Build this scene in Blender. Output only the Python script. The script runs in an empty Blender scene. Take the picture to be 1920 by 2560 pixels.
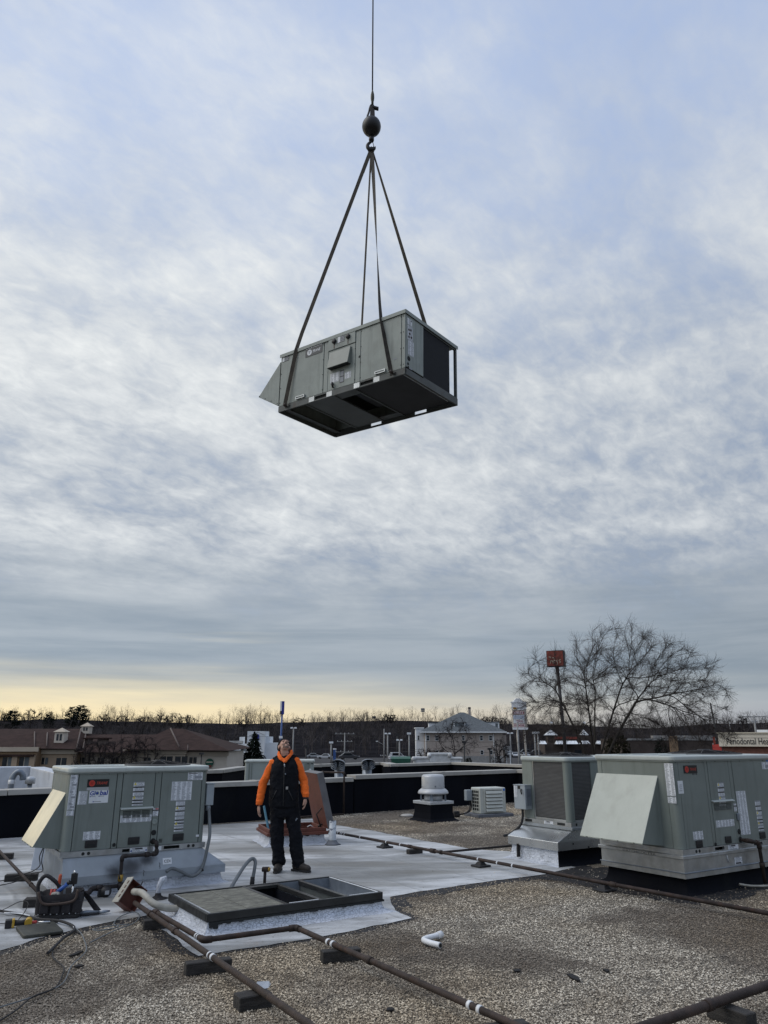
import bpy, bmesh, math, random
import numpy as np
from mathutils import Vector, Matrix
from mathutils.noise import noise as pnoise
from mathutils.geometry import delaunay_2d_cdt

SC = bpy.context.scene
COL = SC.collection
R = math.radians
random.seed(7)
RNG = np.random.default_rng(7)

# ------------------------------------------------------------------ camera
cam_data = bpy.data.cameras.new("camera")
cam_data.sensor_fit = 'VERTICAL'
cam_data.sensor_height = 36.0
cam_data.lens = 26.0
cam_data.clip_end = 6000.0
cam = bpy.data.objects.new("camera", cam_data)
COL.objects.link(cam)
cam.location = (0, 0, 1.75)
cam.rotation_euler = (R(90 + 17.134), 0, 0)
SC.camera = cam

# ------------------------------------------------------------------ sun and sky
SUN_AZ, SUN_EL = R(-96), R(50)          # light arrives through the cloud from high on the left
GLOW_AZ = R(-58)                          # the clear strip under the cloud is brightest here
SUNV = Vector((math.sin(SUN_AZ) * math.cos(SUN_EL), math.cos(SUN_AZ) * math.cos(SUN_EL), math.sin(SUN_EL)))
sl = bpy.data.lights.new("sun", 'SUN')
sl.energy = 1.25
sl.angle = R(50)
sl.color = (1.0, 0.95, 0.87)
so = bpy.data.objects.new("sun", sl)
COL.objects.link(so)
so.rotation_euler = (-SUNV).to_track_quat('-Z', 'Y').to_euler()

SC.view_settings.view_transform = 'Standard'
SC.view_settings.look = 'None'
SC.view_settings.gamma = 1.0
SC.view_settings.exposure = 0.0
SC.view_settings.use_curve_mapping = False
SC.cycles.max_bounces = 6
SC.cycles.use_denoising = True


class NT:
    """small helper for node trees"""
    def __init__(self, tree):
        self.t = tree
        tree.nodes.clear()

    def n(self, kind, **kw):
        nd = self.t.nodes.new(kind)
        for k, v in kw.items():
            setattr(nd, k, v)
        return nd

    def put(self, sock, v):
        if isinstance(v, bpy.types.NodeSocket):
            self.t.links.new(v, sock)
        elif isinstance(v, (tuple, list)) and len(v) == 3 and sock.type == 'RGBA':
            sock.default_value = (*v, 1)
        else:
            sock.default_value = v

    def m(self, op, a, b=0.0, c=0.0, clamp=False):
        nd = self.n('ShaderNodeMath', operation=op, use_clamp=clamp)
        for i, v in enumerate((a, b, c)):
            self.put(nd.inputs[i], v)
        return nd.outputs[0]

    def mix(self, f, a, b, blend='MIX'):
        nd = self.n('ShaderNodeMix', data_type='RGBA', blend_type=blend)
        nd.clamp_factor = True
        self.put(nd.inputs[0], f)
        self.put(nd.inputs[6], a)
        self.put(nd.inputs[7], b)
        return nd.outputs[2]

    def ramp(self, v, lo, hi, a=0.0, b=1.0, smooth=True):
        nd = self.n('ShaderNodeMapRange', interpolation_type='SMOOTHSTEP' if smooth else 'LINEAR')
        self.put(nd.inputs['Value'], v)
        for k, x in (('From Min', lo), ('From Max', hi), ('To Min', a), ('To Max', b)):
            self.put(nd.inputs[k], x)
        return nd.outputs['Result']

    def noise(self, vec, scale, detail=4.0, rough=0.55, dist=0.0, col=False):
        nd = self.n('ShaderNodeTexNoise')
        self.put(nd.inputs['Vector'], vec)
        nd.inputs['Scale'].default_value = scale
        nd.inputs['Detail'].default_value = detail
        nd.inputs['Roughness'].default_value = rough
        nd.inputs['Distortion'].default_value = dist
        return nd.outputs['Color' if col else 'Fac']

    def vec(self, x, y, z=0.0):
        nd = self.n('ShaderNodeCombineXYZ')
        for i, v in enumerate((x, y, z)):
            self.put(nd.inputs[i], v)
        return nd.outputs[0]

    def sep(self, v):
        nd = self.n('ShaderNodeSeparateXYZ')
        self.put(nd.inputs[0], v)
        return nd.outputs

    def vm(self, op, a, b=None):
        nd = self.n('ShaderNodeVectorMath', operation=op)
        self.put(nd.inputs[0], a)
        if b is not None:
            if op == 'SCALE':
                self.put(nd.inputs['Scale'], b)
            else:
                self.put(nd.inputs[1], b)
        return nd.outputs['Value' if op in ('DOT_PRODUCT', 'LENGTH') else 'Vector']


world = bpy.data.worlds.new("World")
SC.world = world
world.use_nodes = True


def build_sky():
    glow = (math.sin(GLOW_AZ) * 0.987, math.cos(GLOW_AZ) * 0.987, 0.16)
    k = NT(world.node_tree)
    d = k.n('ShaderNodeTexCoord').outputs['Generated']
    x, y, z = k.sep(d)
    zp = k.m('MAXIMUM', z, 0.0)

    def deck(lift, turn, su, sv, w):
        """cloud deck coordinates: lift keeps the far rolls from being squeezed flat"""
        zc = k.m('ADD', zp, lift)
        px, py = k.m('DIVIDE', x, zc), k.m('DIVIDE', y, zc)
        ca, sa = math.cos(R(turn)), math.sin(R(turn))
        u = k.m('ADD', k.m('MULTIPLY', px, ca), k.m('MULTIPLY', py, sa))
        v = k.m('SUBTRACT', k.m('MULTIPLY', py, ca), k.m('MULTIPLY', px, sa))
        return k.vec(k.m('MULTIPLY', u, su), k.m('MULTIPLY', v, sv), w)
    sky = k.n('ShaderNodeTexSky')
    sky.sky_type = 'NISHITA'
    sky.sun_disc = False
    sky.sun_elevation = SUN_EL
    sky.sun_rotation = SUN_AZ
    sky.air_density = 1.0
    sky.dust_density = 1.0
    sky.ozone_density = 1.6
    # angle to the glow, 0 behind .. 1 towards it
    sd = k.vm('DOT_PRODUCT', d, glow)
    tow = k.ramp(sd, -0.75, 0.95, 0.0, 1.0, False)
    azd = k.vm('DOT_PRODUCT', k.vm('NORMALIZE', k.vec(x, y, 0.0)), (math.sin(GLOW_AZ), math.cos(GLOW_AZ), 0.0))
    # cloud textures
    big = k.noise(deck(0.16, 30, 0.95, 1.1, 3.7), 2.3, 5.0, 0.55, 0.4)
    mid = k.noise(deck(0.30, 42, 1.0, 1.2, 0.0), 7.5, 6.0, 0.60, 0.5)
    fine = k.noise(deck(0.34, 46, 0.85, 1.35, 9.0), 27.0, 5.0, 0.60, 0.4)
    # overhead the deck is a smooth veil, in the middle rippled altocumulus, low down it runs into streaks
    ripw = k.m('MULTIPLY', k.ramp(z, 0.12, 0.27), k.ramp(z, 0.74, 0.36, 0.35, 1.0))
    puff = k.m('ADD', k.m('MULTIPLY', mid, 0.60), k.m('MULTIPLY', fine, 0.40))
    tex = k.m('SUBTRACT', k.ramp(puff, 0.36, 0.66, 0.0, 1.0, False), 0.5)
    lum = k.m('ADD', k.m('MULTIPLY', k.ramp(big, 0.30, 0.70), 0.40), 0.17)
    lum = k.m('ADD', lum, k.m('MULTIPLY', tex, k.m('MULTIPLY', ripw, 0.52)))
    lum = k.m('ADD', lum, k.m('MULTIPLY', k.m('SUBTRACT', k.m('MAXIMUM', tow, 0.52), 0.66), 0.75))
    lum = k.m('ADD', lum, k.m('MULTIPLY', k.m('SUBTRACT', k.ramp(z, 0.15, 0.45), 0.6), 0.30), 0.0, True)
    lum = k.m('MINIMUM', k.m('MAXIMUM', lum, 0.0), 1.15)
    shade = k.mix(lum, (0.30, 0.355, 0.44), (0.83, 0.855, 0.86))
    # the deck thins towards the right and overhead, blue shows through
    thin = k.m('ADD', k.m('MULTIPLY', k.ramp(z, 0.36, 0.80), 0.80), k.m('MULTIPLY', k.m('SUBTRACT', 1.0, tow), 0.42))
    thin = k.m('ADD', thin, k.m('MULTIPLY', k.m('SUBTRACT', 0.5, big), 0.85))
    thin = k.ramp(k.m('SUBTRACT', thin, k.m('MULTIPLY', tex, 0.40)), 0.05, 1.35, 0.0, 0.80)
    blue = k.vm('ADD', k.vm('SCALE', sky.outputs[0], 0.06), (0.345, 0.43, 0.625))
    c = k.mix(thin, shade, blue)
    # a little brighter towards the sun, dimmer away from it
    gain = k.ramp(tow, 0.0, 1.0, 0.98, 1.05, False)
    c = k.vm('SCALE', c, gain)
    # low stratus band
    ax = k.m('MULTIPLY', k.m('ARCTAN2', x, y), 1.6)
    st = k.noise(k.vec(ax, k.m('MULTIPLY', z, 17.0), 1.0), 1.7, 6.0, 0.58, 0.3)
    band = k.mix(k.ramp(st, 0.30, 0.72), (0.265, 0.325, 0.39), (0.37, 0.425, 0.48))
    band = k.vm('SCALE', band, k.ramp(tow, 0.2, 1.0, 0.85, 1.12, False))
    zw = k.m('ADD', z, k.m('MULTIPLY', k.m('SUBTRACT', st, 0.5), 0.10))
    c = k.mix(k.ramp(zw, 0.27, 0.09), c, band)
    # clear strip on the horizon, warm where the sun is near
    warm = k.ramp(azd, 0.0, 1.02, 0.0, 1.0)
    strip = k.mix(warm, (0.44, 0.455, 0.50), (1.22, 0.98, 0.54))
    strip = k.mix(k.ramp(z, 0.02, 0.07), strip, k.vm('ADD', k.vm('SCALE', strip, 0.62), (0.25, 0.27, 0.24)))
    st2 = k.noise(k.vec(ax, k.m('MULTIPLY', z, 26.0), 5.0), 1.5, 5.0, 0.5, 0.2)
    top = k.m('ADD', k.m('ADD', 0.046, k.m('MULTIPLY', warm, 0.020)), k.m('MULTIPLY', k.m('SUBTRACT', st2, 0.5), 0.06))
    sf = k.ramp(z, k.m('ADD', top, 0.042), k.m('SUBTRACT', top, 0.028))
    patch = k.ramp(k.noise(k.vec(k.m('MULTIPLY', ax, 0.8), k.m('MULTIPLY', z, 9.0), 2.0), 2.2, 5.0, 0.6, 0.4), 0.30, 0.62, 0.74, 1.0)
    c = k.mix(k.m('MULTIPLY', patch, k.m('MULTIPLY', sf, k.ramp(azd, -0.3, 0.5, 0.45, 0.97))), c, strip)
    # the veiled sun itself, low at the left beyond the frame
    halo = k.m('MULTIPLY', k.ramp(azd, 0.88, 0.99), k.ramp(z, 0.26, 0.04))
    halo = k.m('MULTIPLY', halo, k.ramp(st2, 0.25, 0.65, 0.6, 1.0))
    c = k.mix(halo, c, (2.3, 1.85, 1.10))
    # warm thin gaps in the band near the sun
    gap = k.m('MULTIPLY', k.ramp(st2, 0.56, 0.66), k.m('MULTIPLY', k.ramp(azd, 0.55, 0.95), k.ramp(z, 0.17, 0.09)))
    c = k.mix(k.m('MULTIPLY', gap, 0.75), c, (0.93, 0.83, 0.58))
    c = k.mix(k.ramp(z, -0.01, -0.06), c, (0.06, 0.06, 0.06))
    c = k.vm('SCALE', c, 10.0)
    bg = k.n('ShaderNodeBackground')
    k.put(bg.inputs['Color'], c)
    bg.inputs['Strength'].default_value = 0.1
    out = k.n('ShaderNodeOutputWorld')
    k.t.links.new(bg.outputs[0], out.inputs[0])


build_sky()


# ------------------------------------------------------------------ helpers
def tag(o, label=None, cat=None, group=None, kind=None):
    for k_, v_ in (('label', label), ('category', cat), ('group', group), ('kind', kind)):
        if v_:
            o[k_] = v_
    return o


def empty(name, loc=(0, 0, 0), rz=0.0, label=None, cat=None, group=None):
    o = bpy.data.objects.new(name, None)
    COL.objects.link(o)
    o.location = loc
    o.rotation_euler = (0, 0, rz)
    return tag(o, label, cat, group)


def rot_to(v):
    return Vector(v).to_track_quat('Z', 'Y').to_matrix()


class MB:
    """collects primitive shapes; build() links them as one mesh object"""
    def __init__(self):
        self.v, self.f, self.smooth = [], [], []

    def add(self, vs, fs, smooth=False):
        b = len(self.v)
        self.v += [tuple(p) for p in vs]
        self.f += [tuple(i + b for i in q) for q in fs]
        self.smooth += [smooth] * len(fs)
        return self

    def box(self, lo, hi, m=None):
        x0, y0, z0 = lo
        x1, y1, z1 = hi
        vs = [(x0, y0, z0), (x1, y0, z0), (x1, y1, z0), (x0, y1, z0), (x0, y0, z1), (x1, y0, z1), (x1, y1, z1), (x0, y1, z1)]
        if m is not None:
            vs = [m @ Vector(p) for p in vs]
        return self.add(vs, [(0, 3, 2, 1), (4, 5, 6, 7), (0, 1, 5, 4), (1, 2, 6, 5), (2, 3, 7, 6), (3, 0, 4, 7)])

    def hexa(self, bot, top):
        """eight corners: bottom loop and top loop, both counter-clockwise from above"""
        return self.add(list(bot) + list(top), [(0, 3, 2, 1), (4, 5, 6, 7), (0, 1, 5, 4), (1, 2, 6, 5), (2, 3, 7, 6), (3, 0, 4, 7)])

    def prism(self, poly, z0, z1, m=None, smooth=False):
        """poly counter-clockwise in xy"""
        n = len(poly)
        vs = [(p[0], p[1], z0) for p in poly] + [(p[0], p[1], z1) for p in poly]
        if m is not None:
            vs = [m @ Vector(p) for p in vs]
        self.add(vs, [tuple(range(n - 1, -1, -1)), tuple(range(n, 2 * n))])
        b = len(self.v) - 2 * n
        self.f += [(b + i, b + (i + 1) % n, b + n + (i + 1) % n, b + n + i) for i in range(n)]
        self.smooth += [smooth] * n
        return self

    def tube(self, path, r, n=8, caps=True, smooth=True):
        pts = [Vector(p) for p in path]
        rs = r if isinstance(r, (list, tuple)) else [r] * len(pts)
        vs, prev = [], None
        for i, p in enumerate(pts):
            t = (pts[min(i + 1, len(pts) - 1)] - pts[max(i - 1, 0)])
            t = t.normalized() if t.length > 1e-9 else Vector((0, 0, 1))
            if prev is None:
                a = t.orthogonal().normalized()
            else:
                a = (prev - t * prev.dot(t))
                a = a.normalized() if a.length > 1e-6 else t.orthogonal().normalized()
            prev = a
            bb = t.cross(a)
            for j in range(n):
                an = 2 * math.pi * j / n
                vs.append(p + (a * math.cos(an) + bb * math.sin(an)) * rs[i])
        fs = []
        for i in range(len(pts) - 1):
            for j in range(n):
                fs.append((i * n + j, i * n + (j + 1) % n, (i + 1) * n + (j + 1) % n, (i + 1) * n + j))
        self.add(vs, fs, smooth)
        if caps:
            b = len(self.v) - len(vs)
            self.f += [tuple(b + j for j in range(n - 1, -1, -1)), tuple(b + (len(pts) - 1) * n + j for j in range(n))]
            self.smooth += [False, False]
        return self

    def lathe(self, prof, n=24, m=None, smooth=True):
        """profile of (r, z); closed where r is 0"""
        vs = []
        for r, z in prof:
            for j in range(n):
                an = 2 * math.pi * j / n
                vs.append((r * math.cos(an), r * math.sin(an), z))
        if m is not None:
            vs = [m @ Vector(p) for p in vs]
        fs = []
        for i in range(len(prof) - 1):
            for j in range(n):
                fs.append((i * n + j, i * n + (j + 1) % n, (i + 1) * n + (j + 1) % n, (i + 1) * n + j))
        self.add(vs, fs, smooth)
        return self

    def disc(self, c, r, nrm, n=20, depth=0.004):
        m = Matrix.Translation(c) @ rot_to(nrm).to_4x4()
        return self.prism([(r * math.cos(2 * math.pi * j / n), r * math.sin(2 * math.pi * j / n)) for j in range(n)], 0, depth, m)

    def ball(self, c, r, n=12, m=8, sq=(1, 1, 1)):
        prof = [(max(1e-4, math.sin(math.pi * i / m)), -math.cos(math.pi * i / m)) for i in range(m + 1)]
        mt = Matrix.Translation(c) @ Matrix.Diagonal((r * sq[0], r * sq[1], r * sq[2], 1))
        return self.lathe(prof, n, mt)

    def mesh(self, name):
        me = bpy.data.meshes.new(name)
        me.from_pydata(self.v, [], self.f)
        me.polygons.foreach_set('use_smooth', self.smooth)
        me.update()
        return me

    def build(self, name, mat, parent=None, bevel=0.0, seg=2, loc=None, rot=None):
        me = self.mesh(name)
        o = bpy.data.objects.new(name, me)
        COL.objects.link(o)
        if mat:
            me.materials.append(M[mat] if isinstance(mat, str) else mat)
        if parent:
            o.parent = parent
        if loc is not None:
            o.location = loc
        if rot is not None:
            o.rotation_euler = rot
        if bevel:
            b = o.modifiers.new('bevel', 'BEVEL')
            b.width = bevel
            b.segments = seg
            b.limit_method = 'ANGLE'
            b.angle_limit = R(40)
        return o


def arc(path, rad=0.05, seg=5):
    """rounds the inner corners of a polyline"""
    P_ = [Vector(p) for p in path]
    out = [P_[0]]
    for i in range(1, len(P_) - 1):
        a, b, c = P_[i - 1], P_[i], P_[i + 1]
        d1, d2 = (a - b), (c - b)
        r = min(rad, d1.length * 0.45, d2.length * 0.45)
        p, q = b + d1.normalized() * r, b + d2.normalized() * r
        for s in range(seg + 1):
            t = s / seg
            out.append(p * (1 - t) ** 2 + b * 2 * t * (1 - t) + q * t * t)
    out.append(P_[-1])
    return out


def spline(pts, sub=8):
    """Catmull-Rom through the points"""
    P_ = [Vector(p) for p in pts]
    P_ = [P_[0] * 2 - P_[1]] + P_ + [P_[-1] * 2 - P_[-2]]
    out = []
    for i in range(1, len(P_) - 2):
        a, b, c, d = P_[i - 1:i + 3]
        for s in range(sub):
            t = s / sub
            out.append(0.5 * (2 * b + (c - a) * t + (2 * a - 5 * b + 4 * c - d) * t * t + (3 * b - a - 3 * c + d) * t ** 3))
    out.append(P_[-2])
    return out


def np_mesh(name, verts, tris, mat=None, parent=None, smooth=False):
    me = bpy.data.meshes.new(name)
    nv, nf = len(verts), len(tris)
    k_ = tris.shape[1]
    me.vertices.add(nv)
    me.vertices.foreach_set('co', np.ascontiguousarray(verts, dtype=np.float32).ravel())
    me.loops.add(nf * k_)
    me.loops.foreach_set('vertex_index', np.ascontiguousarray(tris, dtype=np.int32).ravel())
    me.polygons.add(nf)
    me.polygons.foreach_set('loop_start', np.arange(0, nf * k_, k_, dtype=np.int32))
    if smooth:
        me.polygons.foreach_set('use_smooth', np.ones(nf, dtype=bool))
    me.update(calc_edges=True)
    me.validate()
    o = bpy.data.objects.new(name, me)
    COL.objects.link(o)
    if mat:
        me.materials.append(M[mat])
    if parent:
        o.parent = parent
    return o


def text(parent, s, x, z, h, mat, name='lettering', y=-0.004, w=None, italic=0.0, bold=0.0, plane='front', depth=0.0012, align='LEFT', extra=None):
    """flat lettering as a mesh, standing in the xz plane of its parent and facing -y"""
    cu = bpy.data.curves.new('text', 'FONT')
    cu.body = s
    cu.size = 1.0
    cu.shear = italic
    cu.offset = bold
    cu.extrude = 0.0
    cu.resolution_u = 3
    ob = bpy.data.objects.new('text', cu)
    COL.objects.link(ob)
    bpy.context.view_layer.update()
    me = bpy.data.meshes.new_from_object(ob.evaluated_get(bpy.context.evaluated_depsgraph_get()))
    bpy.data.objects.remove(ob)
    bpy.data.curves.remove(cu)
    co = np.zeros(len(me.vertices) * 3)
    me.vertices.foreach_get('co', co)
    co = co.reshape(-1, 3)
    mn, mx = co.min(0), co.max(0)
    sy = h / (mx[1] - mn[1])
    sx = (w / (mx[0] - mn[0])) if w else sy
    X = (co[:, 0] - mn[0]) * sx
    if align == 'CENTER':
        X -= X.max() / 2
    Z = (co[:, 1] - mn[1]) * sy
    new = np.stack([X, np.zeros_like(X), Z], 1)
    me.vertices.foreach_set('co', new.ravel())
    me.update()
    me.name = name
    o = bpy.data.objects.new(name, me)
    COL.objects.link(o)
    me.materials.append(M[mat])
    o.parent = parent
    if plane == 'front':
        o.location = (x, y, z)
    return o


# ------------------------------------------------------------------ materials
M = {}


def mat(name, col, rough=0.6, metal=0.0, var=0.12, vscale=3.0, bump=0.0, bscale=60.0, spec=0.5, coat=0.0, dirt=None, dscale=1.2, dlo=0.52, dhi=0.72, rvar=0.0, stretch=None, coords='Object', streak=0.0):
    m = bpy.data.materials.new(name)
    m.use_nodes = True
    k = NT(m.node_tree)
    bs = k.n('ShaderNodeBsdfPrincipled')
    out = k.n('ShaderNodeOutputMaterial')
    k.t.links.new(bs.outputs[0], out.inputs[0])
    co = k.n('ShaderNodeTexCoord').outputs[coords]
    if stretch:
        co = k.vm('MULTIPLY', co, stretch)
    c = col
    if var:
        nz = k.noise(co, vscale, 5, 0.6, 0.2)
        lo = tuple(a * (1 - var) for a in col)
        hi = tuple(min(1, a * (1 + var)) for a in col)
        c = k.mix(k.ramp(nz, 0.3, 0.7), lo, hi)
    if dirt:
        nd = k.noise(co, dscale, 7, 0.65, 0.4)
        c = k.mix(k.m('MULTIPLY', k.ramp(nd, dlo, dhi), dirt[3] if len(dirt) > 3 else 1.0), c, tuple(dirt[:3]))
    if streak:      # rain runs: narrow across, long down the sheet
        ns = k.noise(k.vm('MULTIPLY', co, (11.0, 11.0, 0.9)), 1.0, 5, 0.65, 0.3)
        c = k.mix(k.m('MULTIPLY', k.ramp(ns, 0.50, 0.74), streak), c, tuple(a * 0.5 for a in col))
        c = k.mix(k.m('MULTIPLY', k.ramp(ns, 0.44, 0.28), streak * 0.5), c, tuple(min(1, a * 1.25) for a in col))
    k.put(bs.inputs['Base Color'], c)
    rr = rough
    if rvar:
        rr = k.ramp(k.noise(co, vscale * 2.3, 5, 0.6), 0.3, 0.7, rough - rvar, rough + rvar)
    k.put(bs.inputs['Roughness'], rr)
    bs.inputs['Metallic'].default_value = metal
    bs.inputs['Specular IOR Level'].default_value = spec
    if coat:
        bs.inputs['Coat Weight'].default_value = coat
        bs.inputs['Coat Roughness'].default_value = 0.25
    if bump:
        bp = k.n('ShaderNodeBump')
        bp.inputs['Strength'].default_value = 1.0
        bp.inputs['Distance'].default_value = bump
        k.put(bp.inputs['Height'], k.noise(co, bscale, 5, 0.6))
        k.t.links.new(bp.outputs[0], bs.inputs['Normal'])
    M[name] = m
    return m


mat('unit_paint', (0.192, 0.222, 0.208), 0.36, var=0.09, vscale=1.7, bump=0.0035, bscale=2.2, streak=0.35, dirt=(0.155, 0.170, 0.150, 0.45), dscale=2.5, rvar=0.06)
mat('lit_lid_paint', (0.46, 0.50, 0.48), 0.4, var=0.06, bump=0.0008, bscale=3.0, dirt=(0.25, 0.26, 0.22, 0.4), dscale=3.0)  # cabinet paint again, paler: light from above put into its colour
mat('lit_hood_paint', (0.345, 0.38, 0.338), 0.34, var=0.05, bump=0.0025, bscale=1.6, rvar=0.05, coat=0.7, streak=0.18, dirt=(0.22, 0.24, 0.2, 0.3), dscale=2.2)  # same cabinet paint lightened, sky light on the slope put into its colour
mat('old_paint', (0.26, 0.295, 0.275), 0.5, var=0.14, vscale=2.2, bump=0.004, bscale=2.0, streak=0.5, dirt=(0.17, 0.185, 0.165, 0.5), dscale=2.6, dlo=0.5, dhi=0.75)
mat('old_frame', (0.075, 0.085, 0.083), 0.55, var=0.2, dirt=(0.05, 0.035, 0.025, 0.7), dscale=5)
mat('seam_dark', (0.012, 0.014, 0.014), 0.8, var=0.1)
mat('galvanized', (0.42, 0.44, 0.45), 0.38, metal=0.75, var=0.16, vscale=6.0, bump=0.003, bscale=1.6, rvar=0.1, dirt=(0.25, 0.25, 0.24, 0.4), dscale=3)
mat('adapter_grey', (0.30, 0.33, 0.35), 0.45, metal=0.35, var=0.12, vscale=3.0, bump=0.002, bscale=1.6, dirt=(0.42, 0.46, 0.52, 0.6), dscale=2.2, rvar=0.08)
mat('coil_fin', (0.055, 0.06, 0.065), 0.5, metal=0.3, var=0.25, vscale=2.0)
mat('coil_dark', (0.012, 0.014, 0.017), 0.6, metal=0.2, var=0.3, vscale=3)
mat('black_plastic', (0.012, 0.012, 0.014), 0.5, var=0.2, vscale=12)
mat('black_rubber', (0.018, 0.018, 0.02), 0.75, var=0.25, vscale=9)
mat('paper_white', (0.70, 0.73, 0.76), 0.55, var=0.05, vscale=8)
mat('print_black', (0.02, 0.02, 0.022), 0.5, var=0.0)
mat('print_grey', (0.28, 0.30, 0.33), 0.6, var=0.0)
mat('badge_black', (0.010, 0.010, 0.012), 0.35, var=0.0)
mat('badge_red', (0.50, 0.035, 0.02), 0.4, var=0.1, vscale=14)
mat('badge_silver', (0.45, 0.47, 0.50), 0.35, metal=0.4, var=0.1)
mat('badge_slate', (0.035, 0.042, 0.05), 0.45, var=0.1)
mat('warning_yellow', (0.62, 0.52, 0.10), 0.5, var=0.0)
mat('label_blue', (0.03, 0.16, 0.55), 0.45, var=0.1)
mat('logo_blue', (0.018, 0.05, 0.30), 0.45, var=0.1)
mat('label_red', (0.50, 0.06, 0.05), 0.5, var=0.0)
mat('membrane_black', (0.0055, 0.0065, 0.010), 0.85, var=0.3, vscale=0.8, bump=0.006, bscale=4.0, spec=0.10, dirt=(0.012, 0.013, 0.014, 0.5), dscale=2.0, stretch=(1, 1, 0.5))
mat('tar', (0.016, 0.015, 0.016), 0.7, var=0.4, vscale=4, bump=0.006, bscale=18, spec=0.3, dirt=(0.09, 0.085, 0.075, 0.7), dscale=9, dlo=0.58, dhi=0.66)
mat('cap_metal', (0.36, 0.35, 0.325), 0.5, var=0.12, vscale=0.9, dirt=(0.20, 0.19, 0.17, 0.5), dscale=2.5, bump=0.002, bscale=2)
mat('rusty_pipe', (0.040, 0.029, 0.025), 0.7, var=0.4, vscale=7, bump=0.0015, bscale=60, dirt=(0.10, 0.045, 0.024, 0.35), dscale=6, spec=0.3)
mat('dark_pipe', (0.022, 0.017, 0.017), 0.6, var=0.35, vscale=7, bump=0.001, bscale=60, spec=0.35)
mat('red_iron', (0.115, 0.034, 0.021), 0.65, var=0.25, vscale=4, dirt=(0.05, 0.025, 0.02, 0.6), dscale=4, bump=0.001, bscale=30)
mat('weathered_wood', (0.028, 0.026, 0.025), 0.85, var=0.45, vscale=5, bump=0.004, bscale=26, stretch=(1, 6, 6), dirt=(0.07, 0.065, 0.055, 0.6), dscale=5)
mat('grey_conduit', (0.13, 0.145, 0.155), 0.5, var=0.12, vscale=9)
mat('light_grey_conduit', (0.34, 0.33, 0.29), 0.55, var=0.2, vscale=9)
mat('white_plastic', (0.72, 0.74, 0.76), 0.42, var=0.06, vscale=9)
mat('zinc_grey', (0.20, 0.23, 0.27), 0.42, metal=0.45, var=0.16, vscale=6, bump=0.001, bscale=9)
mat('box_grey', (0.30, 0.34, 0.37), 0.42, var=0.06, vscale=4)
mat('spun_white', (0.46, 0.48, 0.50), 0.35, metal=0.15, var=0.06, vscale=4, dirt=(0.3, 0.3, 0.28, 0.4), dscale=5)
mat('ac_ivory', (0.50, 0.52, 0.48), 0.45, var=0.06, vscale=3, dirt=(0.3, 0.32, 0.3, 0.4), dscale=4)
mat('concrete_pad', (0.12, 0.13, 0.15), 0.85, var=0.18, vscale=6, bump=0.002, bscale=40)


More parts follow.
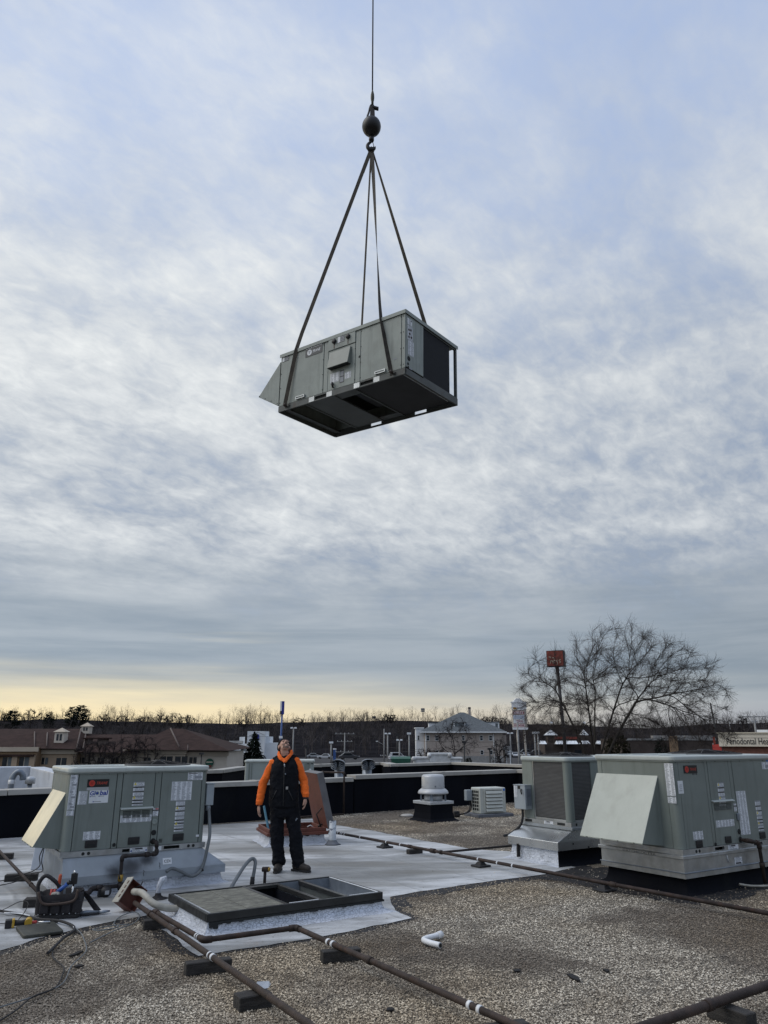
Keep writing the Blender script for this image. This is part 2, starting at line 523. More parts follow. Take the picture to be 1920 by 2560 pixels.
def coating_material():
    """aluminium-white roof coating: trowel ripples, grime that ran along the slope, hairline cracks"""
    m = bpy.data.materials.new('roof_coating')
    m.use_nodes = True
    k = NT(m.node_tree)
    bs = k.n('ShaderNodeBsdfPrincipled')
    out = k.n('ShaderNodeOutputMaterial')
    k.t.links.new(bs.outputs[0], out.inputs[0])
    co = k.n('ShaderNodeTexCoord').outputs['Object']
    x, y, z = k.sep(co)
    a = R(8)
    u = k.m('ADD', k.m('MULTIPLY', x, math.cos(a)), k.m('MULTIPLY', y, math.sin(a)))
    v = k.m('SUBTRACT', k.m('MULTIPLY', y, math.cos(a)), k.m('MULTIPLY', x, math.sin(a)))
    st = k.vec(k.m('MULTIPLY', u, 0.55), k.m('MULTIPLY', v, 1.7), z)
    n1 = k.noise(st, 0.75, 7, 0.62, 0.5)
    n2 = k.noise(st, 3.2, 6, 0.65, 0.4)
    n3 = k.noise(co, 22.0, 4, 0.7)
    c = k.mix(k.ramp(n1, 0.38, 0.62), (0.56, 0.575, 0.59), (0.24, 0.25, 0.255))
    c = k.mix(k.m('MULTIPLY', k.ramp(n2, 0.46, 0.66), 0.55), c, (0.20, 0.20, 0.195))
    pud = k.noise(st, 0.42, 4, 0.5, 0.6)
    c = k.mix(k.m('MULTIPLY', k.ramp(pud, 0.53, 0.64), 0.62), c, (0.16, 0.16, 0.15))
    speck = k.m('MULTIPLY', k.ramp(n3, 0.60, 0.66), k.ramp(n2, 0.42, 0.60))
    c = k.mix(k.m('MULTIPLY', speck, 0.7), c, (0.10, 0.085, 0.07))
    rust = k.m('MULTIPLY', k.ramp(k.noise(co, 1.3, 5, 0.6, 0.5), 0.62, 0.75), 0.35)
    c = k.mix(rust, c, (0.24, 0.17, 0.11))
    # old ponding rings and drip stains
    ring = None
    for sx_, sy_, ax_, ay_ in ((-2.9, 13.7, 1.3, 0.55), (-1.0, 13.1, 0.9, 0.35), (-2.72, 8.42, 0.42, 0.22), (-0.4, 11.9, 1.1, 0.30), (-3.9, 12.3, 1.2, 0.30), (0.6, 11.2, 0.8, 0.22), (-0.2, 10.3, 0.8, 0.18)):
        d_ = k.vm('LENGTH', k.vm('MULTIPLY', k.vm('SUBTRACT', co, (sx_, sy_, 0.0)), (1 / ax_, 1 / ay_, 0.0)))
        d_ = k.m('ADD', d_, k.m('MULTIPLY', k.m('SUBTRACT', n2, 0.5), 1.5))
        g_ = k.ramp(d_, 1.05, 0.55)
        ring = g_ if ring is None else k.m('MAXIMUM', ring, g_)
    c = k.mix(k.m('MULTIPLY', ring, 0.60), c, (0.155, 0.15, 0.135))
    # lapped seams every metre or so, dirt caught along them
    wob = k.m('MULTIPLY', k.m('SUBTRACT', k.noise(co, 0.8, 3, 0.5), 0.5), 0.18)
    b = R(-57)
    s1 = k.m('ADD', k.m('ADD', k.m('MULTIPLY', x, math.cos(b + R(90))), k.m('MULTIPLY', y, math.sin(b + R(90)))), wob)
    lap = k.m('ABSOLUTE', k.m('SUBTRACT', k.m('FRACT', k.m('MULTIPLY', s1, 0.95)), 0.5))
    seam = k.m('MULTIPLY', k.ramp(lap, 0.035, 0.0), k.ramp(n2, 0.35, 0.6))
    c = k.mix(k.m('MULTIPLY', seam, 0.65), c, (0.20, 0.205, 0.205))
    scuff = k.m('MULTIPLY', k.ramp(k.noise(k.vec(k.m('MULTIPLY', u, 1.2), k.m('MULTIPLY', v, 3.0), 4.0), 6.0, 5, 0.7, 0.8), 0.56, 0.68), k.ramp(n1, 0.36, 0.58))
    c = k.mix(k.m('MULTIPLY', scuff, 0.55), c, (0.22, 0.215, 0.20))
    k.put(bs.inputs['Base Color'], c)
    k.put(bs.inputs['Roughness'], k.ramp(n1, 0.3, 0.7, 0.42, 0.66))
    bs.inputs['Metallic'].default_value = 0.0
    bp = k.n('ShaderNodeBump')
    bp.inputs['Distance'].default_value = 0.014
    k.put(bp.inputs['Height'], k.m('ADD', k.m('ADD', k.noise(st, 5.5, 5, 0.55), k.m('MULTIPLY', n3, 0.25)), k.m('MULTIPLY', k.ramp(lap, 0.06, 0.0), 0.5)))
    k.t.links.new(bp.outputs[0], bs.inputs['Normal'])
    M['roof_coating'] = m


def thick_coating():
    """thick brushed silver-white coating on curb walls, wrinkled and cracked"""
    m = bpy.data.materials.new('thick_coating')
    m.use_nodes = True
    k = NT(m.node_tree)
    bs = k.n('ShaderNodeBsdfPrincipled')
    out = k.n('ShaderNodeOutputMaterial')
    k.t.links.new(bs.outputs[0], out.inputs[0])
    co = k.n('ShaderNodeTexCoord').outputs['Object']
    vo = k.n('ShaderNodeTexVoronoi', feature='DISTANCE_TO_EDGE')
    k.put(vo.inputs['Vector'], k.vm('ADD', co, k.vm('SCALE', k.noise(co, 9, 3, 0.6, 0, True), 0.12)))
    vo.inputs['Scale'].default_value = 30.0
    crack = k.ramp(vo.outputs['Distance'], 0.0, 0.055, 1.0, 0.0)
    n1 = k.noise(co, 4.0, 6, 0.6, 0.3)
    c = k.mix(k.ramp(n1, 0.3, 0.7), (0.66, 0.70, 0.78), (0.50, 0.54, 0.60))
    c = k.mix(k.m('MULTIPLY', crack, k.ramp(n1, 0.38, 0.62, 0.08, 0.50)), c, (0.26, 0.27, 0.29))
    k.put(bs.inputs['Base Color'], c)
    bs.inputs['Roughness'].default_value = 0.5
    bp = k.n('ShaderNodeBump')
    bp.inputs['Distance'].default_value = 0.012
    k.put(bp.inputs['Height'], k.m('SUBTRACT', k.noise(co, 16, 5, 0.6), k.m('MULTIPLY', crack, 0.5)))
    k.t.links.new(bp.outputs[0], bs.inputs['Normal'])
    M['thick_coating'] = m


def gravel_materials():
    for nm, island in (('gravel_bed', False), ('gravel_stone', True)):
        m = bpy.data.materials.new(nm)
        m.use_nodes = True
        k = NT(m.node_tree)
        bs = k.n('ShaderNodeBsdfPrincipled')
        out = k.n('ShaderNodeOutputMaterial')
        k.t.links.new(bs.outputs[0], out.inputs[0])
        co = k.n('ShaderNodeTexCoord').outputs['Object']
        if island:
            r = k.n('ShaderNodeNewGeometry').outputs['Random Per Island']
            h = None
        else:
            vo = k.n('ShaderNodeTexVoronoi')
            k.put(vo.inputs['Vector'], co)
            vo.inputs['Scale'].default_value = 66.0
            vo.inputs['Randomness'].default_value = 1.0
            r = k.sep(vo.outputs['Color'])[0]
            h = vo.outputs['Distance']
        r = k.m('POWER', r, 1.45)
        # crushed limestone: mostly buff and grey, a few white and dark stones
        c = k.mix(k.ramp(r, 0.0, 0.5, 0, 1, False), (0.100, 0.085, 0.068), (0.48, 0.425, 0.34))
        c = k.mix(k.ramp(r, 0.5, 1.0, 0, 1, False), c, (0.78, 0.72, 0.60))
        # weathering: grimy and brownish patches of roof
        g1 = k.noise(co, 0.40, 5, 0.6, 0.4)
        g2 = k.noise(co, 2.1, 5, 0.65, 0.3)
        c = k.mix(k.m('MULTIPLY', k.ramp(g1, 0.46, 0.57), 0.72), c, (0.115, 0.094, 0.076))
        c = k.mix(k.m('MULTIPLY', k.ramp(g2, 0.52, 0.74), 0.60), c, (0.10, 0.078, 0.058))
        tint = k.ramp(k.noise(co, 0.28, 4, 0.55, 0.3), 0.42, 0.60)
        c = k.mix(tint, c, k.vm('MULTIPLY', c, (0.92, 0.85, 0.75)))
        drift = k.ramp(k.noise(co, 1.15, 5, 0.6, 0.5), 0.60, 0.70)
        c = k.mix(k.m('MULTIPLY', drift, 0.55), c, (0.06, 0.052, 0.046))
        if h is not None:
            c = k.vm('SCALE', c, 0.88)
            c = k.mix(k.ramp(h, 0.36, 0.56, 0.0, 0.7), c, (0.05, 0.043, 0.035))  # gaps between stones darkened, their shade put into the colour
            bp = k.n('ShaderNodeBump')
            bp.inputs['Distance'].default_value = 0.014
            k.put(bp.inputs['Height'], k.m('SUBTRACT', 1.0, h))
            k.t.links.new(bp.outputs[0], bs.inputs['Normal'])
        k.put(bs.inputs['Base Color'], c)
        bs.inputs['Roughness'].default_value = 0.85
        bs.inputs['Specular IOR Level'].default_value = 0.25
        M[nm] = m


def print_material():
    """white label stock with columns of fine grey print; x and z are the label's own plane"""
    for nm, ncol, pitch in (('label_print', 0.065, 0.0125), ('label_print_wide', 0.20, 0.0135)):
        m = bpy.data.materials.new(nm)
        m.use_nodes = True
        k = NT(m.node_tree)
        bs = k.n('ShaderNodeBsdfPrincipled')
        out = k.n('ShaderNodeOutputMaterial')
        k.t.links.new(bs.outputs[0], out.inputs[0])
        x, y, z = k.sep(k.n('ShaderNodeTexCoord').outputs['Object'])
        row = k.m('FLOOR', k.m('DIVIDE', z, pitch))
        fr = k.m('FRACT', k.m('DIVIDE', z, pitch))
        colf = k.m('FRACT', k.m('DIVIDE', x, ncol))
        wn = k.n('ShaderNodeTexWhiteNoise', noise_dimensions='2D')
        k.put(wn.inputs['Vector'], k.vec(k.m('FLOOR', k.m('DIVIDE', x, ncol)), row))
        inline = k.m('LESS_THAN', k.m('ABSOLUTE', k.m('SUBTRACT', fr, 0.5)), 0.30)
        incol = k.m('MULTIPLY', k.m('GREATER_THAN', colf, 0.09), k.m('LESS_THAN', colf, k.m('ADD', 0.55, k.m('MULTIPLY', wn.outputs['Value'], 0.4))))
        words = k.ramp(k.noise(k.vec(k.m('MULTIPLY', x, 130.0), k.m('MULTIPLY', row, 7.3), 0.0), 1.0, 2, 0.5), 0.38, 0.44)
        ink = k.m('MULTIPLY', k.m('MULTIPLY', inline, incol), words)
        k.put(bs.inputs['Base Color'], k.mix(k.m('MULTIPLY', ink, 0.82), (0.68, 0.71, 0.75), (0.16, 0.18, 0.21)))
        bs.inputs['Roughness'].default_value = 0.5
        M[nm] = m


def coil_material():
    """condenser coil: close horizontal fins behind a grille"""
    for nm, col in (('coil_fins', (0.10, 0.10, 0.10)), ('coil_fins_dark', (0.009, 0.011, 0.016))):
        m = bpy.data.materials.new(nm)
        m.use_nodes = True
        k = NT(m.node_tree)
        bs = k.n('ShaderNodeBsdfPrincipled')
        out = k.n('ShaderNodeOutputMaterial')
        k.t.links.new(bs.outputs[0], out.inputs[0])
        co = k.n('ShaderNodeTexCoord').outputs['Object']
        x, y, z = k.sep(co)
        w = k.m('ABSOLUTE', k.m('SUBTRACT', k.m('FRACT', k.m('MULTIPLY', z, 52.0)), 0.5))
        nz = k.noise(k.vec(x, y, k.m('MULTIPLY', z, 3.0)), 4, 5, 0.6, 0.6)
        c = k.mix(k.m('MULTIPLY', w, 2.0), tuple(a * 0.35 for a in col), tuple(a * 1.5 for a in col))
        c = k.mix(k.ramp(nz, 0.35, 0.7, 0.0, 0.5), c, tuple(a * 0.6 for a in col))
        k.put(bs.inputs['Base Color'], c)
        bs.inputs['Roughness'].default_value = 0.6
        bs.inputs['Specular IOR Level'].default_value = 0.15
        M[nm] = m


coating_material()
thick_coating()
gravel_materials()
print_material()
coil_material()
YAW = R(33)
D1 = Vector((math.cos(YAW), math.sin(YAW), 0))
D2 = Vector((-math.sin(YAW), math.cos(YAW), 0))


def in_poly(px, py, poly):
    """vectorised point in polygon"""
    inside = np.zeros(px.shape, bool)
    n = len(poly)
    j = n - 1
    for i in range(n):
        xi, yi = poly[i]
        xj, yj = poly[j]
        c = ((yi > py) != (yj > py)) & (px < (xj - xi) * (py - yi) / (yj - yi + 1e-12) + xi)
        inside ^= c
        j = i
    return inside


def rough_poly(poly, step, amp, seed, freq=1.6):
    """subdivides the outline and lets it wander"""
    out = []
    for i, p in enumerate(poly):
        q = poly[(i + 1) % len(poly)]
        d = math.hypot(q[0] - p[0], q[1] - p[1])
        n = max(1, int(d / step))
        for s in range(n):
            t = s / n
            x, y = p[0] + (q[0] - p[0]) * t, p[1] + (q[1] - p[1]) * t
            out.append((x + amp * (pnoise((x * freq, y * freq, seed)) + 0.6 * pnoise((x * 6, y * 6, seed + 5))),
                        y + amp * (pnoise((x * freq, y * freq, seed + 9)) + 0.6 * pnoise((x * 6, y * 6, seed + 14)))))
    return out


def sheet(name, poly, z, mat_, step=0.0):
    """flat sheet with an uneven outline"""
    n = len(poly)
    vs, _, fs = delaunay_2d_cdt([Vector((p[0], p[1])) for p in poly], [(i, (i + 1) % n) for i in range(n)], [], 1, 1e-5)[:3]
    me = bpy.data.meshes.new(name)
    me.from_pydata([(v.x, v.y, z) for v in vs], [], [tuple(f) for f in fs])
    me.update()
    o = bpy.data.objects.new(name, me)
    COL.objects.link(o)
    me.materials.append(M[mat_])
    return tag(o, kind='structure')


# ------------------------------------------------------------------ the roof
GROUND = -5.0


def rot2(p):
    v = D1 * p[0] + D2 * p[1]
    return (v.x, v.y)


def build_roof():
    # the building: one slab whose top is the gravel roof
    q = [rot2(p) for p in ((-16, -9), (26, -9), (26, 28), (-16, 28))]
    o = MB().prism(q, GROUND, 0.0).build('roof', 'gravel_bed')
    tag(o, kind='structure')
    white = [(-4.6, 5.0), (-3.33, 7.25), (-3.175, 7.63), (-2.71, 8.36), (-2.46, 8.62), (-2.22, 8.18), (-1.90, 7.60), (-1.574, 7.10), (-1.03, 7.39),
             (-0.51, 7.77), (0.30, 8.47), (0.12, 8.80), (0.06, 9.55), (0.70, 10.05), (1.465, 10.60), (2.10, 11.02), (2.72, 11.62), (2.06, 13.2), (1.456, 13.52),
             (0.797, 14.43), (0.25, 15.3), (-0.40, 16.3), (-1.24, 17.4), (-1.7, 18.5), (-7.2, 14.75), (-13, 10.8), (-10, 4.5)]
    wr = rough_poly(white, 0.10, 0.05, 2.0)

    def wdist(px, py):
        """distance to the outline of the coating"""
        d = np.full(px.shape, 1e9)
        for i in range(len(wr)):
            ax, ay = wr[i]
            bx, by = wr[(i + 1) % len(wr)]
            ex, ey = bx - ax, by - ay
            t = np.clip(((px - ax) * ex + (py - ay) * ey) / (ex * ex + ey * ey + 1e-12), 0, 1)
            d = np.minimum(d, np.hypot(px - ax - t * ex, py - ay - t * ey))
        return d

    # tar border: a ragged band hugging the coating
    cs = 0.03
    gx, gy = np.meshgrid(np.arange(-4.8, 3.6, cs), np.arange(5.2, 19.0, cs), indexing='ij')
    d = wdist(gx, gy)
    nz = np.array([pnoise((a * 2.2, b * 2.2, 7.0)) + 0.5 * pnoise((a * 9, b * 9, 3.0)) for a, b in zip(gx.ravel(), gy.ravel())]).reshape(gx.shape)
    base = np.where(gy > 12.2, 0.03, np.where((gx > -0.1) & (gy > 9.0), 0.21, np.where(gx < -1.7, 0.125, 0.055)))
    band = (d < base + 0.075 * nz)
    band |= in_poly(gx, gy, wr) & (d < 0.05)
    idx = -np.ones((gx.shape[0] + 1, gx.shape[1] + 1), int)
    ci, cj = np.nonzero(band)
    for a in (0, 1):
        for b in (0, 1):
            idx[ci + a, cj + b] = 0
    vi, vj = np.nonzero(idx == 0)
    idx[vi, vj] = np.arange(len(vi))
    vx, vy = -4.8 + (vi - 0.5) * cs, 5.2 + (vj - 0.5) * cs
    V = np.stack([vx + (RNG.random(len(vi)) - 0.5) * cs * 0.7, vy + (RNG.random(len(vi)) - 0.5) * cs * 0.7, np.full(len(vi), 0.004)], 1)
    Q = np.stack([idx[ci, cj], idx[ci + 1, cj], idx[ci + 1, cj + 1], idx[ci, cj + 1]], 1)
    tag(np_mesh('roof_tar_border', V, Q, 'tar'), kind='structure')
    sheet('roof_white_coating', wr, 0.009, 'roof_coating')
    # tar round the kerb of the large right-hand unit
    c = Vector((3.5, 9.6, 0))
    t2 = [c + D1 * a + D2 * b for a, b in ((-0.35, -0.42), (2.2, -0.40), (2.2, 1.5), (-0.1, 2.1), (-0.55, 2.0), (-0.5, 1.1), (-0.42, 0.2))]
    t2 = rough_poly([(p.x, p.y) for p in t2], 0.07, 0.16, 11.0)
    sheet('roof_tar_patch', t2, 0.0045, 'tar')

    # loose stones, real geometry where the camera can tell them apart
    N = 230000
    yy = 5.0 + 6.5 * RNG.random(N * 3) ** 1.6
    xx = (RNG.random(N * 3) * 2 - 1) * (yy * 0.50 + 0.3)
    keep = ~in_poly(xx, yy, wr)
    gi = np.clip(np.round((xx + 4.8) / cs).astype(int), 0, band.shape[0] - 1)
    gj = np.clip(np.round((yy - 5.2) / cs).astype(int), 0, band.shape[1] - 1)
    keep &= ~(band[gi, gj] & (xx > -4.8) & (xx < 3.5)) | (RNG.random(N * 3) < 0.24)
    keep &= ~in_poly(xx, yy, t2) | (RNG.random(N * 3) < 0.12)
    bare = np.array([pnoise((a * 1.7, b * 1.7, 4.0)) + 0.5 * pnoise((a * 6, b * 6, 1.0)) for a, b in zip(xx[:N], yy[:N])])
    keep = keep[:N] & (bare < 0.50 + 0.3 * RNG.random(N))
    xx, yy = xx[:N][keep], yy[:N][keep]
    loose = 900                                     # a few strays kicked onto the coating
    lx = (RNG.random(loose) * 2 - 1) * 4.2
    ly = 6.8 + RNG.random(loose) * 6.5
    near = in_poly(lx, ly, wr) & (np.abs(RNG.normal(size=loose)) > 0.9)
    xx, yy = np.concatenate([xx, lx[near]]), np.concatenate([yy, ly[near]])
    K = 75000                                       # the patch before the far parapet
    fx, fy = -1.4 + 7.0 * RNG.random(K), 12.5 + 11.0 * RNG.random(K)
    fk = ~in_poly(fx, fy, wr) & ~in_poly(fx, fy, t2) & (fy < 19.9 + 0.72 * fx + 0.6)
    xx, yy = np.concatenate([xx, fx[fk]]), np.concatenate([yy, fy[fk]])
    n = len(xx)
    base = np.array([(1, 0, 0), (0.25, 0.95, 0.1), (-0.9, 0.45, 0), (-0.8, -0.6, 0.05), (0.35, -0.95, 0), (0.05, 0.02, 1.0)])
    tri = np.array([(0, 1, 5), (1, 2, 5), (2, 3, 5), (3, 4, 5), (4, 0, 5)])
    s = (0.0034 + 0.0058 * RNG.random(n) ** 2.4) * (1 + 0.05 * (yy - 5))
    a = RNG.random(n) * 6.283
    jit = 1 + 0.35 * (RNG.random((n, 6, 3)) - 0.5)
    v = base[None] * jit * s[:, None, None]
    v[:, :, 2] *= 0.75
    ca, sa = np.cos(a)[:, None], np.sin(a)[:, None]
    X = v[:, :, 0] * ca - v[:, :, 1] * sa + xx[:, None]
    Y = v[:, :, 0] * sa + v[:, :, 1] * ca + yy[:, None]
    Z = v[:, :, 2] + (0.003 + 0.006 * RNG.random(n))[:, None]
    V = np.stack([X, Y, Z], 2).reshape(-1, 3)
    T = (tri[None] + (np.arange(n) * 6)[:, None, None]).reshape(-1, 3)
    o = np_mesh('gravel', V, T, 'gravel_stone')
    tag(o, 'buff and grey crushed stone ballast spread over the roof', 'gravel', kind='stuff')


def parapet(name, pts, h, label, thick=0.30, wall_mat='membrane_black', piece=3.0, joint_at=()):
    e = empty(name, (pts[0][0], pts[0][1], 0), 0, label, 'parapet')
    for i in range(len(pts) - 1):
        a, b = Vector((*pts[i], 0)), Vector((*pts[i + 1], 0))
        d = b - a
        L = d.length
        d.normalize()
        m = Matrix.Translation(a - e.location) @ Matrix.Rotation(math.atan2(d.y, d.x), 4, 'Z')
        dz = 0.003 * (i % 2)
        MB().box((-0.02 * (i % 2), 0, 0.001), (L + 0.02 * (i % 2), thick, h - 0.09 + dz), m).build('wall', wall_mat, e)
        n = max(1, round(L / piece))
        for s in range(n):
            x0, x1 = L * s / n, L * (s + 1) / n - 0.012
            jz = 0.004 * ((s + i) % 2)
            if i == 0:
                pass
            bx = MB().box((x0, -0.05, h - 0.10 + jz + dz), (x1, thick + 0.05, h + jz + dz), m)
            bx.build('cap_piece', 'cap_metal', e, 0.006, 1)
            if s < n - 1:
                MB().box((x1 - 0.06, -0.056, h - 0.104 + dz), (x1 + 0.07, thick + 0.056, h + 0.011 + dz), m).build('cap_joint', 'cap_metal', e)
    return e


def build_parapets():
    parapet('parapet', [(-16.0, 8.30), (-7.12, 14.93), (-0.78, 19.72)], 0.845, 'long low black parapet with pale metal cap behind the man and the left unit')
    parapet('parapet', [(-0.74, 19.75), (3.95, 23.35), (9.6, 15.3)], 0.905, 'black parapet with pale metal cap behind the white exhaust fan, turning at its right end')
    parapet('parapet', [(-10.5, 19.6), (-4.95, 24.0), (-4.72, 27.0), (-0.12, 31.9), (0.22, 29.7), (2.76, 32.2), (5.3, 28.6), (9.0, 23.3)], 0.875,
            'farther black parapet with jogged pale cap beyond the first parapet')
    # white-clad upstand far left
    e = empty('white_parapet', (-8.95, 19.0, 0), 0, 'white membrane covered upstand wall at the far left behind the parapet', 'parapet')
    c = Vector((-9.05, 20.0, 0)) - e.location
    for nm, a, b, h0, h1 in (('back_wall', Vector((-9, -3.2, 0)), Vector((0, 0, 0)), 1.10, 1.10), ('side_wall', Vector((0.0, 0, 0)), Vector((1.9, -2.75, 0)), 1.09, 1.04)):
        d = (b - a)
        L = d.length
        mt = Matrix.Translation(c + a) @ Matrix.Rotation(math.atan2(d.y, d.x), 4, 'Z')
        y1 = 0.35
        MB().hexa([mt @ Vector(p) for p in ((0, 0, 0), (L, 0, 0), (L, y1, 0), (0, y1, 0))], [mt @ Vector(p) for p in ((0, 0, h0), (L, 0, h1), (L, y1, h1), (0, y1, h0))]).build(nm, 'white_membrane', e, 0.02, 2)


mat('white_membrane', (0.50, 0.54, 0.60), 0.55, var=0.14, vscale=1.2, bump=0.03, bscale=1.5, dirt=(0.30, 0.33, 0.38, 0.6), dscale=1.4)
build_roof()
build_parapets()


# ------------------------------------------------------------------ rooftop units
def plate(parent, name, lo, hi, mat_, bevel=0.003):
    return MB().box(lo, hi).build(name, mat_, parent, bevel, 1)


def on_face(face, W=0.0, L=0.0):
    """matrix that stands a label's xz plane on a face of the unit"""
    if face == 'front':
        return Matrix.Identity(4)
    if face == 'left':      # x = 0 plane seen from -x; label x runs from back to front
        return Matrix.Translation((0, W, 0)) @ Matrix.Rotation(R(-90), 4, 'Z')
    if face == 'right':     # x = L plane seen from +x
        return Matrix.Translation((L, 0, 0)) @ Matrix.Rotation(R(90), 4, 'Z')


def label_(parent, x0, z0, x1, z1, mat_='label_print', y=-0.0125, face=None, tilt=0.0, name='label'):
    o = MB().box((0, -0.0012, 0), (x1 - x0, 0.0, z1 - z0)).build(name, mat_, parent)
    m = Matrix.Translation((x0, y, z0)) @ Matrix.Rotation(tilt, 4, 'Y')
    o.matrix_local = (face @ m) if face is not None else m
    return o


def bar(lab, x0, z0, x1, z1, mat_, name='print_block'):
    return MB().box((x0, -0.0024, z0), (x1, -0.0012, z1)).build(name, mat_, lab)


def warn_stack(unit, x0, z0, x1, z1, n=6, tri=(0, 3), y=-0.0125):
    """column of warning stickers: header bars, yellow triangles"""
    h = (z1 - z0) / n
    w = x1 - x0
    wts = [1.25, 1.15, 1.25, 0.9, 0.75, 0.7, 0.7, 0.7][:n]
    tot = sum(wts)
    zt = z1
    for i in range(n):
        hh = (z1 - z0) * wts[i] / tot
        lb = label_(unit, x0, zt - hh + 0.004, x1, zt, 'label_print_wide', y)
        bar(lb, 0.0, hh - 0.016, w, hh - 0.004, 'print_black' if i % 3 else 'print_grey')
        if i in tri:
            t = MB().prism([(0.004, 0.002), (0.040, 0.002), (0.022, 0.036)], 0.0024, 0.0034, Matrix.Translation((0, 0, hh * 0.25)) @ Matrix.Rotation(R(90), 4, 'X'))
            bar(lb, 0.0, hh * 0.2, 0.046, hh - 0.006, 'paper_white', 'symbol_field')
            t.build('warning_triangle', 'warning_yellow', lb)
        zt -= hh


def corner_post(unit, cx, cy, sx, sy, ax, ay, r, z0, z1, mat_, name='corner_post'):
    """L-shaped rounded corner panel; (cx,cy) outer corner, sx/sy point inwards"""
    t = 0.012
    pts = [(ax, 0)] + [(r - r * math.cos(a), r - r * math.sin(a)) for a in [math.pi / 2 - i * math.pi / 16 for i in range(9)]]
    pts = [(p[0], p[1]) for p in pts]
    pts += [(0, ay), (t, ay), (t, r), (r, t), (ax, t)]
    P_ = [(cx + sx * p[0], cy + sy * p[1]) for p in pts]
    ar = sum(P_[i - 1][0] * P_[i][1] - P_[i][0] * P_[i - 1][1] for i in range(len(P_)))
    if ar < 0:
        P_.reverse()
    return MB().prism(P_, z0, z1, smooth=False).build(name, mat_, unit)


def rrect(x0, y0, x1, y1, r, n=6):
    out = []
    for cx, cy, a0 in ((x1 - r, y0 + r, -90), (x1 - r, y1 - r, 0), (x0 + r, y1 - r, 90), (x0 + r, y0 + r, 180)):
        for i in range(n + 1):
            a = R(a0 + 90 * i / n)
            out.append((cx + r * math.cos(a), cy + r * math.sin(a)))
    return out


def handle(unit, x, z, w=0.14, h=0.085):
    f = MB().box((x, -0.0145, z), (x + w, 0.0, z + h)).build('handle', 'black_plastic', unit, 0.012, 2)
    MB().box((x + 0.02, -0.016, z + 0.015), (x + w - 0.02, -0.0146, z + h * 0.5)).build('grip', 'seam_dark', f)


def lid(unit, L, W, z, fan, ribs=True):
    o = MB().prism(rrect(-0.022, -0.022, L + 0.022, W + 0.022, 0.085), z, z + 0.062).build('lid', 'lit_lid_paint', unit, 0.020, 3)
    MB().prism(rrect(-0.012, -0.012, L + 0.012, W + 0.012, 0.08), z - 0.012, z - 0.0005).build('lid_flange', 'unit_paint', o)
    if ribs:
        for i in range(4):
            y = W * (0.22 + 0.18 * i)
            MB().prism(rrect(0.12, y - 0.035, L * 0.42, y + 0.035, 0.03, 3), z + 0.0625, z + 0.070).build('rib', 'lit_lid_paint', o, 0.004, 1)
    fx, fy, fr = fan
    g = MB().lathe([(fr + 0.03, z + 0.0626), (fr + 0.03, z + 0.072), (fr, z + 0.080), (fr, z + 0.064), (0.02, z + 0.064)], 40, Matrix.Translation((fx, fy, 0))).build('fan_opening', 'black_plastic', unit)
    gr = MB()
    for i in range(9):
        rr = fr * (i + 1) / 9
        zz = z + 0.115 - 0.040 * (rr / fr) ** 2
        gr.tube([(fx + rr * math.cos(2 * math.pi * j / 32), fy + rr * math.sin(2 * math.pi * j / 32), zz) for j in range(33)], 0.004, 4, False)
    for j in range(12):
        a = math.pi * 2 * j / 12
        gr.tube([(fx + fr * s * math.cos(a), fy + fr * s * math.sin(a), z + 0.117 - 0.040 * s * s) for s in (0.08, 0.4, 0.7, 1.0)], 0.005, 4, False)
    gr.lathe([(0.09, z + 0.118), (0.085, z + 0.126), (0.001, z + 0.128)], 16, Matrix.Translation((fx, fy, 0)))
    gr.build('fan_grille', 'black_plastic', g)
    return o


def base_rail(unit, L, W, h, slots, holes, mat_='galvanized'):
    """sheet-metal base with real lifting slots on the front"""
    x = -0.012
    xs = []
    cuts = sorted(slots)
    m = MB()
    cur = x
    for a, b in cuts:
        m.box((cur, -0.014, 0), (a, 0.02, h))
        m.box((a, -0.014, 0), (b, 0.02, h * 0.22))
        m.box((a, -0.014, h * 0.80), (b, 0.02, h))
        cur = b
    m.box((cur, -0.014, 0), (L + 0.012, 0.02, h))
    m.box((-0.012, 0.02, 0), (0.02, W + 0.012, h)).box((L - 0.02, 0.02, 0), (L + 0.012, W + 0.012, h)).box((0.02, W - 0.02, 0), (L - 0.02, W + 0.012, h))
    o = m.build('base_rail', mat_, unit)
    MB().box((0.025, 0.05, 0.004), (L - 0.025, W - 0.03, h - 0.004)).build('base_core', 'seam_dark', unit)
    for hx in holes:
        MB().disc((hx, -0.014, h * 0.5), 0.019, (0, -1, 0), 14, 0.002).build('lifting_hole', 'seam_dark', o)
    return o


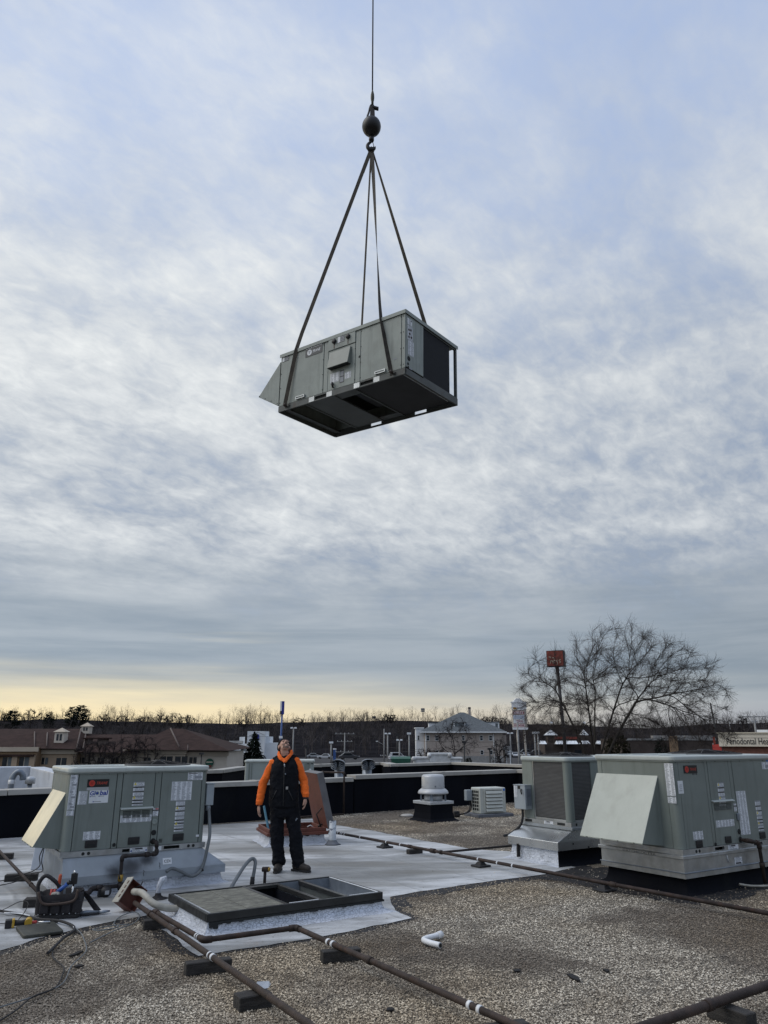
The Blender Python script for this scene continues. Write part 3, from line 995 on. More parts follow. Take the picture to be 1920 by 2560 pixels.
def new_unit(name, origin, L, W, H, label, split, hood, fan, slots, holes, front_extra):
    """current-style packaged unit: rounded corner posts, three access panels, louvred centre panel"""
    u = empty(name, origin, YAW, label, 'air conditioner')
    rh = 0.062
    z0, z1 = rh + 0.002, H - 0.062
    base_rail(u, L, W, rh, slots, holes)
    MB().box((0.034, 0.0315, rh), (L - 0.034, W - 0.034, z1)).build('cabinet_core', 'seam_dark', u)
    a0, a1, b0, b1, c0, c1 = split
    g = 0.004
    corner_post(u, 0, 0, 1, 1, a0 - g, 0.115, 0.075, z0, z1, 'unit_paint')
    corner_post(u, L, 0, -1, 1, L - c1 - g, 0.115, 0.075, z0, z1, 'unit_paint')
    corner_post(u, L, W, -1, -1, 0.11, 0.11, 0.075, z0, z1, 'unit_paint')
    corner_post(u, 0, W, 1, -1, 0.11, 0.11, 0.075, z0, z1, 'unit_paint')
    plate(u, 'access_panel', (a0 + g, 0.0, z0), (a1 - g, 0.03, z1), 'unit_paint')
    plate(u, 'filler_post', (a1 + g, 0.002, z0), (b0 - g, 0.03, z1), 'unit_paint')
    zs = z0 + (z1 - z0) * 0.515
    plate(u, 'access_panel', (b0 + g, 0.0, zs + 0.004), (b1 - g, 0.03, z1), 'unit_paint')
    plate(u, 'filler_post', (b1 + g, 0.002, z0), (c0 - g, 0.03, z1), 'unit_paint')
    plate(u, 'access_panel', (c0 + g, 0.0, z0), (c1 - g, 0.03, z1), 'unit_paint')
    # centre lower panel with drip lip and louvre slots
    lp = plate(u, 'louvre_panel', (b0 + g, 0.0, z0), (b1 - g, 0.03, zs - 0.006), 'unit_paint')
    MB().hexa([(b0, -0.034, zs - 0.010), (b1, -0.034, zs - 0.010), (b1, 0.01, zs - 0.004), (b0, 0.01, zs - 0.004)],
              [(b0, -0.032, zs - 0.004), (b1, -0.032, zs - 0.004), (b1, 0.01, zs + 0.012), (b0, 0.01, zs + 0.012)]).build('drip_lip', 'lit_lid_paint', u)
    bw = b1 - b0
    for cgi in range(3):
        for r_ in range(5):
            lx0 = b0 + bw * (0.09 + 0.285 * cgi)
            lz = zs - 0.042 - 0.0165 * r_
            MB().hexa([(lx0, -0.010, lz), (lx0 + bw * 0.25, -0.010, lz), (lx0 + bw * 0.25, -0.001, lz), (lx0, -0.001, lz)],
                      [(lx0, -0.004, lz + 0.009), (lx0 + bw * 0.25, -0.004, lz + 0.009), (lx0 + bw * 0.25, -0.001, lz + 0.009), (lx0, -0.001, lz + 0.009)]).build('louvre', 'louvre_dark', lp)
    # left, right and back skins
    plate(u, 'end_panel', (0.0, 0.12, z0), (0.03, W - 0.115, z1), 'unit_paint')
    plate(u, 'coil_panel', (L - 0.02, 0.12, z0 + 0.04), (L - 0.004, W - 0.115, z1 - 0.03), 'coil_fins')
    plate(u, 'back_panel', (0.115, W - 0.03, z0), (L - 0.115, W, z1), 'unit_paint')
    lid(u, L, W, z1 + 0.002, fan)
    # screws along the top edge
    for i in range(9):
        MB().disc((0.05 + (L - 0.1) * i / 8, -0.002, z1 - 0.012), 0.006, (0, -1, 0), 8, 0.004).build('screw', 'seam_dark', u)
    # intake hood on the left end
    ht, hy0, hy1, ho, hb = hood
    zi = rh + 0.02
    hd = MB()
    t = 0.006
    hd.add([(0.0, hy0, ht), (0.0, hy1, ht), (ho, hy1, hb), (ho, hy0, hb), (0.0, hy0, ht - 0.012), (0.0, hy1, ht - 0.012), (ho, hy1, hb - 0.014), (ho, hy0, hb - 0.014)],
           [(3, 2, 1, 0), (4, 5, 6, 7), (0, 4, 7, 3), (1, 2, 6, 5), (2, 3, 7, 6), (0, 1, 5, 4)])
    h_ = hd.build('intake_hood', 'lit_hood_paint', u, 0.003, 1)
    for yy in (hy0, hy1 - t):
        MB().add([(0.0, yy, ht - 0.012), (ho + 0.006, yy, hb - 0.004), (0.0, yy, zi), (0.0, yy + t, ht - 0.012), (ho + 0.006, yy + t, hb - 0.004), (0.0, yy + t, zi)],
                 [(0, 1, 2), (5, 4, 3), (0, 3, 4, 1), (1, 4, 5, 2), (2, 5, 3, 0)]).build('hood_side', 'unit_paint', h_)
    MB().add([(ho + 0.02, hy0 + t, hb - 0.006), (ho + 0.02, hy1 - t, hb - 0.006), (0.0, hy1 - t, zi + 0.004), (0.0, hy0 + t, zi + 0.004)], [(0, 1, 2, 3)]).build('filter_screen', 'coil_dark', h_)
    for i in range(4):
        MB().disc((ho - 0.001, hy0 + (hy1 - hy0) * (i + 0.5) / 4, hb - 0.006), 0.007, (-1, 0, 0), 8, 0.004).build('screw', 'seam_dark', h_)
    front_extra(u, L, W, H)
    return u


def badge(u, x0, z0, x1, z1, strip=True):
    b = MB().box((0, -0.006, 0), (x1 - x0, 0, z1 - z0)).build('maker_badge', 'badge_black', u, loc=(x0, -0.0005, z0))
    h = z1 - z0
    MB().disc((h * 0.60, -0.006, h * 0.5), h * 0.40, (0, -1, 0), 24, 0.001).build('badge_ring', 'label_red', b)
    MB().disc((h * 0.60, -0.007, h * 0.5), h * 0.33, (0, -1, 0), 24, 0.001).build('badge_disc', 'badge_red', b)
    t = MB()
    for w_, z_ in ((0.42, 0.66), (0.30, 0.50), (0.14, 0.36)):
        t.box((h * (0.60 - w_ / 2), -0.0088, h * (z_ - 0.035)), (h * (0.60 + w_ / 2), -0.008, h * (z_ + 0.035)))
    t.build('badge_emblem', 'badge_dark_red', b)
    text(b, 'TRANE', h * 1.20, h * 0.34, h * 0.34, 'badge_letter', y=-0.0075, w=(x1 - x0) - h * 1.38, italic=0.28, bold=0.0)
    if strip:
        MB().box((0, -0.005, -0.036), (x1 - x0, 0, -0.002)).build('badge_strip', 'badge_silver', b)
    return b


mat('louvre_dark', (0.05, 0.06, 0.055), 0.5, var=0.0)
mat('badge_letter', (0.55, 0.07, 0.045), 0.4, var=0.0)
mat('badge_dark_red', (0.22, 0.015, 0.012), 0.45, var=0.0)


def knockout(u, x, z, r, mat_='seam_dark', y=0.001):
    return MB().lathe([(r * 1.15, 0), (r * 1.15, 0.006), (r * 0.85, 0.008), (0.001, 0.004)], 18, Matrix.Translation((x, y, z)) @ Matrix.Rotation(R(90), 4, 'X')).build('knockout', mat_, u)


def left_front(u, L, W, H):
    y = -0.0005
    badge(u, 0.211, 0.771, 0.466, 0.861)
    label_(u, 0.121, 0.580, 0.225, 0.730, 'label_print_wide', y, tilt=R(1.5))
    g = label_(u, 0.249, 0.588, 0.474, 0.735, 'paper_white', y)
    text(g, 'Gl', 0.006, 0.088, 0.050, 'logo_blue', y=-0.0022, w=0.064, italic=0.12, bold=0.03)
    MB().disc((0.090, -0.0013, 0.112), 0.023, (0, -1, 0), 20, 0.001).build('logo_globe', 'globe_grey', g)
    MB().disc((0.090, -0.0024, 0.112), 0.014, (0, -1, 0), 20, 0.001).build('logo_globe_land', 'logo_blue', g)
    text(g, 'bal', 0.120, 0.088, 0.054, 'logo_blue', y=-0.0022, w=0.098, italic=0.12, bold=0.03)
    for x_, z_, w_ in ((0.018, 0.072, 0.055), (0.120, 0.074, 0.055), (0.058, 0.014, 0.085)):
        bar(g, x_, z_, x_ + w_, z_ + 0.007, 'print_grey')
        bar(g, x_ - 0.010, z_ - 0.003, x_ - 0.001, z_ + 0.010, 'logo_blue')
    # tall schematic on the left post
    t = label_(u, 0.012, 0.525, 0.095, 0.918, 'label_print', y - 0.002)
    for i, z_ in enumerate((0.35, 0.27, 0.19, 0.13, 0.06, 0.02)):
        bar(t, 0.008 + 0.02 * (i % 2), z_, 0.045 + 0.03 * (i % 2), z_ + 0.02, 'print_grey')
    label_(u, 0.010, 0.458, 0.092, 0.518, 'label_print', y - 0.002)
    warn_stack(u, 0.768, 0.536, 0.902, 0.818, 6, (0, 3), y)
    label_(u, 0.645, 0.348, 1.027, 0.432, 'label_print', y - 0.0002)
    s = label_(u, 1.038, 0.405, 1.108, 0.500, 'label_print', y)
    bar(s, 0, 0.062, 0.07, 0.074, 'print_black')
    bar(s, 0.03, 0.078, 0.07, 0.09, 'label_red')
    label_(u, 1.256, 0.578, 1.521, 0.806, 'label_print', y)
    warn_stack(u, 1.326, 0.204, 1.446, 0.574, 8, (1, 5), y)
    s = label_(u, 1.458, 0.820, 1.656, 0.914, 'label_print', y)
    bar(s, 0.09, 0.016, 0.185, 0.052, 'print_grey')
    bar(s, 0.01, 0.078, 0.13, 0.086, 'print_black')
    label_(u, 1.598, 0.955, 1.652, 0.980, 'label_blue', y)
    label_(u, 1.62, 0.13, 1.66, 0.155, 'paper_white', y)
    label_(u, 0.229, 0.178, 0.425, 0.272, 'label_print', y)
    for x_, z_ in ((0.259, 0.090), (0.761, 0.094), (1.318, 0.099)):
        handle(u, x_, z_)
    knockout(u, 0.600, 0.104, 0.018)
    knockout(u, 1.070, 0.339, 0.030, 'old_paint')
    knockout(u, 1.071, 0.214, 0.027)
    knockout(u, 1.071, 0.114, 0.030)
    for i in range(3):
        MB().box((1.145, -0.004, 0.095 + 0.016 * i), (1.185, 0.0, 0.103 + 0.016 * i)).build('vent_slot', 'seam_dark', u)
    r_ = label_(u, 0.795, 0.002, 1.003, 0.054, 'label_print_wide', -0.0145)
    bar(r_, 0.06, 0.034, 0.15, 0.046, 'print_black')
    bar(r_, 0.006, 0.010, 0.02, 0.028, 'logo_blue')
    bar(r_, 0.188, 0.010, 0.202, 0.028, 'logo_blue')
    label_(u, 1.075, 0.004, 1.180, 0.052, 'paper_white', -0.0145)
    # disconnect box on the right end
    d = MB().box((L + 0.004, 0.02, 0.50), (L + 0.105, 0.20, 0.765)).build('disconnect_box', 'box_grey', u, 0.008, 2)
    MB().box((L + 0.0, 0.012, 0.764), (L + 0.112, 0.208, 0.775)).build('box_lid', 'box_grey', d)
    MB().box((L + 0.105, 0.07, 0.62), (L + 0.125, 0.10, 0.68)).build('switch_lever', 'black_plastic', d)


mat('globe_grey', (0.30, 0.36, 0.36), 0.5, var=0.3, vscale=60)


def big_front(u, L, W, H):
    y = -0.0005
    badge(u, 0.196, 0.918, 0.460, 1.012, False)
    bar(label_(u, 0.36, 0.900, 0.455, 0.914, 'badge_black', y), 0.02, 0.004, 0.07, 0.009, 'print_grey')
    t = label_(u, 0.018, 0.660, 0.140, 1.040, 'label_print', y - 0.002)
    t.matrix_local = Matrix.Translation((-0.0015, 0.145, 0.66)) @ Matrix.Rotation(R(-90), 4, 'Z') @ Matrix.Translation((0.02, 0, 0))
    t2 = label_(u, 0, 0, 0.12, 0.072, 'label_print', y)
    t2.matrix_local = Matrix.Translation((-0.0015, 0.145, 0.578)) @ Matrix.Rotation(R(-90), 4, 'Z') @ Matrix.Translation((0.02, 0, 0))
    n_ = label_(u, 0.050, 0.688, 0.152, 0.836, 'paper_white', y)
    for i in range(4):
        bar(n_, 0.02 + 0.01 * (i % 2), 0.03 + 0.022 * i, 0.075, 0.037 + 0.022 * i, 'print_grey')
    label_(u, 0.240, 0.155, 0.433, 0.250, 'label_print', y)
    warn_stack(u, 0.845, 0.512, 0.976, 0.794, 6, (0, 3), y)
    label_(u, 0.722, 0.268, 1.103, 0.350, 'label_print', y - 0.0002)
    label_(u, 1.224, 0.151, 1.430, 0.677, 'label_print', y)
    s = label_(u, 1.137, 0.436, 1.196, 0.532, 'label_print', y)
    bar(s, 0, 0.060, 0.059, 0.072, 'print_black')
    warn_stack(u, 1.616, 0.172, 1.736, 0.546, 8, (2, 5), y)
    s = label_(u, 1.900, 0.934, 2.11, 1.026, 'label_print', y)
    bar(s, 0.07, 0.02, 0.19, 0.06, 'print_grey')
    label_(u, 2.012, 1.034, 2.055, 1.070, 'label_blue', y)
    for x_, z_ in ((0.270, 0.066), (0.862, 0.076), (1.616, 0.080)):
        handle(u, x_, z_, 0.125, 0.083)
    MB().box((1.168, -0.02, 0.325), (1.218, 0.0, 0.415)).build('cable_gland', 'zinc_grey', u, 0.01, 2)
    knockout(u, 1.183, 0.196, 0.027)
    knockout(u, 1.187, 0.104, 0.030)
    knockout(u, 0.660, 0.082, 0.018)
    r_ = label_(u, 0.890, 0.004, 1.103, 0.054, 'label_print_wide', -0.0145)
    bar(r_, 0.06, 0.034, 0.15, 0.046, 'print_black')


UL = (-3.78, 9.44, 0.43)
UB = (3.55, 9.6, 0.435)
UM = (2.78, 11.87, 0.51)
left_unit = new_unit('rooftop_unit', UL, 1.732, 1.12, 0.995, 'grey-green rooftop unit with yellow-lit intake hood and blue-lettered sticker, at the left', (0.108, 0.560, 0.634, 1.036, 1.118, 1.652),
                     (0.713, 0.115, 0.955, -0.297, 0.128), (1.22, 0.56, 0.40), [(0.70, 0.79), (1.21, 1.41)], (0.247, 0.310, 1.526, 1.589), left_front)
big_unit = new_unit('rooftop_unit', UB, 2.24, 1.24, 1.125, 'large grey-green rooftop unit with wide pale sloping intake hood, cut by right edge', (0.092, 0.622, 0.684, 1.130, 1.208, 2.14),
                    (0.890, 0.240, 1.225, -0.408, 0.135), (1.55, 0.62, 0.46), [(0.62, 0.81), (1.449, 1.642)], (0.247, 0.310), big_front)


def mid_unit():
    L, W, H = 1.72, 1.02, 0.985
    u = empty('rooftop_unit', UM, YAW, 'smaller rooftop unit showing its two grey condenser coils, between the hooded unit and the parapet', 'air conditioner')
    rh = 0.062
    base_rail(u, L, W, rh, [(0.3, 0.5)], (0.10,))
    # the end rail carries its own slots
    z0, z1 = rh + 0.002, H - 0.060
    MB().box((0.032, 0.032, rh), (L - 0.034, W - 0.034, z1)).build('cabinet_core', 'seam_dark', u)
    corner_post(u, 0, 0, 1, 1, 0.095, 0.098, 0.06, z0, z1, 'unit_paint')
    corner_post(u, 0, W, 1, -1, 0.11, 0.26, 0.05, z0, z1, 'unit_paint')
    corner_post(u, L, 0, -1, 1, 0.11, 0.11, 0.06, z0, z1, 'unit_paint')
    corner_post(u, L, W, -1, -1, 0.11, 0.11, 0.06, z0, z1, 'unit_paint')
    c = MB().box((0.012, 0.105, z0 + 0.035), (0.03, 0.745, z1 - 0.012)).build('condenser_coil', 'coil_fins', u)
    MB().box((0.004, 0.10, z0), (0.028, 0.75, z0 + 0.03)).build('coil_sill', 'galvanized', c)
    MB().box((0.006, 0.742, z0 + 0.03), (0.024, 0.757, z1 - 0.01)).build('coil_edge', 'galvanized', c)
    c = MB().box((0.10, 0.012, z0 + 0.035), (0.495, 0.03, z1 - 0.012)).build('condenser_coil', 'coil_fins', u)
    MB().box((0.10, 0.004, z0), (0.50, 0.028, z0 + 0.03)).build('coil_sill', 'galvanized', c)
    plate(u, 'access_panel', (0.505, 0.0, z0), (1.05, 0.03, z1), 'unit_paint')
    plate(u, 'access_panel', (1.06, 0.0, z0), (L - 0.12, 0.03, z1), 'unit_paint')
    plate(u, 'back_panel', (0.115, W - 0.02, z0), (L - 0.115, W, z1), 'unit_paint')
    plate(u, 'end_panel', (L - 0.02, 0.115, z0), (L, W - 0.115, z1), 'unit_paint')
    lid(u, L, W, z1 + 0.002, (0.50, 0.50, 0.40), False)
    f = on_face('left', W)
    r_ = label_(u, W - 0.542, 0.006, W - 0.356, 0.052, 'label_print_wide', -0.0125, f)
    bar(r_, 0.05, 0.028, 0.12, 0.04, 'print_black')
    # dark lift slots in the end rail
    for y_ in (0.90, 0.20):
        MB().box((-0.0135, y_ - 0.09, 0.012), (-0.0125, y_ + 0.07, 0.048)).build('lift_slot', 'seam_dark', u)
    # disconnect box standing off the left end
    d = MB().box((-0.14, 0.80, 0.195), (-0.004, 1.06, 0.55)).build('disconnect_box', 'box_grey', u, 0.008, 2)
    MB().box((-0.146, 0.795, 0.549), (0.0, 1.065, 0.558)).build('box_lid', 'box_grey', d)
    fl = Matrix.Translation((-0.142, 1.06, 0.195)) @ Matrix.Rotation(R(-90), 4, 'Z')
    a = label_(d, 0.012, 0.17, 0.085, 0.345, 'label_print_wide', 0.0, fl)
    label_(d, 0.10, 0.30, 0.155, 0.345, 'badge_black', 0.0, fl)
    MB().tube([(-0.145, 0.88, 0.49), (-0.175, 0.86, 0.47), (-0.175, 0.84, 0.42)], 0.012, 6).build('switch_lever', 'black_plastic', d)
    MB().box((-0.12, 0.785, 0.25), (-0.03, 0.80, 0.50)).build('box_door_latch', 'zinc_grey', d)
    # black whip down to the kerb
    MB().tube(spline([(-0.07, 0.95, 0.195), (-0.075, 0.955, 0.06), (-0.11, 0.99, -0.06), (-0.24, 1.07, -0.17), (-0.36, 1.10, -0.20)]), 0.019, 8).build('power_whip', 'black_rubber', u)
    return u


mid_u = mid_unit()


# ------------------------------------------------------------------ kerbs and adapters
def left_kerb():
    e = empty('kerb_adapter', (UL[0], UL[1], 0), YAW, 'flared grey metal kerb adapter with soot stains under the left unit', 'kerb adapter')
    L, W = 1.732, 1.12
    zt, zf, zb = 0.428, 0.222, 0.130
    x1 = 2.01
    # top plate, sloped shoulders, fascia
    m = MB()
    top = [(0.03, 0.0, zt), (L - 0.02, 0.0, zt), (L - 0.02, W, zt), (0.03, W, zt)]
    mid = [(0.03, -0.085, zf), (x1, -0.085, zf), (x1, W + 0.05, zf), (0.03, W + 0.05, zf)]
    bot = [(0.03, -0.085, zb), (x1, -0.085, zb), (x1, W + 0.05, zb), (0.03, W + 0.05, zb)]
    m.add(top + mid + bot, [(0, 1, 2, 3), (4, 5, 1, 0), (5, 6, 2, 1), (6, 7, 3, 2), (7, 4, 0, 3), (8, 9, 5, 4), (9, 10, 6, 5), (10, 11, 7, 6), (11, 8, 4, 7), (11, 10, 9, 8)])
    a = m.build('adapter_shell', 'stained_adapter', e)
    MB().box((0.022, -0.02, 0.39), (0.029, 0.25, 0.427)).build('adapter_flange', 'galvanized', e)
    # the CDI tag and marks written on the slope
    sl = math.atan2(0.085, zt - zf)
    t = MB().box((0, -0.0015, 0), (0.112, 0, 0.075)).build('paper_tag', 'paper_white', e)
    t.matrix_local = Matrix.Translation((1.198, -0.0665, 0.275)) @ Matrix.Rotation(-sl, 4, 'X')
    text(t, 'CDI', 0.016, 0.020, 0.034, 'print_black', y=-0.0025, w=0.080, bold=0.015)
    for x_, z0_, z1_ in ((0.965, 0.17, 0.235), (1.16, 0.235, 0.30)):
        yy = lambda z_: -0.0875 if z_ < zf else -0.085 * (zt - z_) / (zt - zf) - 0.003
        MB().tube([(x_ + 0.006 * math.sin(i * 2.1), yy(z0_ + (z1_ - z0_) * i / 5), z0_ + (z1_ - z0_) * i / 5) for i in range(6)], 0.003, 4).build('marker_stroke', 'print_black', e)
    k = empty('roof_kerb', (UL[0], UL[1], 0), YAW, 'silver-white coated roof kerb beneath the flared left adapter', 'roof kerb')
    coated_walls(k, 0.12, -0.03, 1.97, 1.10, 0.128, 0.10)
    # a pale box standing on the roof behind
    b = MB().hexa([(-0.3, -0.3, 0.01), (0.5, -0.3, 0.01), (0.5, 0.4, 0.01), (-0.3, 0.4, 0.01)], [(-0.28, -0.28, 0.33), (0.5, -0.28, 0.33), (0.5, 0.38, 0.33), (-0.28, 0.38, 0.33)]).build('membrane_kerb', 'white_membrane', None, 0.01, 2, (-4.72, 11.72, 0), (0, 0, R(12)))
    tag(b, 'pale membrane-wrapped kerb on the roof under the left intake hood', 'roof kerb')


def stained_adapter():
    m = mat('stained_adapter', (0.29, 0.325, 0.36), 0.42, metal=0.15, var=0.10, vscale=2.5, bump=0.0015, bscale=1.5, dirt=(0.40, 0.45, 0.53, 0.6), dscale=1.8, rvar=0.06)
    k_ = NT.__new__(NT)
    k_.t = m.node_tree
    bs = [n for n in m.node_tree.nodes if n.type == 'BSDF_PRINCIPLED'][0]
    old = bs.inputs['Base Color'].links[0].from_socket
    co = k_.n('ShaderNodeTexCoord').outputs['Object']
    f = None
    for cx, cz, r in ((1.0, 0.34, 0.13), (0.80, 0.27, 0.22), (0.62, 0.24, 0.14)):      # soot blots by the gas pipe
        d = k_.vm('LENGTH', k_.vm('MULTIPLY', k_.vm('SUBTRACT', co, (cx, -0.05, cz)), (0.8, 0.3, 1.3)))
        d = k_.m('ADD', d, k_.m('MULTIPLY', k_.m('SUBTRACT', k_.noise(co, 9, 4, 0.6), 0.5), 0.10))
        g = k_.ramp(d, r, r * 0.12)
        f = g if f is None else k_.m('MAXIMUM', f, g)
    k_.put(bs.inputs['Base Color'], k_.mix(k_.m('MULTIPLY', f, 0.95), old, (0.05, 0.055, 0.065)))


def coated_walls(e, x0, y0, x1, y1, h, flare, mats=None, name='kerb_wall', zb=0.008):
    """four kerb walls whose coating flows out onto the roof"""
    sides = [((x0, y0), (x1, y0), (0, -1)), ((x1, y0), (x1, y1), (1, 0)), ((x1, y1), (x0, y1), (0, 1)), ((x0, y1), (x0, y0), (-1, 0))]
    for i, (a, b, n) in enumerate(sides):
        mt = (mats or ['thick_coating'] * 4)[i]
        if mt is None:
            continue
        a, b, n = Vector(a), Vector(b), Vector(n)
        t = (b - a).normalized()
        L = (b - a).length
        ns = max(4, int(L / 0.035))
        prof = [(0.0, h), (0.004, h * 0.72), (0.012, h * 0.45), (0.030, h * 0.2), (flare * 0.7, 0.016), (flare * 1.15, zb - 0.004)]
        vs, fs = [], []
        for s in range(ns + 1):
            f = s / ns
            for j, (o, z_) in enumerate(prof):
                ext = o * (2 * f - 1)
                p = a + t * (L * f + ext) + n * o
                wob = 0.020 * pnoise((p.x * 9 + i * 3, p.y * 9, z_ * 14)) * (0.25 + o / max(flare, 1e-3)) if 0 < j else 0.006 * pnoise((p.x * 11, p.y * 11, 2.0))
                dz = 0.03 * pnoise((s * 0.35, i, 8.0)) if j == 0 and mt == 'thick_coating' else 0
                vs.append((p.x + n.x * wob, p.y + n.y * wob, z_ + min(0, dz)))
        k_ = len(prof)
        for s in range(ns):
            for j in range(k_ - 1):
                fs.append((s * k_ + j, s * k_ + j + 1, (s + 1) * k_ + j + 1, (s + 1) * k_ + j))
        MB().add(vs, fs, True).build(name, mt, e)
    MB().box((x0 + 0.012, y0 + 0.012, 0.0), (x1 - 0.012, y1 - 0.012, h + 0.003)).build('kerb_core', 'membrane_black', e)


def big_kerb():
    e = empty('kerb_adapter', (UB[0], UB[1], 0), YAW, 'bright galvanized kerb adapter with ribbed bands under the large right unit', 'kerb adapter')
    L, W = 2.24, 1.24
    MB().box((-0.035, -0.030, 0.395), (L + 0.03, W + 0.03, 0.434)).build('adapter_flange', 'galvanized', e, 0.004, 1)
    MB().box((-0.010, -0.010, 0.245), (L, W, 0.3945)).build('adapter_wall', 'galvanized', e)
    MB().box((-0.028, -0.028, 0.238), (L + 0.02, W + 0.02, 0.250)).build('drip_bead', 'zinc_grey', e, 0.003, 1)
    MB().box((-0.018, -0.018, 0.185), (L + 0.01, W + 0.01, 0.2375)).build('adapter_skirt', 'galvanized', e)
    lt = text(e, 'DXTCHCOCTTA', 0, 0, 0.026, 'print_black', name='faded_stamp', w=0.50)
    lt.matrix_local = Matrix.Translation((-0.0362, 0.86, 0.399)) @ Matrix.Rotation(R(-90), 4, 'Z')
    s = label_(e, 0.992, 0.262, 1.150, 0.342, 'label_print_wide', -0.0115)
    bar(s, 0.02, 0.006, 0.13, 0.020, 'print_black')
    MB().tube([(0.835, -0.013, 0.40), (0.86, -0.016, 0.30)], 0.006, 6).build('cable_tie', 'paper_white', e)
    k = empty('roof_kerb', (UB[0], UB[1], 0), YAW, 'black membrane roof kerb beneath the large right unit', 'roof kerb')
    coated_walls(k, 0.05, 0.03, L - 0.08, W - 0.05, 0.184, 0.08, ['membrane_black'] * 4)


def mid_kerb():
    e = empty('kerb_adapter', (UM[0], UM[1], 0), YAW, 'shiny galvanized adapter with broad sloping shoulder under the twin-coil unit', 'kerb adapter')
    L, W = 1.72, 1.02
    xo, yb = -0.33, 1.04
    m = MB()
    top = [(-0.005, -0.02, 0.468), (L, -0.02, 0.468), (L, W, 0.468), (-0.005, W, 0.468)]
    mid = [(xo, -0.03, 0.325), (L, -0.03, 0.325), (L, yb, 0.325), (xo, yb, 0.325)]
    bot = [(xo, -0.03, 0.208), (L, -0.03, 0.208), (L, yb, 0.208), (xo, yb, 0.208)]
    m.add(top + mid + bot, [(0, 1, 2, 3), (4, 5, 1, 0), (5, 6, 2, 1), (6, 7, 3, 2), (7, 4, 0, 3), (8, 9, 5, 4), (9, 10, 6, 5), (10, 11, 7, 6), (11, 8, 4, 7), (11, 10, 9, 8)])
    m.build('adapter_shell', 'bright_metal', e, 0.004, 1)
    MB().box((-0.03, -0.045, 0.4685), (L, W + 0.02, 0.508)).build('adapter_flange', 'adapter_grey', e, 0.003, 1)
    for p in ((-0.02, -0.033, 0.29), (0.30, -0.033, 0.225), (0.75, -0.033, 0.225)):
        MB().disc(p, 0.012, (0, -1, 0), 8, 0.006).build('bolt', 'seam_dark', e)
    k = empty('roof_kerb', (UM[0], UM[1], 0), YAW, 'roof kerb under the twin-coil unit, silver at its end and black along its side', 'roof kerb')
    coated_walls(k, xo + 0.04, 0.02, L - 0.1, yb - 0.05, 0.207, 0.12, ['membrane_black', 'membrane_black', 'membrane_black', 'thick_coating'])
    w = MB()
    for i in range(5):      # torn, lifted seam in the coating
        w.box((xo - 0.02 - 0.012 * i, 0.80 - 0.012 * i, 0.19 - 0.035 * i), (xo + 0.03 - 0.012 * i, 0.828 - 0.012 * i, 0.2255 - 0.035 * i))
    w.build('torn_seam', 'tar', k)


mat('bright_metal', (0.55, 0.57, 0.58), 0.30, metal=0.85, var=0.05, vscale=1.5, bump=0.0025, bscale=0.9, rvar=0.05)
stained_adapter()
left_kerb()
big_kerb()
mid_kerb()


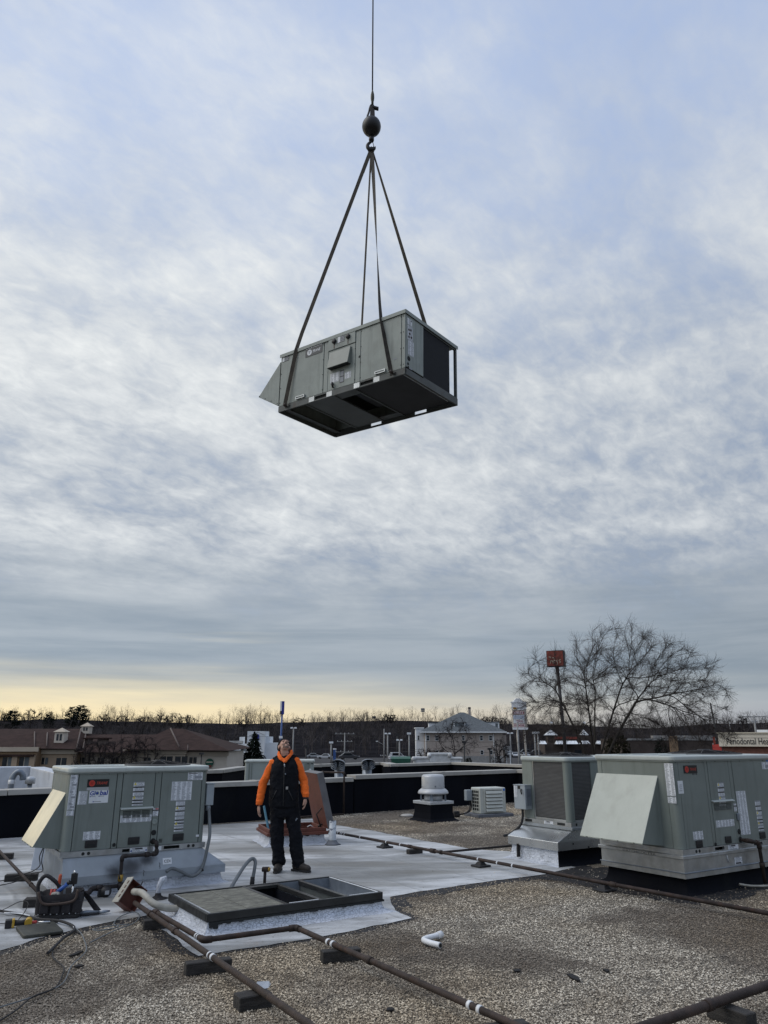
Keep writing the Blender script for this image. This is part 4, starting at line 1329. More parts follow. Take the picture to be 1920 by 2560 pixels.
def open_kerb():
    """the bare kerb frame that waits for the lifted unit"""
    e = empty('open_kerb_frame', (-1.655, 7.72, 0), YAW, 'open dark metal kerb frame with two bays uncovered in front of the man', 'roof kerb')
    L, W, zb, zt = 1.96, 1.16, 0.120, 0.192
    coated_walls(e, 0.02, 0.02, L - 0.02, W - 0.02, 0.150, 0.13, ['thick_coating'] * 4)
    bpy.data.objects.remove([c for c in e.children if c.name.startswith('kerb_core')][0])
    t = 0.030
    for lo, hi in (((0, 0, zb), (L, t, zt)), ((0, W - t, zb), (L, W, zt)), ((0, t, zb), (t, W - t, zt)), ((L - t, t, zb), (L, W - t, zt))):
        MB().box(lo, hi).build('frame_rail', 'dark_frame', e, 0.004, 1)
    # inner walls reaching down into the opening
    for lo, hi in (((t, t, -1.15), (L - t, t + 0.012, zt - 0.012)), ((t, W - t - 0.012, -1.15), (L - t, W - t, zt - 0.012)), ((t, t + 0.012, -1.15), (t + 0.012, W - t - 0.012, zt - 0.012)), ((L - t - 0.012, t + 0.012, -1.15), (L - t, W - t - 0.012, zt - 0.012))):
        MB().box(lo, hi).build('liner', 'zinc_grey', e)
    MB().box((0.05, 0.05, -1.20), (L - 0.05, W - 0.05, -1.16)).build('shaft_floor', 'seam_dark', e)
    MB().box((0.83, W - 0.060, -1.0), (1.20, W - 0.045, zt - 0.04)).build('bay_shade_plate', 'membrane_black', e)  # black plates added so the first bay looks deep in shade
    MB().box((1.195, 0.05, -1.0), (1.205, W - 0.065, zt - 0.055)).build('bay_shade_plate', 'membrane_black', e)
    # deck panels of faced insulation over the left two fifths
    for x0, x1 in ((t + 0.004, 0.425), (0.431, 0.815)):
        MB().box((x0, t + 0.03, zt - 0.028), (x1, W - t - 0.03, zt - 0.006)).build('deck_panel', 'faced_board', e)
    for x in (0.815, 1.205, 1.515):
        MB().box((x, t, zt - 0.05), (x + 0.045, W - t, zt - 0.004)).build('cross_bar', 'dark_frame', e, 0.003, 1)
    MB().box((0.862, W - t - 0.10, zt - 0.035), (1.203, W - t - 0.012, zt - 0.0055)).build('filler_strip', 'dark_frame', e)
    # duct dividers below the bars
    MB().box((1.22, t + 0.014, -0.5), (1.235, W - t - 0.014, zt - 0.055)).build('duct_divider', 'zinc_grey', e)
    MB().box((1.53, t + 0.014, -0.5), (1.545, W - t - 0.014, zt - 0.055)).build('duct_divider', 'old_frame', e)
    MB().box((0.80, t + 0.014, -0.5), (0.814, W - t - 0.014, zt - 0.055)).build('duct_divider', 'seam_dark', e)
    # light gasket lines
    for x0, x1 in ((0.87, 1.20), (1.57, L - t - 0.01)):
        MB().box((x0, t + 0.004, zt - 0.0045), (x1, t + 0.016, zt + 0.0012)).build('gasket', 'paper_white', e)
    MB().box((L - t - 0.016, t + 0.02, zt - 0.0045), (L - t - 0.004, W - t - 0.02, zt + 0.0012)).build('gasket', 'paper_white', e)
    MB().box((t + 0.005, t + 0.02, zt - 0.0055), (t + 0.020, W - t - 0.04, zt + 0.001)).build('gasket', 'badge_silver', e)
    # black drips of sealant under the front rail
    d = MB()
    for i in range(46):
        x = 0.03 + (L - 0.06) * i / 45
        h = 0.018 + 0.026 * abs(pnoise((i * 0.37, 1.0, 0.0))) + (0.03 if i < 2 else 0)
        d.box((x, -0.006, zb - h), (x + (L - 0.06) / 45 + 0.001, 0.02, zb - 0.0005))
    d.build('sealant_edge', 'seam_dark', e)


mat('dark_frame', (0.030, 0.031, 0.031), 0.42, metal=0.4, var=0.2, vscale=5, dirt=(0.02, 0.018, 0.016, 0.6), dscale=6, rvar=0.1)
mat('faced_board', (0.12, 0.118, 0.095), 0.7, var=0.4, vscale=9, dirt=(0.30, 0.30, 0.25, 0.8), dscale=14, bump=0.002, bscale=30, stretch=(1, 2.5, 1))
open_kerb()


# ------------------------------------------------------------------ the lifted unit and its rigging
HX, HY, HZ = Vector((0.7994, -0.5996, -0.038)), Vector((0.6007, 0.7989, 0.0299)), Vector((0.0124, -0.0467, 0.9988))
HO = Vector((-1.541, 9.9092, 6.3277))
HL, HW, HH = 2.2686, 1.2768, 0.92


def hang_pt(x, y, z):
    return HO + HX * x + HY * y + HZ * z


def lifted_unit():
    u = empty('rooftop_unit', HO, 0, 'weathered grey rooftop unit hanging from slings in mid-air', 'air conditioner')
    u.rotation_euler = Matrix((HX, HY, HZ)).transposed().to_euler()
    L, W, H = HL, HW, HH
    rh = 0.085
    z0, z1 = rh, H - 0.035
    t = 0.012
    # base frame: four rails with fork slots front and back
    slots = [(0.715, 0.925), (1.535, 1.750)]

    def rail(y0, y1, hi_):
        m = MB()
        cur = 0.0
        for a, b in slots:
            m.box((cur, y0, 0), (a, y1, hi_)).box((a, y0, 0), (b, y1, hi_ * 0.22)).box((a, y0, hi_ * 0.78), (b, y1, hi_))
            cur = b
        return m.box((cur, y0, 0), (L, y1, hi_))
    fr = rail(-0.010, t, rh).build('base_rail', 'old_frame', u)
    bk = rail(W - t, W + 0.010, rh + 0.02)
    bk.build('base_rail', 'old_frame', u)
    MB().box((-0.01, t, 0), (t, W - t, rh)).build('base_rail', 'old_frame', u)
    MB().box((L - t, t, 0), (L + 0.01, W - t, rh)).build('base_rail', 'old_frame', u)
    for x in (0.155, 0.223, 2.05, 2.115):
        MB().disc((x, -0.010, 0.044), 0.021, (0, -1, 0), 14, 0.002).build('lifting_hole', 'seam_dark', fr)
    for a, b in slots:
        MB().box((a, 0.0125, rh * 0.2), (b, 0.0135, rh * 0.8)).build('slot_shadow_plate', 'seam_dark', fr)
        for x in (a - 0.11, b + 0.012):
            MB().box((x, -0.0125, 0.006), (x + 0.098, -0.0102, rh - 0.006)).build('slot_reinforcement', 'galvanized', fr)
    # underside: solid pans and two dark duct openings
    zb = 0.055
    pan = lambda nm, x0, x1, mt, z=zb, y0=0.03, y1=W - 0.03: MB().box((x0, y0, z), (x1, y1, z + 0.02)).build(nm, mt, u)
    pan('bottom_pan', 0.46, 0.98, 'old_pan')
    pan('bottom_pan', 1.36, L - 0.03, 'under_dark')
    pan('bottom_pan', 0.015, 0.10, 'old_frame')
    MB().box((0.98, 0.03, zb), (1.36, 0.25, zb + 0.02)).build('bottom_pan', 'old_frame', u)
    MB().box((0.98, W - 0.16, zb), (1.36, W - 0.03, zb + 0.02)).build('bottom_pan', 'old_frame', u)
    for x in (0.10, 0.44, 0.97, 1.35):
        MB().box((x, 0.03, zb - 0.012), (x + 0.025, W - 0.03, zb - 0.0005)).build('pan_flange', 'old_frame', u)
    # blower scroll glimpsed through the discharge opening
    MB().lathe([(0.02, -0.30), (0.17, -0.30), (0.17, 0.30), (0.02, 0.30)], 20, Matrix.Translation((1.17, W * 0.5, 0.30)) @ Matrix.Rotation(R(90), 4, 'X')).build('blower', 'coil_dark', u)
    # the body is hollow: top and back skins
    MB().box((0.0, W - 0.015, z0 + 0.022), (L - 0.17, W, z1)).build('back_panel', 'old_paint', u)
    MB().box((0.0, 0.012, z0 + 0.001), (0.012, W - 0.016, z1)).build('end_panel', 'old_paint', u)
    MB().box((0.02, 0.012, zb + 0.24), (L - 0.44, W - 0.02, zb + 0.25)).build('inner_deck', 'seam_dark', u)
    # front panels
    g = 0.005
    zt = z1 - 0.002
    MB().box((0.0, 0.010, z0), (L - 0.02, 0.012, z1)).build('front_backing', 'seam_dark', u)
    for nm, x0, x1 in (('access_panel', 0.0 + g, 0.852), ('filler_panel', 0.862, 0.940), ('filler_panel', 1.437, 1.520), ('access_panel', 1.527, 2.205), ('corner_post', 2.213, L)):
        plate(u, nm, (x0, -0.004, z0 + 0.006), (x1, 0.008, zt), 'old_paint')
    plate(u, 'control_panel', (0.946, -0.006, z0 + 0.006), (1.430, 0.008, 0.690), 'old_paint')
    cp = plate(u, 'service_cover', (0.942, -0.016, 0.695), (1.434, 0.006, zt - 0.01), 'old_paint')
    for x in (1.056, 1.308):
        kb = MB().lathe([(0.036, 0), (0.036, 0.020), (0.026, 0.028), (0.001, 0.028)], 18, Matrix.Translation((x, -0.016, 0.815)) @ Matrix.Rotation(R(90), 4, 'X')).build('access_plug', 'black_plastic', cp)
        MB().box((x - 0.010, -0.0172, 0.705), (x + 0.006, -0.0161, 0.785)).build('rust_streak', 'rust_stain', cp)
    lb = label_(cp, 1.115, 0.765, 1.245, 0.865, 'badge_slate', -0.0163)
    bar(lb, 0.004, 0.006, 0.050, 0.094, 'paper_white')
    for i in range(4):
        bar(lb, 0.056, 0.010 + 0.022 * i, 0.125, 0.024 + 0.022 * i, 'print_grey')
    # combustion-air hood on the control panel
    MB().hexa([(0.985, -0.085, 0.395), (1.362, -0.085, 0.395), (1.362, -0.006, 0.395), (0.985, -0.006, 0.395)],
              [(0.985, -0.028, 0.655), (1.362, -0.028, 0.655), (1.362, -0.006, 0.655), (0.985, -0.006, 0.655)]).build('flue_hood', 'old_hood', u, 0.004, 1)
    MB().box((1.0, -0.080, 0.390), (1.35, -0.008, 0.3945)).build('hood_mouth', 'seam_dark', u)
    for x0, z0_, x1, z1_, mt in ((0.993, 0.195, 1.160, 0.335, 'label_print'), (1.166, 0.155, 1.242, 0.342, 'badge_slate'), (1.258, 0.190, 1.368, 0.286, 'label_print'),):
        lb = label_(u, x0, z0_, x1, z1_, mt, -0.0062)
        if mt == 'badge_slate':
            bar(lb, 0.008, 0.10, 0.068, 0.17, 'print_grey')
            bar(lb, 0.008, 0.012, 0.068, 0.085, 'print_grey')
    hk = MB().tube([(1.045, -0.006, 0.170), (1.05, -0.03, 0.185), (1.06, -0.045, 0.16), (1.06, -0.03, 0.13), (1.05, -0.012, 0.12)], 0.014, 8).build('gas_stub', 'black_plastic', u)
    # badge, corner sticker
    b = MB().box((0, -0.004, 0), (0.325, 0, 0.135)).build('maker_badge', 'badge_slate', u, loc=(0.497, -0.004, 0.728))
    MB().box((0, -0.0055, 0.122), (0.325, -0.0042, 0.135)).build('badge_strip', 'badge_silver', b)
    MB().disc((0.080, -0.0042, 0.060), 0.045, (0, -1, 0), 24, 0.001).build('badge_disc', 'paper_white', b)
    tt = MB()
    for w_, z_ in ((0.050, 0.078), (0.030, 0.060), (0.014, 0.045)):
        tt.box((0.080 - w_ / 2, -0.0062, z_ - 0.005), (0.080 + w_ / 2, -0.0055, z_ + 0.005))
    tt.build('badge_emblem', 'print_grey', b)
    text(b, 'TRANE', 0.142, 0.040, 0.042, 'paper_white', y=-0.0055, w=0.150, italic=0.28, bold=0.02)
    lb = label_(u, 0.028, 0.785, 0.166, 0.868, 'badge_slate', -0.0045)
    bar(lb, 0.004, 0.006, 0.045, 0.077, 'paper_white')
    for i in range(3):
        bar(lb, 0.055, 0.012 + 0.022 * i, 0.130, 0.026 + 0.022 * i, 'print_grey')
    label_(u, 2.085, 0.245, 2.14, 0.262, 'print_grey', -0.0045)
    knock = MB().disc((1.509, -0.004, 0.457), 0.018, (0, -1, 0), 14, 0.003).build('knockout', 'seam_dark', u)
    for x in (0.352, 1.790):
        h = MB().box((x, -0.030, 0.108), (x + 0.172, -0.004, 0.118)).box((x, -0.030, 0.118), (x + 0.012, -0.004, 0.150)).box((x + 0.16, -0.030, 0.118), (x + 0.172, -0.004, 0.150)).box((x + 0.012, -0.030, 0.138), (x + 0.160, -0.020, 0.150))
        h.build('lift_handle', 'galvanized', u)
    for x in (0.02, 0.845, 1.43, 1.53, 2.20, 2.24):
        for i in range(4):
            MB().disc((x, -0.0042, 0.14 + 0.23 * i), 0.007, (0, -1, 0), 6, 0.003).build('screw', 'seam_dark', u)
    # lid with flanged rim
    MB().box((-0.012, -0.016, z1), (L + 0.012, W + 0.012, H)).build('lid', 'old_paint', u, 0.006, 1)
    MB().box((-0.012, -0.020, z1 - 0.022), (L + 0.012, -0.0165, H - 0.006)).build('lid_rim', 'old_paint', u)
    MB().box((L + 0.0125, -0.016, z1 - 0.022), (L + 0.016, W + 0.012, H - 0.006)).build('lid_rim', 'old_paint', u)
    # right end: service panel, coil, open corner post
    sp = plate(u, 'service_panel', (L - 0.012, 0.015, z0 + 0.03), (L, 0.418, z1 - 0.02), 'old_paint')
    rf = on_face('right', 0, L)
    for x0, z0_, x1, z1_, mt in ((0.040, 0.73, 0.150, 0.82, 'paper_white'), (0.045, 0.515, 0.165, 0.72, 'label_print_wide'), (0.058, 0.300, 0.185, 0.512, 'label_print')):
        lb = label_(u, x0, z0_, x1, z1_, mt, -0.0012, rf)
        if z0_ == 0.515:
            for p in ((0.03, 0.14), (0.075, 0.15), (0.05, 0.09), (0.085, 0.05), (0.03, 0.04)):
                MB().disc((p[0], -0.0012, p[1]), 0.017, (0, -1, 0), 10, 0.002).build('rust_spot', 'rust_dark', lb)
        if mt == 'paper_white':
            bar(lb, 0.05, 0.0, 0.065, 0.09, 'print_grey')
    for y_, z_, r_ in ((0.078, 0.245, 0.033), (0.062, 0.165, 0.019), (0.068, 0.125, 0.012), (0.21, 0.06, 0.012), (0.13, 0.80, 0.012)):
        MB().disc((L, y_, z_), r_, (1, 0, 0), 14, 0.003).build('knockout', 'seam_dark', sp)
    label_(u, 0.085, 0.105, 0.15, 0.13, 'print_grey', -0.0012, rf)
    c = MB().box((L - 0.035, 0.424, z0 + 0.035), (L - 0.012, 1.092, z1 - 0.045)).build('condenser_coil', 'coil_fins_dark', u)
    MB().box((L - 0.05, 0.60, z0 + 0.035), (L - 0.036, 1.08, z1 - 0.045)).build('coil_backing', 'seam_dark', c)
    MB().box((L - 0.035, W - 0.035, rh), (L, W, z1)).build('corner_post', 'old_frame', u)
    MB().box((L - 0.05, 0.42, z0 + 0.001), (L - 0.002, W - 0.036, z0 + 0.03)).build('coil_sill', 'old_frame', u)
    MB().box((L - 0.03, 0.42, z1 - 0.044), (L - 0.002, W - 0.036, z1 - 0.001)).build('coil_header', 'old_frame', u)
    # light strip and ledge under the right end
    MB().box((L - 0.09, 0.05, 0.040), (L - 0.075, W - 0.12, 0.050)).build('drain_lip', 'galvanized', u)
    # the partition closing the condenser bay from the hollow body
    MB().box((L - 0.46, 0.014, zb + 0.022), (L - 0.45, W - 0.22, z1)).build('partition', 'seam_dark', u)
    # intake hood: a wedge across the left end
    hd = MB()
    y0, y1 = 0.0, W - 0.05
    hd.add([(-0.012, y0, 0.807), (-0.445, y0, 0.349), (-0.012, y0, 0.111), (-0.012, y1, 0.807), (-0.445, y1, 0.349), (-0.012, y1, 0.111)], [(0, 1, 2), (5, 4, 3), (0, 3, 4, 1)])
    h_ = hd.build('intake_hood', 'old_paint', u)
    MB().add([(-0.43, y0 + 0.01, 0.350), (-0.016, y0 + 0.01, 0.122), (-0.016, y1 - 0.01, 0.122), (-0.43, y1 - 0.01, 0.350)], [(0, 1, 2, 3)]).build('filter_screen', 'coil_dark', h_)
    for i in range(4):
        MB().disc((-0.43 + 0.13 * i, -0.001, 0.349 - 0.071 * i + 0.012), 0.008, (0, -1, 0), 6, 0.003).build('screw', 'seam_dark', h_)
    return u


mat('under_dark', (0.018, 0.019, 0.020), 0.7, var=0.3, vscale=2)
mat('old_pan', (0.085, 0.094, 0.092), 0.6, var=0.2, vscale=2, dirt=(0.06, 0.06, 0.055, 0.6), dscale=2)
mat('old_hood', (0.20, 0.225, 0.205), 0.45, var=0.1, bump=0.001, bscale=3, dirt=(0.10, 0.10, 0.09, 0.4), dscale=4)
mat('rust_stain', (0.085, 0.055, 0.04), 0.8, var=0.3, vscale=20)
mat('rust_dark', (0.035, 0.022, 0.018), 0.8, var=0.3, vscale=20)
mat('sling_web', (0.042, 0.036, 0.028), 0.85, var=0.35, vscale=9, bump=0.001, bscale=200)
mat('crane_black', (0.010, 0.010, 0.012), 0.45, var=0.25, vscale=7, spec=0.4)
mat('hook_rust', (0.030, 0.020, 0.016), 0.6, var=0.4, vscale=9)
mat('wire_rope', (0.030, 0.028, 0.034), 0.6, var=0.2, vscale=30)
lifted_unit()

HK = Vector((-0.205, 9.74, 10.92))          # bowl of the hook


def ribbon(path, w, t, twist0, twist1, axis):
    """flat webbing of width w that turns about its own run"""
    P_ = [Vector(p) for p in path]
    n = len(P_)
    vs, fs = [], []
    for i, p in enumerate(P_):
        d = (P_[min(i + 1, n - 1)] - P_[max(i - 1, 0)]).normalized()
        a = (Vector(axis) - d * d.dot(Vector(axis))).normalized()
        b = d.cross(a)
        an = twist0 + (twist1 - twist0) * (i / (n - 1))
        s, c = math.sin(an), math.cos(an)
        e1, e2 = a * c + b * s, b * c - a * s
        for u_, v_ in ((-w / 2, -t / 2), (w / 2, -t / 2), (w / 2, t / 2), (-w / 2, t / 2)):
            vs.append(p + e1 * u_ + e2 * v_)
    for i in range(n - 1):
        for j in range(4):
            fs.append((i * 4 + j, i * 4 + (j + 1) % 4, i * 4 + 4 + (j + 1) % 4, i * 4 + 4 + j))
    fs += [(3, 2, 1, 0), tuple((n - 1) * 4 + j for j in range(4))]
    return MB().add(vs, fs)


def rigging():
    # four slings: hook to the lifting holes; those on the far side pass behind the lid
    grp = 'lifting slings'
    specs = [
        ((0.173, -0.055, 0.05), 'broad dark webbing sling running down to the lower left corner of the lifted unit', 0.060, (0.15, 0.35), -0.018),
        ((2.082, -0.055, 0.05), 'twisted dark webbing sling down the front of the lifted unit to its right corner', 0.058, (0.15, 2.95), 0.012),
        ((0.415, HW + 0.05, HH - 0.03), 'thin dark sling going behind the middle of the lifted unit', 0.045, (1.05, 0.8), -0.004),
        ((1.86, HW + 0.055, HH - 0.03), 'dark sling passing down behind the right end of the lifted unit', 0.055, (1.42, 0.1), 0.022)]
    for (x, y, z), lab, w, tw, dx in specs:
        e = hang_pt(x, y, z)
        s = HK + Vector((dx, 0, -0.05))
        far = y > 1
        if far:
            foot = [hang_pt(x + (0.2 if x > 1 else -0.25), HW + 0.04, 0.05)]
        else:
            foot = []
        n = 16
        bend = hang_pt(x, -0.045, HH - 0.02) if not far else None
        pts = []
        for i in range(n + 1):
            f = i / n
            p = s.lerp(e, f)
            if not far:      # leans off the lid edge
                over = hang_pt(x, -0.03, HH) - s.lerp(e, (s.z - hang_pt(x, 0, HH).z) / (s.z - e.z))
                if over.dot(HY) < 0:
                    k_ = min(1.0, f / 0.8) if f < 0.8 else max(0.0, (1 - f) / 0.2)
                    p = p + HY * over.dot(HY) * k_
            pts.append(p)
        pts += foot
        sl = empty('lifting_sling', s, 0, lab, 'sling', grp)
        o = ribbon([p - s for p in pts], w, 0.006, tw[0], tw[1], (1, 0, 0)).build('webbing', 'sling_web', sl)
        # doubled, stitched eye by the hook
        eye = [Vector((0, 0, 0)).lerp(pts[1] - s, f) for f in (0.0, 0.5, 1.0, 1.5)]
        ribbon([Vector((dx * 0.6, 0.01, 0.10)), Vector((dx, 0.012, 0.03))] + [q + Vector((0.004, 0.012, 0)) for q in eye], w * 0.8, 0.012, tw[0], tw[0], (1, 0, 0)).build('stitched_eye', 'sling_web', sl)
        if not far:
            MB().tube([pts[-1] - s + Vector((0, 0, 0.02)), hang_pt(x, -0.02, 0.044) - s], 0.016, 8).build('shackle', 'hook_rust', sl)
            MB().ball(pts[-1] - s + Vector((0, 0, 0.01)), 0.026, 10, 6).build('end_fitting', 'hook_rust', sl)
    # hook
    h = empty('crane_hook', HK, 0, 'dark crane hook with latch under the headache ball, holding four slings', 'crane hook')
    sh = [(0.0, 0, 0.30), (0.0, 0, 0.24), (-0.05, 0, 0.185), (-0.092, 0, 0.12), (-0.085, 0, 0.045), (-0.035, 0, -0.012), (0.03, 0, -0.018), (0.078, 0, 0.02), (0.098, 0, 0.075)]
    rs = [0.030, 0.032, 0.036, 0.042, 0.048, 0.052, 0.048, 0.034, 0.012]
    P_ = spline(sh, 5)
    rr = [np.interp(i / (len(P_) - 1), np.linspace(0, 1, len(rs)), rs) for i in range(len(P_))]
    MB().tube(P_, [float(a) for a in rr], 10).build('hook_body', 'crane_black', h)
    h.scale = (0.66, 0.66, 0.66)
    MB().lathe([(0.001, 0.36), (0.050, 0.36), (0.066, 0.34), (0.066, 0.27), (0.055, 0.24), (0.001, 0.235)], 16).build('swivel_collar', 'crane_black', h)
    MB().box((-0.004, -0.012, 0.06), (0.010, 0.012, 0.24), Matrix.Translation((0.075, 0, 0)) @ Matrix.Rotation(R(-12), 4, 'Y')).build('safety_latch', 'hook_rust', h)
    MB().box((-0.03, -0.03, -0.035), (0.03, 0.03, 0.0)).build('sling_bight', 'sling_web', h)
    # overhaul ball
    b = empty('headache_ball', HK + Vector((0.0, 0, 0.455)), 0, 'round black headache ball hanging on the crane line', 'crane ball')
    MB().lathe([(0.001, -0.262), (0.062, -0.258)] + [(0.225 * math.cos(R(a)), 0.252 * math.sin(R(a))) for a in range(-70, 71, 10)] + [(0.062, 0.258), (0.001, 0.262)], 28).build('ball', 'crane_black', b)
    MB().disc((0.075, -0.172, 0.10), 0.052, (0.35, -0.85, 0.38), 16, 0.012).build('bolt_recess', 'hook_rust', b)
    b.scale = (0.69, 0.69, 0.69)
    # wedge socket and shackle above the ball
    w = empty('wedge_socket', HK + Vector((0.0, 0, 0.60)), 0, 'rusty wedge socket and shackle joining the wire rope to the ball', 'rope socket')
    s_ = [(-0.105, 0, -0.02), (-0.098, 0, 0.06), (-0.065, 0, 0.15), (-0.045, 0, 0.235), (-0.02, 0, 0.295), (0.02, 0, 0.305), (0.055, 0, 0.27)]
    MB().tube(spline(s_, 4), 0.022, 8).build('shackle', 'crane_black', w)
    MB().hexa([(-0.04, -0.035, -0.02), (0.055, -0.035, 0.0), (0.055, 0.035, 0.0), (-0.04, 0.035, -0.02)], [(-0.03, -0.03, 0.27), (0.05, -0.03, 0.27), (0.05, 0.03, 0.27), (-0.03, 0.03, 0.27)]).build('socket_body', 'hook_rust', w, 0.008, 2)
    MB().hexa([(0.03, -0.03, 0.03), (0.078, -0.03, 0.03), (0.078, 0.03, 0.03), (0.03, 0.03, 0.03)], [(0.045, -0.028, 0.20), (0.070, -0.028, 0.20), (0.070, 0.028, 0.20), (0.045, 0.028, 0.20)]).build('wedge', 'hook_rust', w, 0.006, 2)
    MB().box((-0.055, -0.04, 0.235), (0.10, 0.04, 0.275), Matrix.Rotation(R(14), 4, 'Y')).build('yoke', 'crane_black', w, 0.008, 2)
    MB().lathe([(0.001, 0.29), (0.028, 0.29), (0.028, 0.38), (0.036, 0.40), (0.043, 0.46), (0.040, 0.53), (0.022, 0.60), (0.010, 0.63), (0.001, 0.63)], 12, Matrix.Translation((0.018, 0, 0))).build('rope_sleeve', 'hook_olive', w)
    w.scale = (0.72, 0.72, 0.98)
    r0 = HK + Vector((0.012, 0, 1.20))
    o = MB().tube([(0, 0, 0), (0.0, 0.0, 3.0), (0.02, 0.0, 9.0)], 0.012, 6).build('crane_rope', 'wire_rope', None, loc=r0)
    tag(o, 'single dark wire rope running up out of the picture above the ball', 'wire rope')


mat('hook_olive', (0.045, 0.042, 0.022), 0.6, var=0.3, vscale=9)
rigging()


# ------------------------------------------------------------------ pipes, vents and loose gear on the roof
def wood_block(x, y, rz, L, w, h, label, saddle=None):
    L *= 0.78
    o = MB().box((-L / 2, -w / 2, 0.003), (L / 2, w / 2, h)).build('pipe_support_block', 'weathered_wood', None, 0.006, 1, (x, y, 0), (0, 0, rz))
    return tag(o, label, 'support block', 'wooden pipe supports')


def pipe_run(name, pts, r, mat_, label, couplings=(), bands=(), elbows=True, rad=0.06):
    e = empty(name, pts[0], 0, label, 'pipe')
    o0 = Vector(pts[0])
    P_ = [Vector(p) - o0 for p in pts]
    path = arc(P_, rad, 5) if elbows and len(P_) > 2 else P_
    MB().tube(path, r, 12).build('pipe', mat_, e)
    if elbows:
        for i in range(1, len(P_) - 1):
            a, b, c = P_[i - 1], P_[i], P_[i + 1]
            d1, d2 = (a - b).normalized(), (c - b).normalized()
            if d1.angle(-d2) > 0.25:
                MB().tube(arc([b + d1 * rad * 1.15, b, b + d2 * rad * 1.15], rad, 5), r * 1.28, 12).build('elbow', mat_, e)
    for k_, (i, f, ln, rr) in enumerate(couplings):
        p = P_[i].lerp(P_[i + 1], f)
        d = (P_[i + 1] - P_[i]).normalized()
        MB().tube([p - d * ln / 2, p + d * ln / 2], r * rr, 12).build('coupling', mat_, e)
    for i, f, ln in bands:
        p = P_[i].lerp(P_[i + 1], f)
        d = (P_[i + 1] - P_[i]).normalized()
        MB().tube([p - d * ln / 2, p + d * ln / 2], r * 1.16, 12).build('white_band', 'white_plastic', e)
    return e


def flecks(e, a, b, r, n, seed):
    rr = random.Random(seed)
    a, b = Vector(a), Vector(b)
    d = (b - a).normalized()
    for i in range(n):
        p = a.lerp(b, rr.random())
        MB().tube([p - d * 0.006, p + d * (0.006 + 0.02 * rr.random())], r * 1.03, 12).build('paint_fleck', 'paper_white', e)


